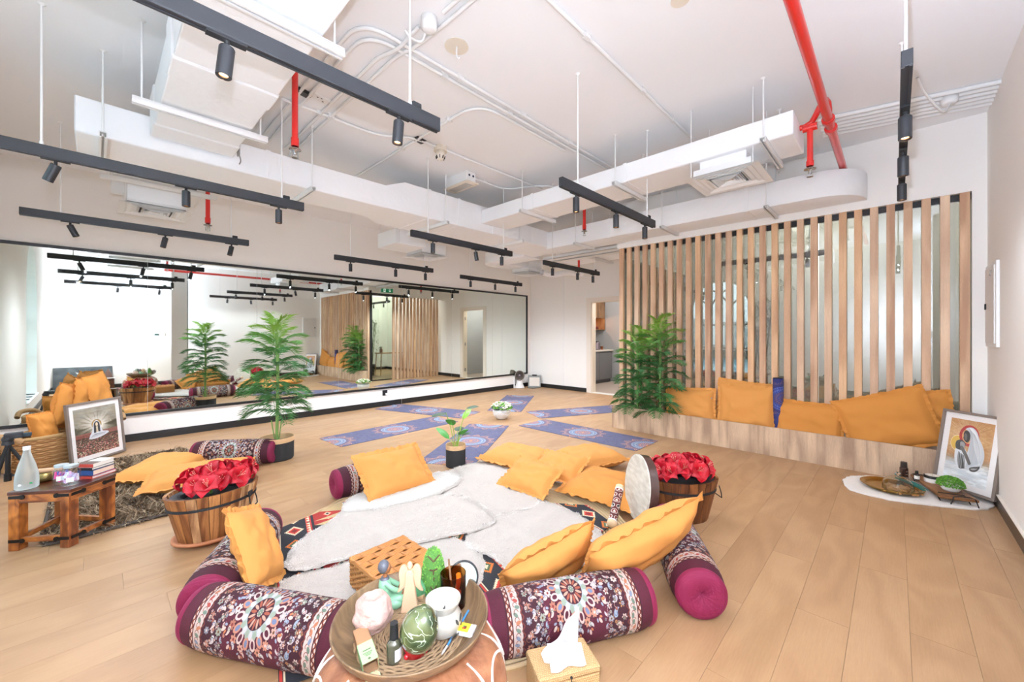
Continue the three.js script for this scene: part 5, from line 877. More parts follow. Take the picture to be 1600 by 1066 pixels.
  // the child leaning in, wrapped in a pale cloth, one arm round the mother
  soft('#3c3b3c', [[0.2, 0.36], [0.28, 0.31, 0.38, 0.33, 0.42, 0.38], [0.42, 0.46, 0.36, 0.5, 0.28, 0.52], [0.2, 0.5, 0.16, 0.42, 0.2, 0.36]]);
  soft('#a19d9a', [[0.3, 0.36], [0.37, 0.34, 0.42, 0.38, 0.41, 0.43], [0.38, 0.48, 0.33, 0.48, 0.31, 0.44], [0.29, 0.4, 0.28, 0.38, 0.3, 0.36]]);
  soft('#dfe1e3', [[0.2, 0.48], [0.3, 0.5, 0.36, 0.5, 0.42, 0.46], [0.5, 0.52, 0.54, 0.6, 0.5, 0.68], [0.46, 0.76, 0.4, 0.79, 0.32, 0.77], [0.22, 0.72, 0.18, 0.6, 0.2, 0.48]]);
  soft('#45413f', [[0.28, 0.52], [0.36, 0.54, 0.44, 0.64, 0.46, 0.76], [0.42, 0.79, 0.36, 0.79, 0.33, 0.77], [0.3, 0.7, 0.26, 0.6, 0.28, 0.52]]);
  for (let i = 0; i < 16; i++) { c.strokeStyle = pick(['rgba(225,227,229,0.8)', 'rgba(30,28,28,0.7)']); c.lineWidth = rr(2, 5); c.beginPath(); c.moveTo(w * (0.25 + 0.012 * i), h * (0.51 + 0.004 * i)); c.quadraticCurveTo(w * (0.32 + 0.012 * i), h * 0.64, w * (0.33 + 0.011 * i), h * 0.775); c.stroke(); }
  soft('#6b6663', [[0.34, 0.42], [0.4, 0.44, 0.5, 0.54, 0.6, 0.66], [0.6, 0.69, 0.56, 0.7, 0.54, 0.69], [0.46, 0.6, 0.38, 0.52, 0.31, 0.47], [0.31, 0.44, 0.32, 0.42, 0.34, 0.42]]);
  soft('#4a4644', [[0.58, 0.74], [0.64, 0.7, 0.74, 0.7, 0.8, 0.67], [0.82, 0.7, 0.78, 0.76, 0.7, 0.78], [0.64, 0.79, 0.58, 0.79, 0.58, 0.74]]); soft('#aaa6a4', [[0.6, 0.75], [0.66, 0.72, 0.72, 0.73, 0.77, 0.71], [0.72, 0.75, 0.66, 0.77, 0.6, 0.75]]);
});
frame('framed print of a robed woman in a flower field, leaning on the basket', 0.585, 0.63, [0.025, 0.01, -6.2], [0.69, 0, -0.724], [0.7, 0.1, 0.68], fieldArt, 0x7d7066);
frame('framed print of a mother and child with halos, leaning in the right corner', 0.43, 0.66, [4.985, 0.045, 0.405], [-0.67, 0, 0.742], [-0.74, 0.17, -0.66], embraceArt, 0x84756a);
// ---- low wooden table with iron straps ----
{
  const tex = woodTex(512, 512, [196, 120, 52], [92, 40, 14], { lines: 4, wave: 1.1, stretch: 1.6, streak: 0.7, fine: 0.3 });
  const wm = phy(0xffffff, 0.35, { map: tex, clearcoat: 0.35, clearcoatRoughness: 0.3 }), wd = phy(0x8d6a58, 0.3, { map: tex, clearcoat: 0.5, clearcoatRoughness: 0.25 }), iron = std(0x221d1a, 0.5, { metalness: 0.5 });
  const C = [[-0.385, -3.975], [-0.115, -3.765], [0.095, -3.965], [-0.17, -4.3]], o = thing('side_table', 'low reddish wooden table with black iron straps at left', 'table'), cx = -0.144, cz = -4.0, H = 0.37;
  const inset = (k) => C.map(([x, z]) => [cx + (x - cx) * k, cz + (z - cz) * k]);
  part('tabletop', prism(C, H - 0.022, H, 0.003), wd, o);
  const S = inset(0.985); S.forEach((p, i) => {
    const q = S[(i + 1) % 4], a = Math.atan2(q[1] - p[1], q[0] - p[0]), L = Math.hypot(q[0] - p[0], q[1] - p[1]), mx = (p[0] + q[0]) / 2, mz = (p[1] + q[1]) / 2, nx = Math.sin(a) * 0.011, nz = -Math.cos(a) * 0.011;
    const side = (Math.sin(a) * (cx - mx) - Math.cos(a) * (cz - mz)) > 0 ? 1 : -1;
    part('apron', metric(bx(L - 0.004, 0.052, 0.022, 0, H - 0.048, 0, 0.002), 2.2, rnd(), rnd()).rotateY(-a).translate(mx + nx * side, 0, mz + nz * side), wm, o);
    part('stretcher', metric(bx(L - 0.02, 0.032, 0.022, 0, 0.06, 0, 0.002), 2.2, rnd(), rnd()).rotateY(-a).translate(mx + nx * 2.2 * side, 0, mz + nz * 2.2 * side), wm, o);
    for (const y of [H - 0.035, 0.062]) for (const e of [0, 1]) { const d = e ? L / 2 - 0.04 : -L / 2 + 0.04; part('iron_strap', join(bx(0.075, 0.019, 0.004, d + (e ? -0.002 : 0.002), y, 0, 0.001), rod([d + (e ? -0.036 : 0.036), y, -0.003], [d + (e ? -0.036 : 0.036), y, 0.003], 0.014, 14)).rotateY(-a).translate(mx - nx * 0.25 * side, 0, mz - nz * 0.25 * side), iron, o); }
  });
  C.forEach(([x, z], i) => { const a = Math.atan2(cz - z, cx - x), g = swapUV(metric(bx(0.058, H - 0.022, 0.058, 0, (H - 0.022) / 2, 0, 0.003), 1.6, rnd(), rnd())), p = C[(i + 1) % 4], b = Math.atan2(p[1] - z, p[0] - x); part('leg', g.rotateY(-b).translate(x + Math.cos(a) * 0.044, 0, z + Math.sin(a) * 0.044), wm, o); });
  // things on it
  const T = H;
  const bt = thing('glass_bottle', 'frosted pale glass bottle with a white cap on the low table', 'bottle', [-0.308, T, -3.99]); bt.scale.set(0.88, 1, 0.88);
  part('body', lathe([[0, 0], [0.052, 0], [0.06, 0.008], [0.061, 0.05], [0.058, 0.09], [0.044, 0.15], [0.026, 0.205], [0.019, 0.232], [0.017, 0.25], [0, 0.25]], 36).scale(1, 1, 0.72).rotateY(0.3), phy(0xf2f8f6, 0.35, { transmission: 0.8, thickness: 0.05, ior: 1.25, attenuationColor: new THREE.Color(0xe2f0ec), attenuationDistance: 0.4 }), bt);
  part('cap', cyl(0.02, 0.019, 0.022, 0, 0.256, 0, 24), M.white, bt); part('sticker', join(bx(0.022, 0.012, 0.001, -0.026, 0.035, 0.0435), bx(0.006, 0.006, 0.001, 0, 0.037, 0.0448)).rotateY(0.0), std(0xf2f4f2, 0.5), bt); part('green_mark', bx(0.014, 0.009, 0.001, 0.022, 0.039, 0.0435), std(0x2f9a5c, 0.5), bt);
  const sb = thing('singing_bowl', 'brass singing bowl with a wooden striker on the low table', 'bowl', [-0.238, T, -4.11]);
  part('bowl', lathe([[0, 0.003], [0.03, 0], [0.05, 0.012], [0.058, 0.035], [0.052, 0.06], [0.048, 0.06], [0.054, 0.035], [0.045, 0.014], [0, 0.01]], 32), std(0x9a8450, 0.35, { metalness: 0.8 }), sb);
  solo('striker', 'pale wooden striker resting across the brass bowl', 'striker', join(rod([-0.075, 0.085, 0.0], [0.07, 0.058, 0.02], 0.014, 14)), std(0xdfb48c, 0.6), [-0.238, T, -4.11], 0.5);
  const jar = (label, x, z, tint, s) => {
    const j = thing('glass_jar', label, 'jar', [x, T, z]), gm = phy(0xf3f6f8, 0.03, { transmission: 1, thickness: 0, ior: 1.45, side: DS });
    part('glass', lathe([[0, 0], [0.036, 0], [0.042, 0.006], [0.043, 0.085], [0.036, 0.1], [0.033, 0.104], [0.033, 0.118]], 8).scale(s, s, s), gm, j);
    part('lid', cyl(0.0345 * s, 0.0345 * s, 0.014 * s, 0, 0.12 * s, 0, 24), std(0xb9c4c8, 0.3, { metalness: 0.6 }), j);
    part('label', bx(0.035, 0.03, 0.001, 0, 0.045, 0.0405 * s).rotateY(-0.1), std(0xf4f2ee, 0.6), j);
    const g = [[], [], []]; for (let i = 0; i < 36; i++) { const a = rnd() * 6.28, r = 0.03 * Math.sqrt(rnd()) * s; g[i % 3].push(rod([Math.cos(a) * r, rr(0.015, 0.07) * s, Math.sin(a) * r], [Math.cos(a + rr(-0.8, 0.8)) * r, rr(0.03, 0.085) * s, Math.sin(a + 0.4) * r], 0.0065, 6)); }
    tint.forEach((c, i) => part('rolled_notes', join(g[i]), std(c, 0.6), j, null, 'stuff'));
  };
  jar('glass jar of bright pink rolled notes behind the clear-looking jar', -0.16, -3.95, [0xe63f8c, 0xf08ab8, 0x5a62c0], 1.0);
  jar('glass jar of pale lilac rolled notes at the table corner', -0.115, -3.87, [0xd9c9e6, 0xf3eef4, 0xe8b4d4], 1.04);
  const books = [[0.16, 0.02, 0.115, 0xc8483a, 'thin red notebook at the bottom of the book pile', 0xe8e4dc, 0], [0.15, 0.036, 0.105, 0x33528a, 'thick blue book in the pile on the low table', 0xf0d6bc, 0.04], [0.15, 0.018, 0.1, 0x1d1c22, 'black book third up in the pile', 0xeae4d8, 0.0], [0.15, 0.026, 0.1, 0x5a3a2c, 'red and brown book with a yellow edge on top of the pile', 0xf1ece2, 0.05]];
  let y = T; books.forEach(([w, h, d, c, l, pg, a], i) => {
    const b = thing('book', l, 'book', [0.0, y, -4.02], 0.72 + a), cm = std(c, 0.5), k = i === 3 ? std(0xd8a63c, 0.5) : cm;
    part('pages', span(-w / 2 + 0.004, w / 2 - 0.003, 0.003, h - 0.003, -d / 2 + 0.003, d / 2 - 0.003), std(pg, 0.8), b); part('cover', join(span(-w / 2, w / 2, 0, 0.003, -d / 2, d / 2), span(-w / 2, w / 2, h - 0.003, h, -d / 2, d / 2)), i === 3 ? std(0xeae3d6, 0.4) : cm, b); part('spine', span(-w / 2, -w / 2 + 0.004, 0, h, -d / 2, d / 2), i === 3 ? std(0xc23f30, 0.5) : k, b); y += h;
    if (i === 3) { part('cover_band', span(-w / 2, -w / 2 + 0.06, h, h + 0.0006, -d / 2, d / 2), std(0x5a3a2c, 0.5), b); part('edge', span(-w / 2 + 0.004, w / 2, 0, 0.003, -d / 2 - 0.001, -d / 2 + 0.002), k, b); }
  });
}
{
  // tripod with a black video head at the very left edge
  const o = thing('tripod', 'black tripod with a camera head at the left edge', 'tripod', [-0.5, 0, -5.2]);
  part('column', join(cyl(0.016, 0.016, 0.34, 0, 0.35, 0, 14), cyl(0.022, 0.022, 0.06, 0, 0.19, 0, 14)), M.black, o);
  for (let i = 0; i < 3; i++) { const a = i * 2.094; part('leg', join(rod([0, 0.46, 0], [Math.cos(a) * 0.1, 0.25, Math.sin(a) * 0.1], 0.012, 10), rod([Math.cos(a) * 0.1, 0.25, Math.sin(a) * 0.1], [Math.cos(a) * 0.16, 0.01, Math.sin(a) * 0.16], 0.009, 10), ball(0.013, Math.cos(a) * 0.16, 0.013, Math.sin(a) * 0.16, 8)), M.blackMatte, o); }
  part('head', join(ball(0.035, 0, 0.5, 0, 14), bx(0.1, 0.045, 0.06, 0.03, 0.525, 0, 0.006), cyl(0.03, 0.035, 0.03, 0, 0.47, 0, 16)), std(0x232930, 0.5), o);
  part('clamp', join(bx(0.05, 0.03, 0.04, 0.1, 0.52, 0, 0.005), rod([0, 0.2, 0], [0.06, 0.2, 0.0], 0.006, 8)), std(0x1b3340, 0.5), o);
}
// ---- leather pouf, wooden bowl and what lies in it ----
const PX = 0.71, PZ = -1.13;
{
  const o = thing('leather_pouf', 'tan leather pouf with white piped seams in the foreground', 'pouf', [PX, 0, PZ]);
  const prof = [[0.0, 0.37], [0.1, 0.372], [0.19, 0.362], [0.25, 0.335], [0.285, 0.29], [0.3, 0.23], [0.298, 0.15], [0.275, 0.07], [0.24, 0.02], [0.2, 0.0], [0, 0]], R = (y) => { for (let i = 0; i < prof.length - 1; i++) { const [a, ya] = prof[i], [b, yb] = prof[i + 1]; if (y <= ya && y >= yb) return a + (b - a) * (ya - y) / Math.max(1e-6, ya - yb); } return 0.2; };
  const N = 10, lm = std(0xa96a43, 0.45, { map: dtex(256, 256, ring((u, v) => mix([172, 116, 80], [120, 72, 46], 0.4 + 0.8 * fbm(u * 5, v * 5, 4))), true, [1, 1]), color: 0xffffff, bumpMap: rep(lumpy, 2, 2), bumpScale: 0.002 });
  const SM = new THREE.CatmullRomCurve3(prof.map(([r, y]) => V(r, y, 0)), false, 'centripetal');
  for (let k = 0; k < N; k++) {                   // wedge panels, each a little plump between its seams
    const U = 8, W = 26, P = [], T = [], I = [];
    for (let j = 0; j <= W; j++) for (let i = 0; i <= U; i++) { const p = SM.getPoint(j / W), f = i / U, a = (k + f) / N * 6.2832, b = 1 + 0.03 * Math.sin(f * Math.PI) ** 0.6 * Math.sin(j / W * Math.PI); P.push(Math.cos(a) * p.x * b, p.y, Math.sin(a) * p.x * b); T.push(a * 0.5, j / W * 1.3 + k * 0.37); }
    for (let j = 0; j < W; j++) for (let i = 0; i < U; i++) { const a = j * (U + 1) + i; I.push(a, a + 1, a + U + 1, a + 1, a + U + 2, a + U + 1); }
    const g = new THREE.BufferGeometry(); g.setAttribute('position', new THREE.Float32BufferAttribute(P, 3)); g.setAttribute('uv', new THREE.Float32BufferAttribute(T, 2)); g.setIndex(I); g.computeVertexNormals(); part('leather_panel', g, lm, o);
  }
  const at = (a, y, q = 1.012) => [Math.cos(a) * R(y) * q, y, Math.sin(a) * R(y) * q], cord = std(0xf0e6dc, 0.7);
  for (let k = 0; k < N; k++) {
    const a = k / N * 6.2832, s = 6.2832 / N;
    part('piping', join(
      tube([0.355, 0.33, 0.29, 0.24, 0.16, 0.08, 0.03].map((y) => at(a, y, 1.008)), 0.0045, 30, 6),
      tube([[0, 0.27], [0.12, 0.3], [0.3, 0.318], [0.5, 0.324], [0.7, 0.318], [0.88, 0.3], [1, 0.27]].map(([f, y]) => at(a + f * s, y, 1.03)), 0.0045, 30, 6),
      tube([[0, 0.15], [0.12, 0.19], [0.3, 0.215], [0.5, 0.222], [0.7, 0.215], [0.88, 0.19], [1, 0.15]].map(([f, y]) => at(a + f * s, y, 1.032)), 0.0045, 30, 6)), cord, o);
  }
  const b = thing('wooden_bowl', 'wide shallow dark wooden bowl on the pouf', 'bowl', [PX, 0.37, PZ]);
  const bt = woodTex(512, 512, [136, 108, 76], [82, 62, 42], { lines: 8, wave: 0.9, stretch: 1.2, fine: 0.6 });
  const bg = lathe([[0, 0.004], [0.14, 0], [0.19, 0.012], [0.23, 0.045], [0.246, 0.075], [0.244, 0.08], [0.238, 0.076], [0.222, 0.05], [0.185, 0.022], [0.13, 0.014], [0, 0.014]], 64), bp = bg.attributes.position, bu = bg.attributes.uv; for (let i = 0; i < bp.count; i++) bu.setXY(i, bp.getX(i) * 2.2, bp.getZ(i) * 2.2 + bp.getY(i) * 2);
  part('bowl', bg, std(0xffffff, 0.5, { map: bt }), b);
  const mt = thing('seagrass_mat', 'round woven seagrass mat inside the wooden bowl', 'mat', [PX - 0.005, 0.384, PZ]), c = [];
  for (let r = 0.01; r < 0.175; r += 0.0062) { const n = Math.max(8, Math.round(r * 420)), p = []; for (let i = 0; i < n; i++) { const t = i / n * 6.2832; p.push([Math.cos(t) * (r + 0.0024 * Math.sin(i * 2.3)), 0.006 + 0.0034 * Math.sin(i * 1.57 + r * 300), Math.sin(t) * (r + 0.0014 * Math.cos(i * 1.9))]); } c.push(tube(p, 0.0035, n * 2, 5, true)); }
  part('coil', join(c), std(0xc6a27a, 0.9, { bumpMap: rep(grainy, 20, 1), bumpScale: 0.003 }), mt, null, 'stuff');
}
const TY = 0.396;                                  // top of the seagrass mat
{
  // pink salt stone candle holder
  const g = new THREE.IcosahedronGeometry(0.06, 12), p = g.attributes.position;
  for (let i = 0; i < p.count; i++) { const v = V(p.getX(i), p.getY(i), p.getZ(i)), d = v.clone().normalize(), k = 0.97 + 0.1 * n3(d.x * 1.1, d.y * 1.1, d.z * 1.1) + 0.02 * n3(d.x * 3.4 + 5, d.y * 3.4, d.z * 3.4); v.multiplyScalar(k); v.y *= 1.08; v.x *= 1.02; const rad = Math.hypot(v.x, v.z); if (v.y > 0.03 && rad < 0.028) v.y = 0.036 + rad * 0.4; if (v.y < -0.052) v.y = -0.052; p.setXYZ(i, v.x, v.y, v.z); }
  g.computeVertexNormals();
  solo('salt_candle_holder', 'rough pink salt stone candle holder in the wooden bowl', 'candle holder', g, phy(0xd0ada0, 0.5, { transmission: 0.12, thickness: 0.1, ior: 1.4, attenuationColor: new THREE.Color(0xe8ac90), attenuationDistance: 0.1, bumpMap: lumpy, bumpScale: 0.003 }), [0.622, TY + 0.052, -1.222]);
  // kneeling figurine, dark hair, mint robe
  const f = thing('kneeling_figurine', 'kneeling figurine with grey hair and a mint green robe', 'figurine', [0.7, TY, -1.29], -0.35), mint = std(0x88b894, 0.45), skin = std(0x8f5a36, 0.5), hair = std(0x53555c, 0.35);
  part('robe', join(lathe([[0, 0], [0.03, 0.0], [0.036, 0.012], [0.03, 0.028], [0.018, 0.05], [0.021, 0.075], [0.019, 0.092], [0.008, 0.1], [0, 0.1]], 20), ball(0.026, 0.03, 0.02, 0.016, 12).scale(1.1, 0.8, 1), tube([[0.01, 0.02, 0.012], [0.05, 0.028, 0.02], [0.085, 0.012, 0.012]], 0.017, 12, 10), tube([[-0.006, 0.02, -0.018], [0.03, 0.026, -0.022], [0.075, 0.01, -0.02]], 0.016, 12, 10)), mint, f);
  part('sleeve', tube([[0, 0.09, 0.018], [0.022, 0.07, 0.026], [0.05, 0.05, 0.022]], 0.0085, 12, 8), mint, f); part('sleeve', tube([[0, 0.09, -0.018], [0.022, 0.07, -0.026], [0.05, 0.05, -0.022]], 0.0085, 12, 8), mint, f);
  part('hand', join(ball(0.0085, 0.056, 0.046, 0.02, 10), ball(0.0085, 0.056, 0.046, -0.02, 10)), skin, f);
  part('head', join(ball(0.017, 0.004, 0.132, 0, 16).scale(1, 1.12, 1).translate(0, -0.016, 0), cyl(0.007, 0.008, 0.022, 0.001, 0.108, 0, 10), ball(0.004, 0.0215, 0.13, 0, 8)), skin, f);
  part('hair', join(ball(0.0195, -0.004, 0.136, 0, 16).scale(1, 1.15, 1).translate(0, -0.018, 0), cyl(0.012, 0.016, 0.008, 0, 0.1, 0, 14)), hair, f);
  f.scale.setScalar(1.02);
  // wooden angel
  const sh = new THREE.Shape([[-0.027, 0], [0.027, 0], [0.009, 0.118], [0.012, 0.128], [0.007, 0.138], [0.0, 0.138], [-0.007, 0.138], [-0.012, 0.128], [-0.009, 0.118]].map(([x, y]) => new THREE.Vector2(x, y)));
  const an = thing('wooden_angel', 'flat pale wooden angel with two rounded wings', 'figurine', [0.752, TY, -1.212], -0.72), am = std(0xd8b28e, 0.6);
  part('body', metric(new THREE.ExtrudeGeometry(sh, { depth: 0.014, bevelEnabled: true, bevelSize: 0.003, bevelThickness: 0.003, bevelSegments: 3 }).translate(0, 0, -0.004)), am, an);
  part('head', ball(0.0095, 0, 0.15, 0.003, 16).scale(1, 1.5, 0.8).translate(0, -0.07, 0), am, an);
  for (const s of [-1, 1]) { const w = new THREE.Shape(); w.moveTo(s * 0.004, 0.112); w.bezierCurveTo(s * 0.008, 0.14, s * 0.014, 0.152, s * 0.024, 0.15); w.bezierCurveTo(s * 0.038, 0.146, s * 0.038, 0.118, s * 0.034, 0.1); w.bezierCurveTo(s * 0.032, 0.088, s * 0.034, 0.074, s * 0.042, 0.062); w.bezierCurveTo(s * 0.026, 0.066, s * 0.01, 0.092, s * 0.004, 0.112); part('wing', metric(new THREE.ExtrudeGeometry(w, { depth: 0.008, bevelEnabled: true, bevelSize: 0.002, bevelThickness: 0.002, bevelSegments: 2 }).translate(0, 0, -0.012)), am, an); }
  // mossy green figure on a smooth green base
  const bd = thing('mossy_figure', 'tall mossy green figure with brown twig marks on a smooth green base', 'figurine', [0.865, TY, -1.235], -0.6);
  part('base', join(ball(0.05, -0.012, 0.026, -0.012, 20).scale(1.1, 0.75, 0.8), ball(0.03, -0.05, 0.03, 0.012, 16), ball(0.026, 0.034, 0.02, 0.004, 14)), std(0x5c9a6c, 0.3), bd);
  const core = lathe([[0, 0.0], [0.036, 0.0], [0.042, 0.03], [0.041, 0.075], [0.034, 0.115], [0.024, 0.145], [0.012, 0.158], [0, 0.16]], 24).scale(1, 1, 0.7); part('body', core.translate(0, 0.008, 0.01), std(0x4a7a30, 0.8), bd);
  const lv = [[], []]; for (let i = 0; i < 460; i++) { const y = rr(0.01, 0.166), a = rnd() * 6.283, r = 0.041 * Math.sqrt(Math.max(0.05, 1 - ((y - 0.05) / 0.122) ** 2 * (y > 0.05 ? 1 : 0.15))); lv[i % 2].push(new THREE.SphereGeometry(0.0055, 5, 3).scale(0.6, 1.1, 0.5).rotateX(0.5).rotateY(Math.PI / 2 - a).translate(Math.cos(a) * r, y, 0.01 + Math.sin(a) * r * 0.7)); }
  part('moss', join(lv[0]), std(0x74a844, 0.8), bd, null, 'stuff'); part('moss', join(lv[1]), std(0x528838, 0.8), bd, null, 'stuff');
  const tw = (pts) => tube(pts.map(([x, y, z]) => [x, y, z ?? 0.043]), 0.0026, 8, 5); part('twigs', join(tw([[-0.02, 0.15, 0.028], [-0.004, 0.137, 0.036], [0.0, 0.132, 0.038]]), tw([[0.022, 0.15, 0.028], [0.006, 0.137, 0.036], [0.0, 0.132, 0.038]]), tw([[-0.014, 0.106, 0.042], [0, 0.104, 0.044], [0.014, 0.107, 0.042]]), tw([[0, 0.104, 0.045], [0, 0.09, 0.046]]), tw([[0.002, 0.08, 0.046], [0, 0.07, 0.047]]), tw([[-0.01, 0.048, 0.045], [0, 0.034, 0.047], [0.01, 0.048, 0.045]])), std(0x4c3320, 0.8), bd);
  // green marbled stone egg on a red stand
  const eg = lathe(Array.from({ length: 25 }, (_, i) => { const t = i / 24 * Math.PI; return [0.056 * Math.sin(t) * (1 + 0.1 * Math.cos(t)), 0.07 - 0.07 * Math.cos(t)]; }), 40);
  const et = dtex(512, 512, ring((u, v) => { const q = fbm(u * 2, v * 2, 4), vein = Math.abs(fbm(u * 1.7 + 4.3 + q * 0.3, v * 1.7 + 2, 3)); return vein < 0.018 ? [186, 196, 172] : mix(mix([98, 106, 62], [46, 62, 40], 0.5 + fbm(u * 1.2, v * 1.2 + 7, 3) * 1.6), [140, 150, 116], Math.max(0, 0.5 - vein * 12)); }), true);
  solo('stone_egg', 'large polished green marbled stone egg in the front of the bowl', 'stone egg', eg, phy(0xffffff, 0.12, { map: et, clearcoat: 1, clearcoatRoughness: 0.05 }), [0.663, TY + 0.022, -1.04]).rotation.set(0.15, 1.5, 0.25);
  const st = thing('egg_stand', 'small glossy red stand under the stone egg', 'stand', [0.663, TY, -1.04]); part('ring', lathe([[0.025, 0.004], [0.036, 0.004], [0.034, 0.018], [0.04, 0.032], [0.034, 0.034], [0.026, 0.018]], 32), phy(0xb01820, 0.2, { clearcoat: 1 }), st); for (let i = 0; i < 3; i++) part('foot', ball(0.009, Math.cos(i * 2.09 + 0.9) * 0.032, 0.007, Math.sin(i * 2.09 + 0.9) * 0.032, 10), phy(0xb01820, 0.2, { clearcoat: 1 }), st);
  // white oil burner with cut-out leaves
  const ob = thing('oil_burner', 'white ceramic oil burner with leaf-shaped cut-outs', 'oil burner', [0.77, TY, -1.045]);
  part('body', lathe([[0, 0.0], [0.036, 0], [0.053, 0.016], [0.06, 0.042], [0.056, 0.06], [0.044, 0.076], [0.043, 0.08], [0.05, 0.09], [0.056, 0.106], [0.0555, 0.11], [0.052, 0.108], [0.046, 0.092], [0.038, 0.08], [0.02, 0.074], [0, 0.073]], 44), phy(0xb9b4a7, 0.35, { clearcoat: 0.7 }), ob);
  const leafS = () => { const s = new THREE.Shape(); s.moveTo(0, 0.012); s.quadraticCurveTo(0.008, 0, 0, -0.012); s.quadraticCurveTo(-0.008, 0, 0, 0.012); return new THREE.ExtrudeGeometry(s, { depth: 0.003, bevelEnabled: false }); };
  for (const [a, y, t] of [[2.55, 0.046, 0.4], [2.2, 0.05, -0.8], [2.35, 0.026, 1.2], [1.9, 0.04, 0.2], [2.75, 0.03, 1.9], [2.0, 0.022, 1.5]]) part('cut_out', leafS().rotateZ(t).translate(0, 0, 0.0575).rotateX(y > 0.045 ? -0.12 : 0.25).rotateY(Math.PI - a - 0.4).translate(0, y, 0), std(0x3a352e, 0.9), ob);
  part('wick', join(rod([0.003, 0.073, 0.004], [0.003, 0.084, 0.004], 0.0015, 5), rod([-0.003, 0.073, 0.006], [-0.003, 0.082, 0.006], 0.0015, 5)), M.blackMatte, ob);
  // amber glass with sticks and an orange rind, small mirror disc behind it
  const cup = thing('amber_glass', 'amber brown glass tumbler holding sticks', 'glass', [0.872, TY - 0.002, -1.125]);
  part('glass', lathe([[0, 0], [0.04, 0], [0.044, 0.004], [0.045, 0.115], [0.0425, 0.115], [0.0415, 0.008], [0, 0.008]], 36), phy(0xd09050, 0.04, { transmission: 1, thickness: 0.006, ior: 1.45, attenuationColor: new THREE.Color(0xa0541a), attenuationDistance: 0.02 }), cup);
  solo('incense_stick', 'brown incense stick standing in the amber glass', 'stick', rod([0, 0.01, 0], [-0.012, 0.165, -0.01], 0.0035, 6), std(0x8f6a4c, 0.8), [0.868, TY, -1.12]);
  solo('orange_peel', 'strip of orange rind inside the amber glass', 'peel', join(tube([[0.012, 0.012, 0.0], [0.02, 0.06, 0.006], [0.014, 0.1, 0.012]], 0.009, 12, 8), tube([[-0.02, 0.01, 0.01], [0, 0.03, 0.018], [0.024, 0.02, 0.008]], 0.012, 12, 8)), std(0xf07c18, 0.5), [0.872, TY + 0.006, -1.125]);
  const mr = thing('mirror_disc', 'round hand mirror with a black rim behind the amber glass', 'mirror', [0.925, TY + 0.008, -1.13]); const md = (g) => g.rotateX(Math.PI / 2).translate(0, 0.055, 0).rotateX(-0.35).rotateY(-0.55);
  part('rim', md(new THREE.TorusGeometry(0.053, 0.004, 8, 40).rotateX(Math.PI / 2)), M.black, mr); part('mirror_glass', md(cyl(0.052, 0.052, 0.003, 0, 0, 0, 40)), std(0xb9c9c4, 0.1, { metalness: 0.9 }), mr);
  // matchbox, blue brush, little bottle, open green box, wood chips
  const mb = thing('matchbox', 'small matchbox with a yellow printed lid', 'matchbox', [0.815, TY + 0.006, -0.985], 0.5); part('box', span(-0.02, 0.02, 0, 0.014, -0.028, 0.028, 0.001), M.white, mb);
  part('printed_lid', new THREE.PlaneGeometry(0.038, 0.054).rotateX(-Math.PI / 2).translate(0, 0.0144, 0), std(0xffffff, 0.6, { map: ctex(128, 180, (c, w, h) => { c.fillStyle = '#f3cf2e'; c.fillRect(0, 0, w, h); c.fillStyle = '#f4ece0'; c.fillRect(0, h * 0.72, w, h * 0.28); c.fillStyle = '#d9a08c'; for (let i = 0; i < 5; i++) c.fillRect(14 + i * 20, h * 0.8, 14, 10); c.fillStyle = '#7a2a1e'; c.beginPath(); c.ellipse(w / 2, h * 0.45, 26, 15, 0, 0, 7); c.fill(); c.fillStyle = '#c9342a'; c.beginPath(); c.arc(w * 0.4, h * 0.34, 13, 0, 7); c.fill(); c.fillStyle = '#2f7d4a'; c.beginPath(); c.arc(w * 0.62, h * 0.34, 12, 0, 7); c.fill(); }) }), mb);
  solo('paint_brush', 'thin blue brush lying across the edge of the seagrass mat', 'brush', join(rod([0, 0, 0], [0.135, 0.012, -0.06], 0.0035, 8)), std(0x3f7fb8, 0.4), [0.74, TY + 0.004, -0.985]);
  solo('brush_tip', 'silver ferrule and bristles of the blue brush', 'brush', join(rod([0, 0, 0], [-0.018, -0.001, 0.008], 0.0038, 8), rod([-0.018, -0.001, 0.008], [-0.03, -0.002, 0.013], 0.0045, 8, 0.001)), std(0xd6d2cc, 0.4, { metalness: 0.4 }), [0.74, TY + 0.004, -0.985]);
  const sb = thing('dropper_bottle', 'small dark glass bottle with a black cap and white label', 'bottle', [0.603, TY, -1.058], 0.5);
  part('bottle', lathe([[0, 0], [0.019, 0], [0.021, 0.003], [0.021, 0.05], [0.017, 0.058], [0.012, 0.061], [0.012, 0.066], [0, 0.066]], 28), phy(0x4b4a3a, 0.12, { clearcoat: 1 }), sb); part('cap', cyl(0.0125, 0.0145, 0.044, 0, 0.088, 0, 6), M.black, sb); part('label', new THREE.CylinderGeometry(0.0214, 0.0214, 0.034, 18, 1, true, -0.9, 1.9).translate(0, 0.026, 0), std(0xf2f2f2, 0.5, { side: DS }), sb);
  const gb = thing('incense_box', 'open green and brown cardboard box lying at the front of the bowl', 'box', [0.553, TY + 0.02, -1.135], 0.0); gb.rotation.set(0.06, -0.24, 0.1, 'YXZ');
  part('carton', join(span(-0.021, 0.021, -0.017, -0.0155, -0.07, 0.07), span(-0.021, 0.021, 0.0155, 0.017, -0.07, 0.07), span(-0.021, -0.0195, -0.017, 0.017, -0.07, 0.07), span(0.0195, 0.021, -0.017, 0.017, -0.07, 0.07), span(-0.021, 0.021, -0.017, 0.017, -0.07, -0.0685)), std(0x9a7350, 0.7), gb);
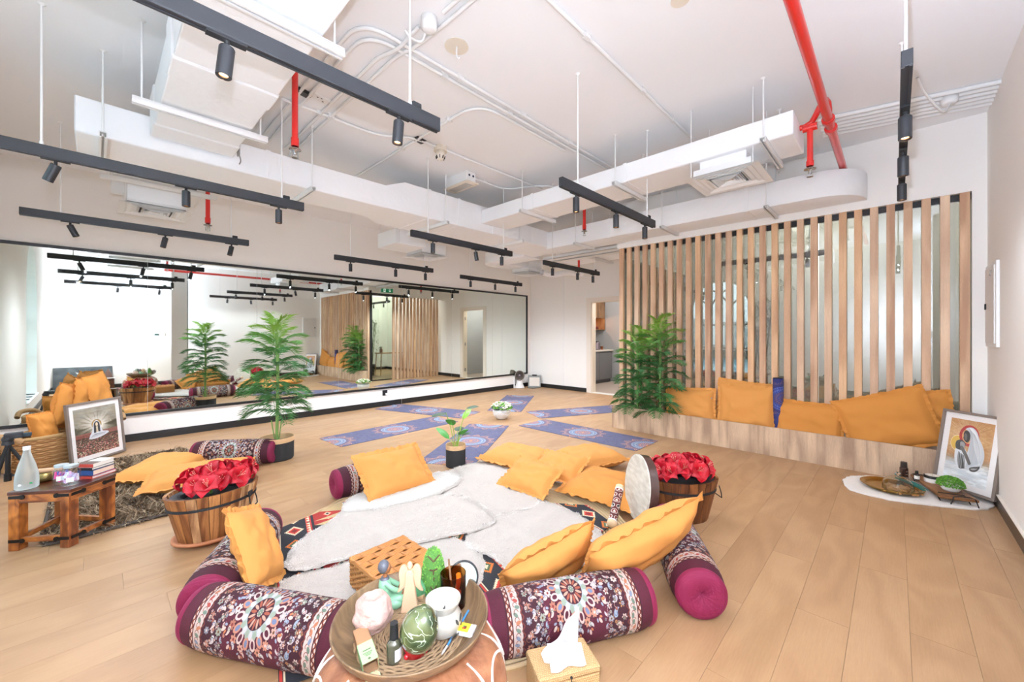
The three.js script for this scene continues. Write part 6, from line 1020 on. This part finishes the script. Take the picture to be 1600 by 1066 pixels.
  part('sleeve', join(span(-0.0215, 0.0215, 0.017, 0.0176, -0.005, 0.07), span(-0.0218, -0.021, -0.017, 0.0176, -0.005, 0.07), span(0.021, 0.0218, -0.017, 0.0176, -0.005, 0.07)), std(0x9fc68c, 0.6), gb);
  part('flap', bx(0.04, 0.001, 0.03, 0, -0.02, 0.083).rotateX(0.0), std(0xb9d3a2, 0.6), gb); part('flap_lining', bx(0.034, 0.001, 0.022, 0, -0.019, 0.083), std(0xe3b98f, 0.6), gb);
  const wn = new THREE.Shape(); wn.absellipse(0, 0, 0.0155, 0.02, 0, 6.2832); part('window_rim', new THREE.ShapeGeometry(wn, 20).rotateX(-Math.PI / 2).translate(0, 0.0178, -0.03), std(0xb4d69e, 0.6), gb); const wi = new THREE.Shape(); wi.absellipse(0, 0, 0.0125, 0.017, 0, 6.2832); part('window', new THREE.ShapeGeometry(wi, 20).rotateX(-Math.PI / 2).translate(0, 0.0181, -0.03), std(0x4a3322, 0.3), gb);
  part('lettering', join([[0.026, 0.022, 0.0035], [0.036, 0.026, 0.002], [0.041, 0.02, 0.002], [0.046, 0.014, 0.002]].map(([z, w, h]) => bx(w, 0.0003, h, 0, 0.0178, z)), cyl(0.004, 0.003, 0.0003, 0, 0.0178, 0.059, 12)), std(0x55603f, 0.6), gb);
  const chips = [[-0.02, 0, 0.5], [0.012, 0.01, 1.3], [0.0, -0.014, 2.2], [0.022, -0.012, 0.2]];
  chips.forEach(([x, z, a], i) => solo('wood_chip', ['palo wood chip leftmost behind the angel', 'pale wood chip between the angel and the mossy figure', 'wood chip furthest back in the bowl', 'rightmost wood chip behind the angel'][i], 'wood chip', bx(0.016, 0.012, 0.055, 0, 0.006, 0, 0.002), std([0xcfa87a, 0xd8b58a, 0xb78d60, 0x8a6a48][i], 0.8), [0.825 + x, TY + 0.002 + (i % 2) * 0.012, -1.25 + z], a));
  solo('foil_packet', 'crumpled pale gold packet behind the angel', 'packet', (() => { const g = new THREE.BoxGeometry(0.05, 0.034, 0.014, 8, 6, 2), p = g.attributes.position; for (let i = 0; i < p.count; i++) p.setZ(i, p.getZ(i) + 0.006 * n2(p.getX(i) * 120, p.getY(i) * 120)); g.computeVertexNormals(); return g; })(), std(0xd9cfae, 0.35, { metalness: 0.3 }), [0.855, TY + 0.036, -1.305], -0.6);
}
// ---- rattan hamper ----
{
  const o = thing('rattan_hamper', 'lidded rattan hamper on the sheepskins behind the pouf', 'basket', [1.075, 0.045, -1.88], 0.02), W = 0.31, D = 0.34, H = 0.13, g = [], g2 = [], g3 = [];
  for (let r = 0; r < 10; r++) for (let s = 0; s < 4; s++) { const L = s % 2 ? D : W, n = Math.round(L / 0.012), pts = []; for (let i = 0; i <= n; i++) { const x = -L / 2 + L * i / n, z = (s < 2 ? 1 : -1) * ((s % 2 ? W : D) / 2) + 0.004 * Math.sin(i * 1.57 + r * 3.14); pts.push(s % 2 ? [z, 0.008 + r * 0.0125, x] : [x, 0.008 + r * 0.0125, z]); } g.push(tube(pts, 0.006, n * 2, 5)); }
  part('wall_weave', join(g), std(0xa9743c, 0.6), o, null, 'stuff');
  part('floor_panel', span(-W / 2, W / 2, 0, 0.006, -D / 2, D / 2), std(0x8a5a2e, 0.7), o);
  for (let i = 0; i < 6; i++) for (let j = 0; j < 7; j++) for (let k = 0; k < 7; k++) {
    const x0 = -W / 2 + (i + 0.5) * W / 6, z0 = -D / 2 + (j + 0.5) * D / 7, up = (i + j) % 2, z = z0 + (k - 3) * 0.0066;
    (k % 2 ? g2 : g3).push(tube([[x0 - W / 10, H + (up ? 0.012 : 0.005), z], [x0, H + (up ? 0.006 : 0.016), z], [x0 + W / 10, H + (up ? 0.012 : 0.005), z]], 0.004, 5, 4));
  }
  const rim = []; for (const z of [-D / 2, D / 2]) for (let q = 0; q < 3; q++) rim.push(rod([-W / 2 - 0.006, H - 0.004 + q * 0.006, z], [W / 2 + 0.006, H - 0.004 + q * 0.006, z], 0.006, 6)); for (const x of [-W / 2, W / 2]) for (let q = 0; q < 3; q++) rim.push(rod([x, H - 0.004 + q * 0.006, -D / 2 - 0.006], [x, H - 0.004 + q * 0.006, D / 2 + 0.006], 0.006, 6));
  part('lid_weave', join(g2), std(0xc98a48, 0.5), o, null, 'stuff'); part('lid_weave', join(g3), std(0xb47336, 0.5), o, null, 'stuff'); part('lid_rim', join(rim), std(0xc08446, 0.5), o); part('lid_base', span(-W / 2, W / 2, H - 0.004, H + 0.002, -D / 2, D / 2), std(0x94602e, 0.7), o);
  part('corner_binding', join([[-1, 1], [1, 1], [-1, -1]].map(([a, b]) => new THREE.TorusGeometry(0.013, 0.0045, 6, 16).rotateY(0.8 * a * b).translate(a * (W / 2 - 0.006), H + 0.003, b * (D / 2 - 0.006)))), std(0xd39a58, 0.5), o);
}
// ---- tissue box ----
{
  const o = thing('tissue_box', 'woven straw tissue box with a white tissue sticking out', 'tissue box', [1.232, 0, -0.915], -0.52), W = 0.245, D = 0.15, H = 0.118;
  const st = dtex(256, 256, (u, v) => { const s = Math.floor(v * 22), a = Math.sin((u * 44 + (s % 2)) * Math.PI), b = Math.sin(v * 22 * Math.PI), k = 0.5 + 0.5 * Math.abs(b) * (0.6 + 0.4 * a); return mix([150, 112, 66], [226, 188, 134], k + 0.25 * n2(u * 30, v * 30)); }, true), sb = dtex(256, 256, (u, v) => { const s = Math.floor(v * 22); return 255 * Math.abs(Math.sin(v * 22 * Math.PI)) * (0.6 + 0.4 * Math.sin((u * 44 + (s % 2)) * Math.PI)); });
  const sm = std(0xffffff, 0.8, { map: rep(st, 6, 6), bumpMap: rep(sb, 6, 6), bumpScale: 0.002 });
  part('body', bx(W, H - 0.02, D, 0, (H - 0.02) / 2, 0, 0.012), sm, o); part('lid', bx(W + 0.006, 0.026, D + 0.006, 0, H - 0.013, 0, 0.0125), sm, o);
  part('clasp', join(ball(0.005, 0, H - 0.012, D / 2 + 0.006, 8), rod([0, H - 0.012, D / 2 + 0.005], [0.002, H - 0.055, D / 2 + 0.006], 0.0016, 6), new THREE.TorusGeometry(0.007, 0.002, 6, 14).translate(0.008, H - 0.04, D / 2 + 0.006)), M.blackMatte, o);
  // a sheet pulled up to a point: wide folds at the slot, one corner high on the right
  const P = new THREE.PlaneGeometry(1, 1, 20, 16), p = P.attributes.position;
  for (let i = 0; i < p.count; i++) {
    const u = p.getX(i) + 0.5, v = p.getY(i) + 0.5, x0 = -0.075 + 0.14 * u, top = 0.03 + 0.14 * Math.pow(u, 0.8), x1 = -0.085 + 0.155 * u + 0.0 * v;
    p.setXYZ(i, x0 + (x1 - x0) * v + 0.012 * v * v * u, H - 0.004 + v * top, 0.022 * Math.sin(u * 4.2 + 0.5) * (0.4 + 0.6 * v) - 0.02 * v * (1 - u) + 0.006 * Math.sin(u * 13 + v * 3));
  }
  P.computeVertexNormals();
  const Q = new THREE.PlaneGeometry(1, 1, 14, 8), q = Q.attributes.position;
  for (let i = 0; i < q.count; i++) { const u = q.getX(i) + 0.5, v = q.getY(i) + 0.5; q.setXYZ(i, -0.07 + 0.14 * u, H + 0.004 + 0.075 * v * (1 - 0.35 * u), 0.045 - 0.03 * v + 0.008 * Math.sin(u * 9) * (1 - v) + 0.012 * (1 - v)); }
  Q.computeVertexNormals();
  part('tissue', join(P, Q), phy(0xe2e2e2, 0.9, { side: DS, transmission: 0.12, thickness: 0 }), o);
}
// ---- drum and painted rattle stick ----
{
  const o = thing('frame_drum', 'round frame drum with a pale skin standing on edge', 'drum', [2.69, 0.03, -1.335]); o.rotation.set(0, -2.316, 0.0, 'YXZ'); const R = 0.225, tilt = (g) => g.rotateX(Math.PI / 2).rotateZ(0).translate(0, R, 0).rotateX(-0.12);
  const flat = (g) => { const p = g.attributes.position, uv = g.attributes.uv; for (let i = 0; i < p.count; i++) uv.setXY(i, p.getX(i), p.getZ(i)); return g; };
  part('shell', tilt(lathe([[R, -0.035], [R, 0.035], [R - 0.012, 0.035], [R - 0.012, -0.035], [R, -0.035]], 64)), phy(0x4a3028, 0.3, { clearcoat: 0.6 }), o);
  part('skin', tilt(flat(lathe([[0, 0.037], [R - 0.008, 0.037], [R + 0.0015, 0.034], [R + 0.0015, 0.024]], 64))), std(0xffffff, 0.6, { map: dtex(256, 256, ring((u, v) => mix([226, 221, 208], [196, 188, 172], 0.5 + 0.9 * fbm(u * 3, v * 10, 4))), true, [2, 2]) }), o);
  const s = thing('rattle_stick', 'painted rattle stick with dotted bands lying against the drum', 'rattle', [2.42, 0.06, -1.385]); const B = V(0.25, 0.17, -0.075);
  const t = ctex(256, 512, (c, w, h) => { c.fillStyle = '#5a1d1a'; c.fillRect(0, 0, w, h); for (let y = 0; y < 6; y++) for (let x = 0; x < 3; x++) { const X = (x + (y % 2) * 0.5) * w / 3 + 40, Y = y * h / 6 + 42; c.fillStyle = '#e8e2d6'; c.beginPath(); c.ellipse(X, Y, 36, 34, 0, 0, 7); c.fill(); c.fillStyle = y === 3 ? '#16181c' : '#7a2a20'; c.beginPath(); c.ellipse(X, Y, 30, 28, 0, 0, 7); c.fill(); c.fillStyle = y === 3 ? '#e8e2d6' : '#d9d2c2'; c.beginPath(); c.moveTo(X, Y - 20); c.lineTo(X + 16, Y + 16); c.lineTo(X - 16, Y + 16); c.fill(); } });
  const q = new THREE.Quaternion().setFromUnitVectors(V(0, 1, 0), B.clone().normalize()), L = B.length(), pl = (g) => clean(g).applyQuaternion(q);
  part('handle', pl(cyl(0.03, 0.03, L * 0.86, 0, L * 0.5, 0, 28)), std(0xffffff, 0.5, { map: t }), s); part('end_knob', pl(lathe([[0, -0.012], [0.03, -0.008], [0.035, 0.01], [0.033, 0.02], [0, 0.02]], 28)), std(0xe2c39a, 0.6), s); part('end_knob', pl(cyl(0.031, 0.031, 0.03, 0, L * 0.95, 0, 28)), std(0xe2c39a, 0.6), s); part('band', pl(join(cyl(0.0312, 0.0312, 0.01, 0, 0.025, 0, 28), cyl(0.0312, 0.0312, 0.01, 0, L * 0.9, 0, 28))), std(0xeceae4, 0.5), s);
}
// ---- altar in the right corner ----
{
  const poly = smoothPoly([[4.7, -0.34], [4.94, -0.3], [5.14, -0.05], [5.15, 0.3], [5.1, 0.5], [4.92, 0.565], [4.7, 0.48], [4.56, 0.24], [4.47, 0.0], [4.5, -0.26]], 8, 0.01, 14), o = thing('fur_mat', 'white fur mat on the floor in the right corner', 'fur mat');
  part('hide', prism(poly, 0, 0.014, 0.004), std(0xefeae3, 0.95), o); pile('fur', poly, 12000, () => 0.011, 0.006, 0.003, furMat(0xffffff), ['#f6f3ee', '#ece6de', '#fbf9f6'], o, 2.0);
  const tr = thing('brass_tray', 'round brass tray on the white fur mat', 'tray', [4.76, 0.024, -0.02]); part('tray', lathe([[0, 0.002], [0.17, 0], [0.185, 0.02], [0.205, 0.024], [0.207, 0.03], [0.183, 0.027], [0.168, 0.007], [0, 0.008]], 56), std(0xb08a3c, 0.25, { metalness: 0.9, bumpMap: rep(lumpy, 3, 3), bumpScale: 0.001 }), tr);
  const cl = thing('glass_cloche', 'glass dome with a knob covering tan stones on the tray', 'cloche', [4.68, 0.032, 0.02]); const gm = phy(0xf2f7f4, 0.02, { transmission: 1, thickness: 0.003, ior: 1.45 });
  part('dome', lathe([[0.1, 0], [0.1, 0.04], [0.093, 0.075], [0.074, 0.104], [0.04, 0.121], [0.012, 0.125], [0, 0.125], [0, 0.122], [0.039, 0.118], [0.072, 0.101], [0.09, 0.073], [0.097, 0.04], [0.097, 0]], 48), gm, cl); part('knob', lathe([[0.007, 0.124], [0.006, 0.134], [0.016, 0.142], [0.018, 0.15], [0.012, 0.158], [0, 0.16]], 24), gm, cl);
  [[4.66, 0.0, 0.04], [4.69, 0.05, 0.045], [4.71, -0.02, 0.04], [4.65, 0.06, 0.032], [4.63, -0.02, 0.034], [4.71, 0.04, 0.03]].forEach(([x, z, r], i) => { const g = new THREE.IcosahedronGeometry(r, 4), p = g.attributes.position; for (let j = 0; j < p.count; j++) { const k = 0.85 + 0.25 * n3(p.getX(j) * 30 + i * 9, p.getY(j) * 30, p.getZ(j) * 30); p.setXYZ(j, p.getX(j) * k * 1.15, Math.max(-r * 0.5, p.getY(j) * k * 0.7), p.getZ(j) * k); } g.computeVertexNormals(); solo('amber_stone', 'tan stone under the glass dome, ' + ['in the middle', 'the largest, on the right', 'at the back left', 'at the right edge', 'at the left edge', 'at the back right'][i], 'stone', g, std(0xc08a54, 0.4), [x, 0.032 + r * 0.5, z], i, 'tan stones under the glass dome'); });
  [[4.575, -0.07, 0.5], [4.6, 0.12, 2.2], [4.66, 0.15, 1.2], [4.57, 0.03, 0.1]].forEach(([x, z, a], i) => solo('wood_chip', ['tan chip on the tray left of the glass dome', 'tan chip on the tray in front of the glass dome', 'tan chip on the tray right of the glass dome', 'tan chip on the tray nearest the camera'][i], 'wood chip', bx(0.05, 0.014, 0.018, 0, 0.007, 0, 0.004), std(0xb98450, 0.6), [x + 0.03, 0.032, z], a));
  const ft = thing('feather_bundle', 'bundle of teal green feathers lying across the brass tray', 'feathers', [4.845, 0.07, 0.085], 0.467); const fm = std(0x1f7d72, 0.7, { side: DS });
  for (let i = 0; i < 7; i++) { const g = new THREE.PlaneGeometry(0.03, 0.36, 4, 16), p = g.attributes.position; for (let j = 0; j < p.count; j++) { const u = p.getX(j) / 0.015, t = p.getY(j) / 0.36 + 0.5; const w = 0.014 * Math.sin(Math.min(1, t * 0.9 + 0.08) * Math.PI) ** 0.5 + 0.001 * ((j * 7) % 3 - 1); p.setXYZ(j, u * w + (i - 3) * 0.012 * t, 0.008 * Math.cos(u) + 0.012 * Math.sin(t * 3 + i) + i * 0.003, (t - 0.5) * -0.36); } g.computeVertexNormals(); part('feather', g.rotateY(Math.PI / 2), fm, ft); }
  const bd = thing('serving_board', 'wooden board with bent black wire feet on the fur mat', 'board', [4.955, 0.05, 0.285], 0.72); bd.rotation.set(0, 0.28, 0, 'YXZ');
  const bt = woodTex(512, 256, [168, 118, 74], [110, 70, 40], { lines: 6, wave: 0.6, streak: 0.6 }); part('board', metric(span(-0.29, 0.27, 0, 0.02, -0.11, 0.11, 0.004), 1.6), std(0xffffff, 0.5, { map: bt }), bd);
  for (const x of [-0.24, 0.24]) part('wire_foot', bent([[x, -0.034, -0.1], [x, 0.03, -0.13], [x, 0.03, -0.02], [x, 0.03, 0.06], [x, -0.034, 0.09]].map(([a, b, c]) => [a, b, c * 0.9]), 0.004, 0.012, 6), M.black, bd);
  part('wire_foot', bent([[-0.296, -0.036, -0.05], [-0.296, 0.035, -0.03], [-0.296, 0.035, 0.085], [-0.296, -0.036, 0.105]], 0.004, 0.012, 6), M.black, bd);
  const b1 = thing('lotion_bottle', 'brown bottle with a dark cap behind the board', 'bottle', [5.07, 0.015, 0.06]); part('body', lathe([[0, 0], [0.028, 0], [0.03, 0.005], [0.03, 0.125], [0.022, 0.135], [0, 0.135]], 28), phy(0x3a2018, 0.25, { clearcoat: 0.6 }), b1); part('cap', cyl(0.022, 0.024, 0.045, 0, 0.157, 0, 24), std(0x33261f, 0.5), b1); part('lettering', join([0.1, 0.075, 0.05, 0.04, 0.03].map((y, i) => bx(i ? 0.02 : 0.012, 0.003, 0.001, 0, y, 0.0302).rotateY(-0.9))), std(0xb8a99c, 0.6), b1);
  const b2 = thing('oil_bottle', 'tiny dark dropper bottle with a white label on the board', 'bottle', [5.0, 0.07, 0.14]); part('body', lathe([[0, 0], [0.018, 0], [0.019, 0.003], [0.019, 0.05], [0.012, 0.056], [0, 0.056]], 24), phy(0x2b1b16, 0.2, { clearcoat: 1 }), b2); part('cap', cyl(0.009, 0.012, 0.026, 0, 0.068, 0, 18), M.black, b2); part('label', new THREE.CylinderGeometry(0.0194, 0.0194, 0.03, 18, 1, true, -2.6, 2.6).translate(0, 0.026, 0), std(0xf2efe8, 0.6, { side: DS }), b2);
  const j = thing('cream_jar', 'flat white jar with a black lid rim on the board', 'jar', [5.02, 0.07, 0.235]); part('jar', lathe([[0, 0], [0.05, 0], [0.052, 0.004], [0.052, 0.04], [0, 0.04]], 36), std(0xece4da, 0.4), j); part('lid', lathe([[0.054, 0.038], [0.054, 0.058], [0.05, 0.06], [0.0, 0.06]], 36), M.black, j); part('lid_label', cyl(0.046, 0.046, 0.001, 0, 0.0608, 0, 32), std(0xe9dfd0, 0.6), j); part('lettering', join(bx(0.03, 0.0004, 0.004, 0, 0.0614, 0), bx(0.02, 0.0004, 0.003, 0, 0.0614, 0.01)), std(0x6a5f54, 0.6), j);
  const p = thing('potted_boxwood', 'small round boxwood in a white bowl on the board', 'plant', [4.84, 0.07, 0.33]); part('pot', lathe([[0, 0], [0.042, 0], [0.056, 0.02], [0.06, 0.045], [0.055, 0.046], [0, 0.042]], 32), std(0xf4f4f2, 0.35), p);
  const lv = [[], [], []]; for (let i = 0; i < 1100; i++) { const a = rnd() * 6.283, e = Math.acos(1 - rnd()), r = rr(0.9, 1.03); lv[i % 3].push(new THREE.SphereGeometry(0.0066, 5, 3).scale(0.7, 0.35, 1).rotateX(rr(-0.8, 0.8)).rotateY(rr(0, 6)).translate(0.082 * r * Math.sin(e) * Math.cos(a), 0.045 + 0.075 * r * Math.cos(e), 0.082 * r * Math.sin(e) * Math.sin(a))); }
  [0x5f9e32, 0x4b8428, 0x7dbb44].forEach((c, i) => part('leaves', join(lv[i]), std(c, 0.7), p, null, 'stuff'));
}
// ---- far corner of the room: fan and a propped display ----
{
  const o = thing('desk_fan', 'small grey and white fan on the floor in the far corner', 'fan', [7.38, 0, -6.82], -0.8);
  part('stand', lathe([[0, 0], [0.12, 0], [0.125, 0.02], [0.08, 0.12], [0.07, 0.22], [0, 0.22]], 24).scale(1, 1, 0.8), std(0xe9e7e4, 0.5), o);
  part('side_panel', join(span(-0.15, -0.12, 0, 0.3, -0.04, 0.04, 0.01)), M.white, o);
  part('housing', lathe([[0, -0.09], [0.09, -0.08], [0.125, -0.02], [0.125, 0.06], [0.105, 0.07], [0.1, 0.05]], 30).rotateX(Math.PI / 2 - 0.1).translate(0, 0.32, 0), std(0x7a6c60, 0.5), o);
  part('grille', join([0.03, 0.055, 0.08, 0.1].map((r) => new THREE.TorusGeometry(r, 0.004, 6, 30)), [0, 1, 2, 3, 4, 5].map((i) => rod([Math.cos(i * 0.524) * 0.1, Math.sin(i * 0.524) * 0.1, 0], [-Math.cos(i * 0.524) * 0.1, -Math.sin(i * 0.524) * 0.1, 0], 0.003, 5))).rotateX(-0.1).translate(0, 0.32, 0.06), std(0x5d534c, 0.5), o);
  part('hub', ball(0.025, 0, 0.325, 0.065, 12), std(0x8d7f8a, 0.4), o);
  const d = thing('display_stand', 'grey propped display panel leaning in the far corner', 'display', [7.72, 0, -6.62]); const q = (g) => g.rotateX(-0.28).rotateY(-0.9);
  part('frame', q(span(-0.16, 0.16, 0, 0.32, -0.02, 0.01, 0.008)), std(0x8a8d88, 0.5), d); part('panel', q(span(-0.13, 0.13, 0.04, 0.26, 0.01, 0.014)), std(0xe3d9cc, 0.6), d); part('foot', span(-0.2, 0.1, 0, 0.02, -0.05, 0.12, 0.005), std(0x6f726e, 0.5), d); part('clip', q(span(-0.06, 0.06, 0.3, 0.335, -0.02, 0.02, 0.006)), M.blackMatte, d);
}
// ---- behind the camera, seen in the mirror ----
{
  const o = thing('canvas_picture', 'large dark grey canvas leaning behind the camera, seen in the mirror', 'picture', [-0.22, 0, 0.4]); const q = (g) => g.rotateX(0.1);
  const t = ctex(512, 288, (c, w, h) => { c.fillStyle = '#4b5254'; c.fillRect(0, 0, w, h); for (let i = 0; i < 400; i++) { c.fillStyle = pick(['rgba(120,128,128,0.1)', 'rgba(30,34,36,0.1)', 'rgba(90,98,100,0.12)']); c.beginPath(); c.ellipse(rnd() * w, rnd() * h, rr(10, 70), rr(6, 30), 0, 0, 7); c.fill(); } c.fillStyle = '#d9dcda'; c.beginPath(); c.moveTo(180, h); c.bezierCurveTo(190, 150, 260, 80, 330, 60); c.bezierCurveTo(290, 110, 260, 170, 250, h); c.fill(); });
  part('canvas', q(span(-0.5, 0.5, 0, 0.56, -0.012, 0.012)), std(0x2f3335, 0.7), o); part('painted_face', q(new THREE.PlaneGeometry(0.98, 0.54).rotateY(Math.PI).translate(0, 0.28, -0.0125)), std(0xffffff, 0.7, { map: t }), o);
  const b = thing('wooden_house_box', 'brown carved wooden box with a pointed roof, seen in the mirror', 'box', [0.2, 0, 0.28]); const bm = std(0x7a5a44, 0.6, { map: charTex });
  part('body', span(-0.11, 0.11, 0, 0.26, -0.07, 0.07, 0.006), bm, b); part('roof', clean(new THREE.ConeGeometry(0.14, 0.26, 4).rotateY(Math.PI / 4).scale(1, 1, 0.62).translate(0, 0.39, 0)), bm, b); part('tray', span(-0.16, 0.12, 0.262, 0.275, -0.1, 0.06, 0.004), M.white, b);
}
renderer.render(scene, camera);
